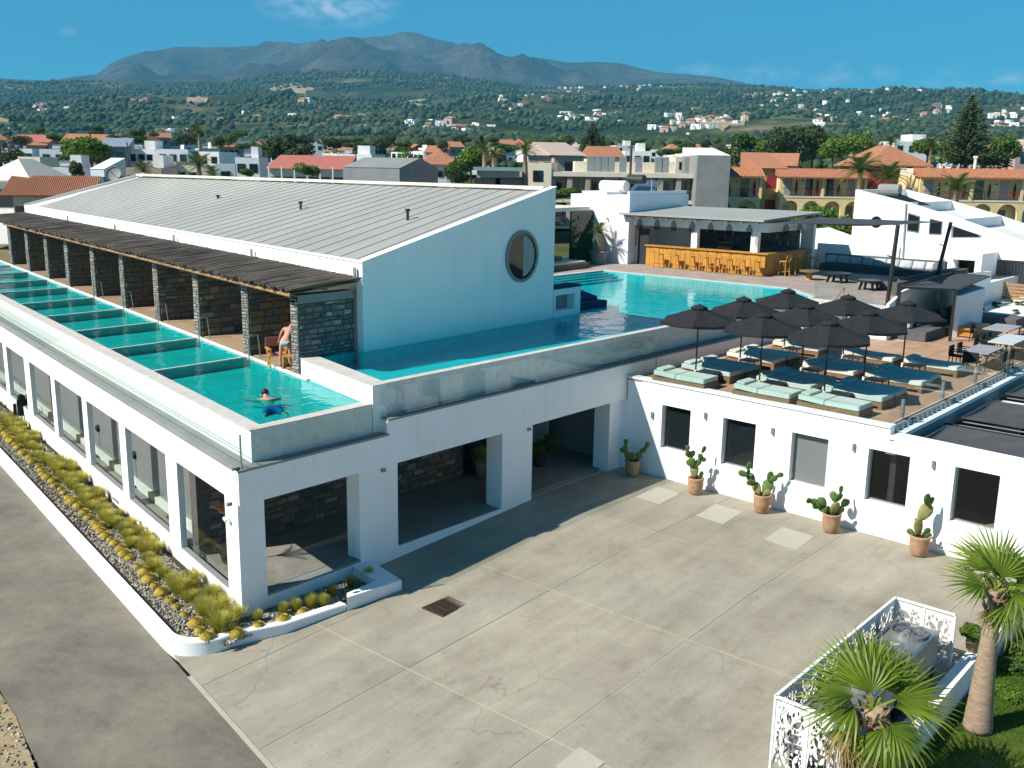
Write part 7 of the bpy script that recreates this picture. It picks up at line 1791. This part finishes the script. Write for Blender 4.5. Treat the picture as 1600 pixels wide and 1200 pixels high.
for k, (px, yb, D, H, Wd, kind, lab) in enumerate(((1200, 262, 190, 7.5, 10, 'b', 'big dark green tree behind the left hotel roofs'), (1238, 262, 180, 9, 8, 'd', 'dark pointed tree behind the pitched orange roof'), (1268, 262, 185, 9.5, 9, 'g', 'tallest dark green tree right of the pitched roof'),
      (1300, 262, 170, 7.0, 9, 'b', 'bright green round tree behind the middle wing'), (1160, 262, 200, 8, 10, 'g', 'green tree behind the blank grey wall'), (1352, 262, 210, 7.5, 9, 'd', 'dark green tree left of the palm behind the red house'), (1448, 258, 190, 7, 8, 'b', 'bright palm-like tree before the white villa'),
      (1500, 262, 165, 5.0, 12, 'g', 'dark wide trees at the foot of the tall norfolk pine'), (1572, 266, 165, 8.0, 7.5, 'b', 'fresh green tree right of the norfolk pine'), (1130, 258, 220, 6, 8, 'o', 'grey-green tree above the hotel end'), (1560, 258, 230, 6, 9, 'g', 'dark tree behind the fresh green one'), (1540, 266, 150, 3.6, 8, 'd', 'low dark conifers behind the right wing roof'))):
    tree(px, yb, D, H, Wd, kind, lab, v=k)
random.seed(11)
spots = [(8, 262, 175), (34, 230, 230), (88, 226, 240), (178, 226, 230), (215, 226, 220), (292, 230, 215), (345, 235, 200), (150, 214, 300), (60, 214, 330), (240, 216, 310), (300, 214, 330), (372, 218, 300), (408, 238, 210), (520, 236, 230), (560, 238, 220), (598, 238, 230), (630, 240, 220), (470, 228, 280), (540, 226, 300),
         (610, 226, 300), (660, 236, 250), (690, 238, 230), (790, 240, 230), (835, 238, 220), (880, 238, 240), (915, 240, 230), (1010, 240, 240), (1040, 246, 220), (1075, 242, 230), (1100, 236, 260), (860, 226, 330), (940, 228, 320), (1000, 226, 330), (1060, 228, 340), (1120, 230, 330), (1180, 230, 320), (1240, 226, 330), (1320, 234, 300), (1380, 234, 300), (1420, 236, 260), (1470, 236, 300), (1530, 238, 300), (1590, 240, 300), (770, 232, 300), (720, 228, 320)]
side = lambda px: 'left' if px < 420 else ('middle' if px < 900 else 'right')
for k, (px, yb, D) in enumerate(spots):
    kd = random.choice('ggdobg'); tree(px, yb, D, random.uniform(2.6, 4.8), random.uniform(3.5, 7), kd, {'g': 'dark green round tree', 'd': 'dark conifer-like tree', 'o': 'grey-green olive tree', 'b': 'bright green tree'}[kd] + ' among the far village roofs on the %s' % side(px), 'trees among the far village roofs', v=k)
LMK = ['at the left border', 'above the orange roof', 'above the satellite dish', 'near the tall palm', 'beside the dark pine', 'above the red roof', 'near the carport', 'above the carport', 'above the grey hotel', 'right of the hotel roof boxes', 'behind the blank grey wall', 'behind the middle wing', 'near the white villa', 'at the right border']
random.seed(33); hk = 0; KD = [('white', 'white cube house'), ('white', 'white house'), ('cream', 'cream house'), ('white2', 'off-white house'), ('tan', 'tan house'), ('pink', 'pinkish house')]
for px in range(-10, 1600, 27):
    if 1195 < px < 1330: continue
    D = random.uniform(205, 330); m_, nm_ = random.choice(KD); w = random.uniform(16, 34); h_ = random.uniform(7, 13); yb = hor(px) - (D - 180) * .16 - random.uniform(0, 4); rf = random.choice(('flat', 'flat', 'flat', 'gable', 'hip'))
    bldg(px, px + w, yb - h_, yb, D, random.uniform(8, 12), m_, '%s with a %s roof of the village %s' % (nm_, {'flat': 'flat', 'gable': 'gabled tiled', 'hip': 'hipped tiled'}[rf], LMK[min(len(LMK) - 1, max(0, int(px / 115)))]), rf, 'tileroof', 1.6, (random.choice((2, 3, 4)), 1 if h_ < 10 else 2), (1.0, 1.1), random.uniform(-.5, .5), side_win=1, parapet=.3, extra=tank if (rf == 'flat' and hk % 3 == 0) else None)['group'] = 'houses of the far village'; hk += 1
# palms in the village
for (px, yb, D, h, R_, n, lab) in ((312, 283, 112, 1.6, 2.4, 30, 'stout date palm rising just behind the roof ridge'), (225, 282, 112, 1.0, 2.0, 26, 'yellowish date palm behind the tan house'), (333, 284, 110, .5, 1.7, 22, 'low date palm right of the stout one'), (313, 250, 200, 5.2, 2.6, 24, 'tall palm on the left against the green slope'),
                                   (757, 292, 106, 3.6, 1.6, 24, 'slender palm by the pinkish carport building'), (772, 292, 104, 3.0, 1.5, 24, 'second slender palm by the carport'), (820, 292, 105, 3.4, 1.7, 26, 'slender palm in front of the cream cube house'),
                                   (1340, 320, 112, 3.6, 3.2, 30, 'wide date palm arching in front of the red house'), (1385, 322, 116, 3.2, 2.8, 28, 'second date palm before the red wall'), (1492, 322, 100, 1.6, 2.6, 22, 'dry date palm in front of the right yellow wing'), (1388, 262, 175, 4, 2.6, 26, 'green palm behind the red pyramid roof'), (1452, 262, 170, 3.5, 2.6, 26, 'green palm beside the white villa')):
    date_palm(lab, dp(px, yb, D), h, R_, n, .22)
# norfolk pines
def norfolk(label, px, yb, yt, D, Wd):
    q = dp(px, yb, D); H = dp(px, yt, D)[2] - q[2]; t = thing('norfolk_pine', label, 'tree', q); part('trunk', MB().tube([(0, 0, -1), (0, 0, H * .98)], [.35, .05], 7), M['bark'], t)
    g = np.random.default_rng(int(px)); V = []; Fc = []; S = []; n0 = 0; nt_ = 26
    for k in range(nt_):
        f = k / (nt_ - 1); z = H * (.12 + .86 * f); L = Wd / 2 * (1 - f) ** .75 * g.uniform(.85, 1.1) + .15; nb_ = 9
        for j in range(nb_):
            az = j * 6.283 / nb_ + k * .7 + g.uniform(-.2, .2); Lb = L * g.uniform(.75, 1.1)
            m_ = max(4, int(Lb * 7))
            for i in range(m_):
                u = (i + .5) / m_; c = np.array([math.cos(az) * Lb * u, math.sin(az) * Lb * u, z - .10 * Lb * u + .28 * Lb * u * u]); s = .34 * (1 - .4 * u) + .05; d1 = g.normal(0, 1, 3) * [1, 1, .35]; d1 /= np.linalg.norm(d1); d2 = np.cross(d1, g.normal(0, 1, 3)); d2 /= np.linalg.norm(d2)
                V += [c - d1 * s, c - d2 * s * .4, c + d1 * s, c + d2 * s * .4]; v = np.clip(.25 + .5 * u + g.uniform(-.2, .25), 0, 1); S += [v] * 4; Fc.append((n0, n0 + 1, n0 + 2, n0 + 3)); n0 += 4
    link('crown', np_mesh('crown', V, Fc, M['leafdark'], S), t)
norfolk('tall norfolk pine with tiered branches towering over the yellow hotel at the right', 1508, 262, 148, 150, 9.4)
norfolk('distant narrow norfolk pine above the cream hotel', 925, 238, 192, 230, 6.0)
norfolk('small pointed conifer beyond the village near the middle', 752, 250, 212, 210, 3.2)
t = thing('utility_pole', 'tall bare wooden utility pole in front of the cream hotel', 'pole', dp(983, 318, 98)); part('pole', MB().tube([(0, 0, -1), (0, 0, 5.7)], .12, 7), M['bark'], t)
for (px, yb, yt, D, lab) in ((556, 262, 238, 150, 'thin utility pole behind the red-roofed house'), (711, 290, 240, 125, 'thin utility pole beside the orange-roofed house'), (201, 262, 222, 160, 'thin utility pole in the left village'), (1482, 300, 262, 118, 'thin pale pole by the right yellow wing')):
    q = dp(px, yb, D); h_ = dp(px, yt, D)[2] - q[2]; t = thing('utility_pole', lab, 'pole', q); part('pole', MB().tube([(0, 0, -1), (0, 0, h_)], .09, 6), M['bark'], t)

# ---- white houses scattered over the slopes ------------------------------------------
def ground_at(px, py):
    for D in np.concatenate([np.arange(230, 900, 25), np.arange(900, 3190, 35)]):
        z = gheight(px, D); v = ray(px, py); zr_ = dp(px, py, D)[2]
        if z >= zr_: return D
    return None
HM = []
for k, (w, d, h, mt) in enumerate(((11, 9, 6, 'white'), (15, 9, 4, 'white2'), (9, 8, 7, 'cream'), (12, 10, 5, 'pink'), (8, 7, 4, 'white'))):
    mb = MB().box(-w / 2, w / 2, -d / 2, d / 2, -3, h).box(-w / 2 + 1, w / 2 - w * .45, -d / 2 - 2.5, -d / 2 - .01, -3, h * .55); HM.append(mb.mesh('far_house', M[mt]))
RM = [MB().add([(-7, -5.5, 6.01), (7, -5.5, 6.01), (7, 5.5, 6.01), (-7, 5.5, 6.01), (-3, 0, 8.6), (3, 0, 8.6)], [(0, 1, 5, 4), (2, 3, 4, 5), (1, 2, 5), (3, 0, 4), (3, 2, 1, 0)]).mesh('roof', M['tileroof'])]
WN = [MB().box(-3.5, -2.2, -4.56, -4.5, 2.8, 4.4).mesh('window', M['dglass']), MB().box(1.5, 2.8, -4.56, -4.5, 2.8, 4.4).mesh('window', M['dglass'])]
random.seed(21)
CLU = [  # px, py, spread x, spread y, count, scale, where
    (965, 135, 75, 6, 34, .75, 'in the high village below the bare saddle'), (885, 142, 28, 9, 16, .75, 'on the slope left of the high village'), (915, 184, 48, 9, 26, .9, 'in the dense white village on the middle slope'), (850, 150, 30, 10, 10, .7, 'on the rocky spur below the mountain foot'),
    (1060, 200, 55, 18, 20, .9, 'in the village below the brown field'), (1120, 190, 45, 9, 22, .95, 'in the row of white villas on the right middle slope'), (1220, 152, 70, 8, 20, .8, 'on the long ridge to the right'), (1330, 145, 90, 5, 26, .75, 'on the skyline ridge at the right'),
    (1300, 190, 90, 14, 18, .9, 'on the lower slope left of the norfolk pine'), (1570, 195, 40, 18, 24, .95, 'on the slope right of the norfolk pine'), (1230, 172, 70, 10, 14, .85, 'between olive groves on the right slope'), (1460, 180, 60, 14, 10, .85, 'around the norfolk pine on the slope'),
    (660, 200, 60, 9, 9, 1.0, 'on the lower slope above the red-roofed house'), (740, 205, 45, 8, 9, 1.0, 'on the slope above the middle trees'), (560, 190, 40, 8, 8, .95, 'on the slope in the middle left'), (484, 163, 6, 3, 3, 1.1, 'standing alone high on the middle slope'), (370, 190, 80, 12, 9, .9, 'on the wooded slope to the left'),
    (195, 165, 60, 14, 8, .8, 'high on the left slope'), (75, 176, 40, 5, 7, 1.1, 'on the near left rise'), (590, 248, 90, 8, 16, .8, 'at the foot of the hills in the middle'), (250, 212, 110, 8, 9, .9, 'on the low left slope'), (780, 170, 60, 15, 7, .85, 'on the dark central slope'), (30, 205, 40, 8, 5, .9, 'at the far left foot of the slope')]
for (cx, cy_, sx, sy, n_, sc, wh) in CLU:
    for k in range(n_):
        px = random.gauss(cx, sx * .5); py = random.gauss(cy_, sy * .5); D = ground_at(px, py)
        if D is None or D < 230: continue
        q = dp(px, 300, D); s_ = sc * random.uniform(.7, 1.2) * (1.0 if D > 1400 else .45 + .55 * D / 1400); i = random.choice((0, 0, 1, 2, 3, 4, 4))
        hrt = HANG + random.uniform(-.8, .8); o = link('far_house', HM[i], None, (q[0], q[1], gheight(px, D)), (0, 0, hrt), (s_,) * 3)
        red = (i == 3) or (i == 0 and random.random() < .2)
        props(o, ('small red-roofed house ' if red else {0: 'tiny white cube house ', 1: 'tiny low pale house ', 2: 'tiny cream house ', 4: 'tiny white cabin '}[i]) + wh, 'house', 'far houses ' + wh)
        if red: link('roof', RM[0], o, (0, 0, (5 if i == 3 else 6) - 6))
        if i in (0, 1) : link('window', WN[0], o); link('window', WN[1], o)
# bare fields on the slopes: terraced clearings with their own edge
M['field'] = mottled('bare_field', (.26, .19, .11), (.40, .31, .20), .05, 1); M['field2'] = mottled('green_field', (.06, .10, .03), (.10, .13, .05), .05, 1)
for i, (cx, cy_, rx, ry, mt, lab) in enumerate(((1120, 198, 34, 7, 'field', 'brown ploughed field among the villas on the right slope'), (1075, 174, 14, 4, 'field', 'pale round clearing on the right slope'), (1165, 150, 22, 4, 'field', 'pale quarry scar below the skyline on the right'), (1590, 203, 60, 4, 'field', 'straw-coloured field at the far right'), (1020, 118, 40, 3, 'field', 'reddish bare saddle on the skyline'), (650, 164, 26, 5, 'field', 'rocky clearing on the central hill'), (575, 205, 22, 6, 'field', 'bare brown slope above the village'),
        (245, 222, 55, 4, 'field', 'dry tan field at the foot of the left slope'), (12, 190, 22, 4, 'field', 'brown field at the left border'), (460, 140, 40, 8, 'field', 'rocky outcrop on the front hill'), (315, 160, 18, 5, 'field', 'pale scree patch on the left slope'), (1360, 214, 80, 5, 'field2', 'green meadow on the low right slope'), (1250, 186, 60, 4, 'field2', 'light green field strip on the right slope'))):
    mb = MB(); V = []; ok = True; rr = random.Random(i); n_ = 18
    ring_ = []
    for k in range(n_):
        a_ = 6.283 * k / n_; jx = rr.uniform(.7, 1.15); D = ground_at(cx + rx * jx * math.cos(a_), cy_ + ry * jx * math.sin(a_))
        if D is None: ok = False; break
        q = dp(cx + rx * jx * math.cos(a_), 300, D); ring_.append((q[0], q[1], gheight(cx + rx * jx * math.cos(a_), D) + 2.2))
    if not ok: continue
    D = ground_at(cx, cy_); q = dp(cx, 300, D); c0 = (q[0], q[1], gheight(cx, D) + 2.6)
    V = [c0] + [tuple((np.array(c0) + np.array(p)) / 2 * [1, 1, 1]) for p in ring_] + ring_ + [(p[0], p[1], p[2] - 8) for p in ring_]
    Fc = [(0, 1 + k, 1 + (k + 1) % n_) for k in range(n_)] + [(1 + k, 1 + n_ + k, 1 + n_ + (k + 1) % n_, 1 + (k + 1) % n_) for k in range(n_)] + [(1 + n_ + k, 1 + 2 * n_ + k, 1 + 2 * n_ + (k + 1) % n_, 1 + n_ + (k + 1) % n_) for k in range(n_)]
    o = MB().add(V, Fc); props(link('field', o.mesh('field', M[mt])), kind='structure')

# ================================================================== PEOPLE
def skin_obj(name, verts, edges, radii, mat, parent=None, root=0, sub=2, loc=(0, 0, 0)):
    me = bpy.data.meshes.new(name); me.from_pydata([tuple(v) for v in verts], edges, []); me.materials.append(mat); o = bpy.data.objects.new(name, me); COL.objects.link(o); o.location = loc
    if parent: o.parent = parent
    m1 = o.modifiers.new('skin', 'SKIN'); m1.use_smooth_shade = True
    for i, r in enumerate(radii):
        d = me.skin_vertices[0].data[i]; d.radius = (r if isinstance(r, tuple) else (r, r)); d.use_root = (i == root)
    m2 = o.modifiers.new('sub', 'SUBSURF'); m2.levels = sub; m2.render_levels = sub
    return o
def body(name, J, mat, parent, head_r=.105):
    "J: named joints -> one continuous skinned figure with separate fingers"
    V = []; E = []; Rr = []; idx = {}
    def add(n, r, link_=None):
        idx[n] = len(V); V.append(J[n] if n in J else n); Rr.append(r)
        if link_ is not None: E.append((idx[link_], idx[n]))
    add('pelvis', (.15, .12)); add('waist', (.135, .10), 'pelvis'); add('chest', (.165, .12), 'waist'); add('neck', .06, 'chest'); add('head', (.085, .095), 'neck'); add('crown', (.07, .08), 'head')
    for s in 'LR':
        add('sh' + s, .065, 'chest'); add('el' + s, .045, 'sh' + s); add('wr' + s, .030, 'el' + s); add('pa' + s, (.040, .022), 'wr' + s)
        add('hp' + s, .095, 'pelvis'); add('kn' + s, .06, 'hp' + s); add('an' + s, .038, 'kn' + s); add('to' + s, (.04, .025), 'an' + s)
    o = skin_obj(name, V, E, Rr, mat, parent)
    for s in 'LR':
        w = np.array(J['wr' + s]); p = np.array(J['pa' + s]); d = (p - w) / np.linalg.norm(p - w); sd = np.cross(d, [0, 0, 1]); sd = sd / (np.linalg.norm(sd) + 1e-6)
        fv = []; fe = []; fr = []
        for k, (off, L) in enumerate(((-.030, .065), (-.010, .078), (.010, .072), (.030, .055))):
            n0 = len(fv); b0 = p - d * .01 + sd * off; fv += [b0, b0 + d * L * .5 + sd * off * .3, b0 + d * L + np.array([0, 0, -.015]) + sd * off * .5]; fe += [(n0, n0 + 1), (n0 + 1, n0 + 2)]; fr += [.010, .009, .007]
        n0 = len(fv); b0 = p - d * .045 - sd * .030 * (1 if s == 'L' else -1); fv += [b0, b0 + d * .03 - sd * .025 * (1 if s == 'L' else -1), b0 + d * .06 - sd * .035 * (1 if s == 'L' else -1)]; fe += [(n0, n0 + 1), (n0 + 1, n0 + 2)]; fr += [.012, .010, .008]
        h = skin_obj('fingers', fv, fe, fr, mat, parent, 0, 1)
        for i in range(0, len(fv), 3): h.data.skin_vertices[0].data[i].use_root = True
    return o
# swimmer: head away from the viewer, doing breast stroke
hq = gz(414, 611, 4.98); bq = gz(427, 643, 4.70)
hd = np.array([hq[0], hq[1]]); bd = np.array([bq[0], bq[1]]); ax = (bd - hd) / np.linalg.norm(bd - hd); sdv = np.array([-ax[1], ax[0]])
if sdv @ RH > 0: sdv = -sdv                                           # sdv points to screen left
SW = thing('person', 'swimmer with short black hair and blue shorts doing breaststroke in the front bay', 'person', (float(hd[0]), float(hd[1]), 4.73))
S_ = 1.12
def L3(a, s, z): return tuple(np.array([ax[0] * a + sdv[0] * s, ax[1] * a + sdv[1] * s, z]) * S_)
J = {'crown': L3(-.06, 0, .20), 'head': L3(0, 0, .14), 'neck': L3(.13, 0, .06), 'chest': L3(.30, 0, .0), 'waist': L3(.55, -.03, -.06), 'pelvis': L3(.76, -.05, -.12),
     'shL': L3(.24, .20, .02), 'elL': L3(.05, .42, .0), 'wrL': L3(-.08, .60, .03), 'paL': L3(-.13, .68, .04), 'shR': L3(.24, -.20, .02), 'elR': L3(.18, -.40, .02), 'wrR': L3(.02, -.30, .03), 'paR': L3(-.05, -.25, .02),
     'hpL': L3(.84, .09, -.14), 'knL': L3(1.20, .22, -.26), 'anL': L3(1.50, .06, -.24), 'toL': L3(1.62, .0, -.22), 'hpR': L3(.84, -.20, -.14), 'knR': L3(1.20, -.42, -.26), 'anR': L3(1.52, -.34, -.26), 'toR': L3(1.64, -.30, -.24)}
body('body', J, M['skinred'], SW)
part('hair', MB().blob(L3(-.02, 0, .19), (.12, .12, .115), 3, .03, 3), M['hair'], SW, True)
part('ear', MB().blob(L3(.02, .115, .13), (.02, .03, .035), 3, 0, 2), M['skinred'], SW, True); part('ear', MB().blob(L3(.02, -.115, .13), (.02, .03, .035), 3, 0, 2), M['skinred'], SW, True)
skin_obj('shorts', [L3(.66, -.04, -.09), L3(.80, -.05, -.13), L3(.86, .09, -.14), L3(1.05, .17, -.19), L3(.86, -.20, -.14), L3(1.05, -.34, -.19)], [(0, 1), (1, 2), (2, 3), (1, 4), (4, 5)], [(.165, .13), (.175, .145), .12, .105, .12, .105], M['bluecloth'], SW)
# person leaning over the wooden chair in the nearest cabin
fq = gz(447, 574, 4.87); r3 = np.array([RH[0], RH[1], 0]); f3 = np.array([FH[0], FH[1], 0]); u3 = np.array([0, 0, 1.0])
WP = thing('person', 'person in a pale blue bikini bending over a wooden chair in the nearest cabin', 'person', fq)
def K3(r, f, z): return tuple((r3 * r + f3 * f + u3 * z) * 1.08)
J = {'pelvis': K3(.0, 0, .86), 'waist': K3(.03, .10, 1.0), 'chest': K3(.10, .22, 1.20), 'neck': K3(.17, .32, 1.38), 'head': K3(.21, .42, 1.46), 'crown': K3(.23, .50, 1.50),
     'shL': K3(-.09, .22, 1.26), 'elL': K3(-.22, .30, 1.02), 'wrL': K3(-.30, .40, .82), 'paL': K3(-.32, .46, .76), 'shR': K3(.28, .24, 1.28), 'elR': K3(.34, .38, 1.05), 'wrR': K3(.30, .52, .88), 'paR': K3(.28, .58, .82),
     'hpL': K3(-.12, .0, .80), 'knL': K3(-.16, -.02, .46), 'anL': K3(-.18, .0, .08), 'toL': K3(-.20, .14, .03), 'hpR': K3(.12, .0, .80), 'knR': K3(.15, .0, .46), 'anR': K3(.16, .02, .08), 'toR': K3(.17, .16, .03)}
body('body', J, M['skinred'], WP)
part('hair', MB().blob(K3(.22, .42, 1.50), (.12, .12, .12), 5, .04, 3), M['hair2'], WP, True)
skin_obj('bikini', [K3(0, 0, .90), K3(-.11, 0, .80), K3(.11, 0, .80)], [(0, 1), (0, 2)], [(.165, .14), .125, .125], M['cyancloth'], WP)
skin_obj('bikini_top', [K3(-.02, .205, 1.19), K3(.22, .23, 1.21)], [(0, 1)], [(.06, .13), (.06, .13)], M['cyancloth'], WP, sub=1)
cq = gz(434, 571, 4.87)
t = thing('deck_chair', 'wooden folding armchair with a reddish seat beside the person in the nearest cabin', 'chair', cq, HANG + .5)
for sx in (-.32, .32): part('leg', MB().bar((sx, -.25, 0), (sx, .25, .62), .05), M['wood'], t); part('leg', MB().bar((sx * .9, .25, 0), (sx * .9, -.25, .62), .05), M['wood'], t); part('armrest', MB().box(sx - .05, sx + .05, -.32, .32, .62, .66), M['wood'], t)
M['redseat'] = plain('faded_red_canvas', (.45, .16, .12), .9); part('seat', MB().box(-.30, .30, -.26, .26, .40, .45), M['redseat'], t); part('backrest', MB().prism([(-.34, .30), (.34, .30), (.34, .34), (-.34, .34)], .67, 1.0), M['redseat'], t)
q = gz(455, 575, 4.87); t = thing('wooden_stool', 'small curved wooden stool behind the stone end wall in the nearest cabin', 'stool', q, HANG)
part('seat', MB().box(-.28, .28, -.22, .22, .42, .47), M['wood'], t)
for sx in (-1, 1):
    for sy in (-1, 1): part('leg', MB().bar((sx * .2, sy * .16, .42), (sx * .27, sy * .2, 0), .05), M['wood'], t)
# gym-like black discs and a hanging wet towel by the side windows
for i, (s, lab) in enumerate(((8.2, 'black round machine knob seen in the second side window from the corner'), (12.9, 'black round machine knob seen in the third side window'), (17.6, 'black round machine knob seen in the fourth side window'))):
    p_ = sp(s - .6, 1.0); t = thing('exercise_machine', lab, 'exercise machine', (*p_, .06), 0, 'black machines behind the side windows'); part('knob', MB().blob((0, 0, 1.15), (.17, .17, .17), 1, .02, 2), M['black'], t, True); part('stem', MB().tube([(0, 0, 0), (0, 0, 1.1)], .03, 6), M['blackmetal'], t); part('foot', MB().box(-.3, .3, -.5, .5, 0, .08), M['blackmetal'], t)
p_ = sp(26.2, -.03); t = thing('hanging_coat', 'dark wet garment hanging out over a far side window sill', 'garment', (*p_, .2)); part('cloth', MB().prism([(-.25, -.03), (.25, -.03), (.22, .05), (-.2, .05)], -.25, .55).prism([(-.42, -.03), (-.26, -.03), (-.26, .04), (-.4, .04)], -.45, .4), M['black'], t)
part('hood', MB().blob((0, .02, .62), (.2, .1, .2), 3, .1, 2), M['black'], t, True)
# parked dark car behind the lounge
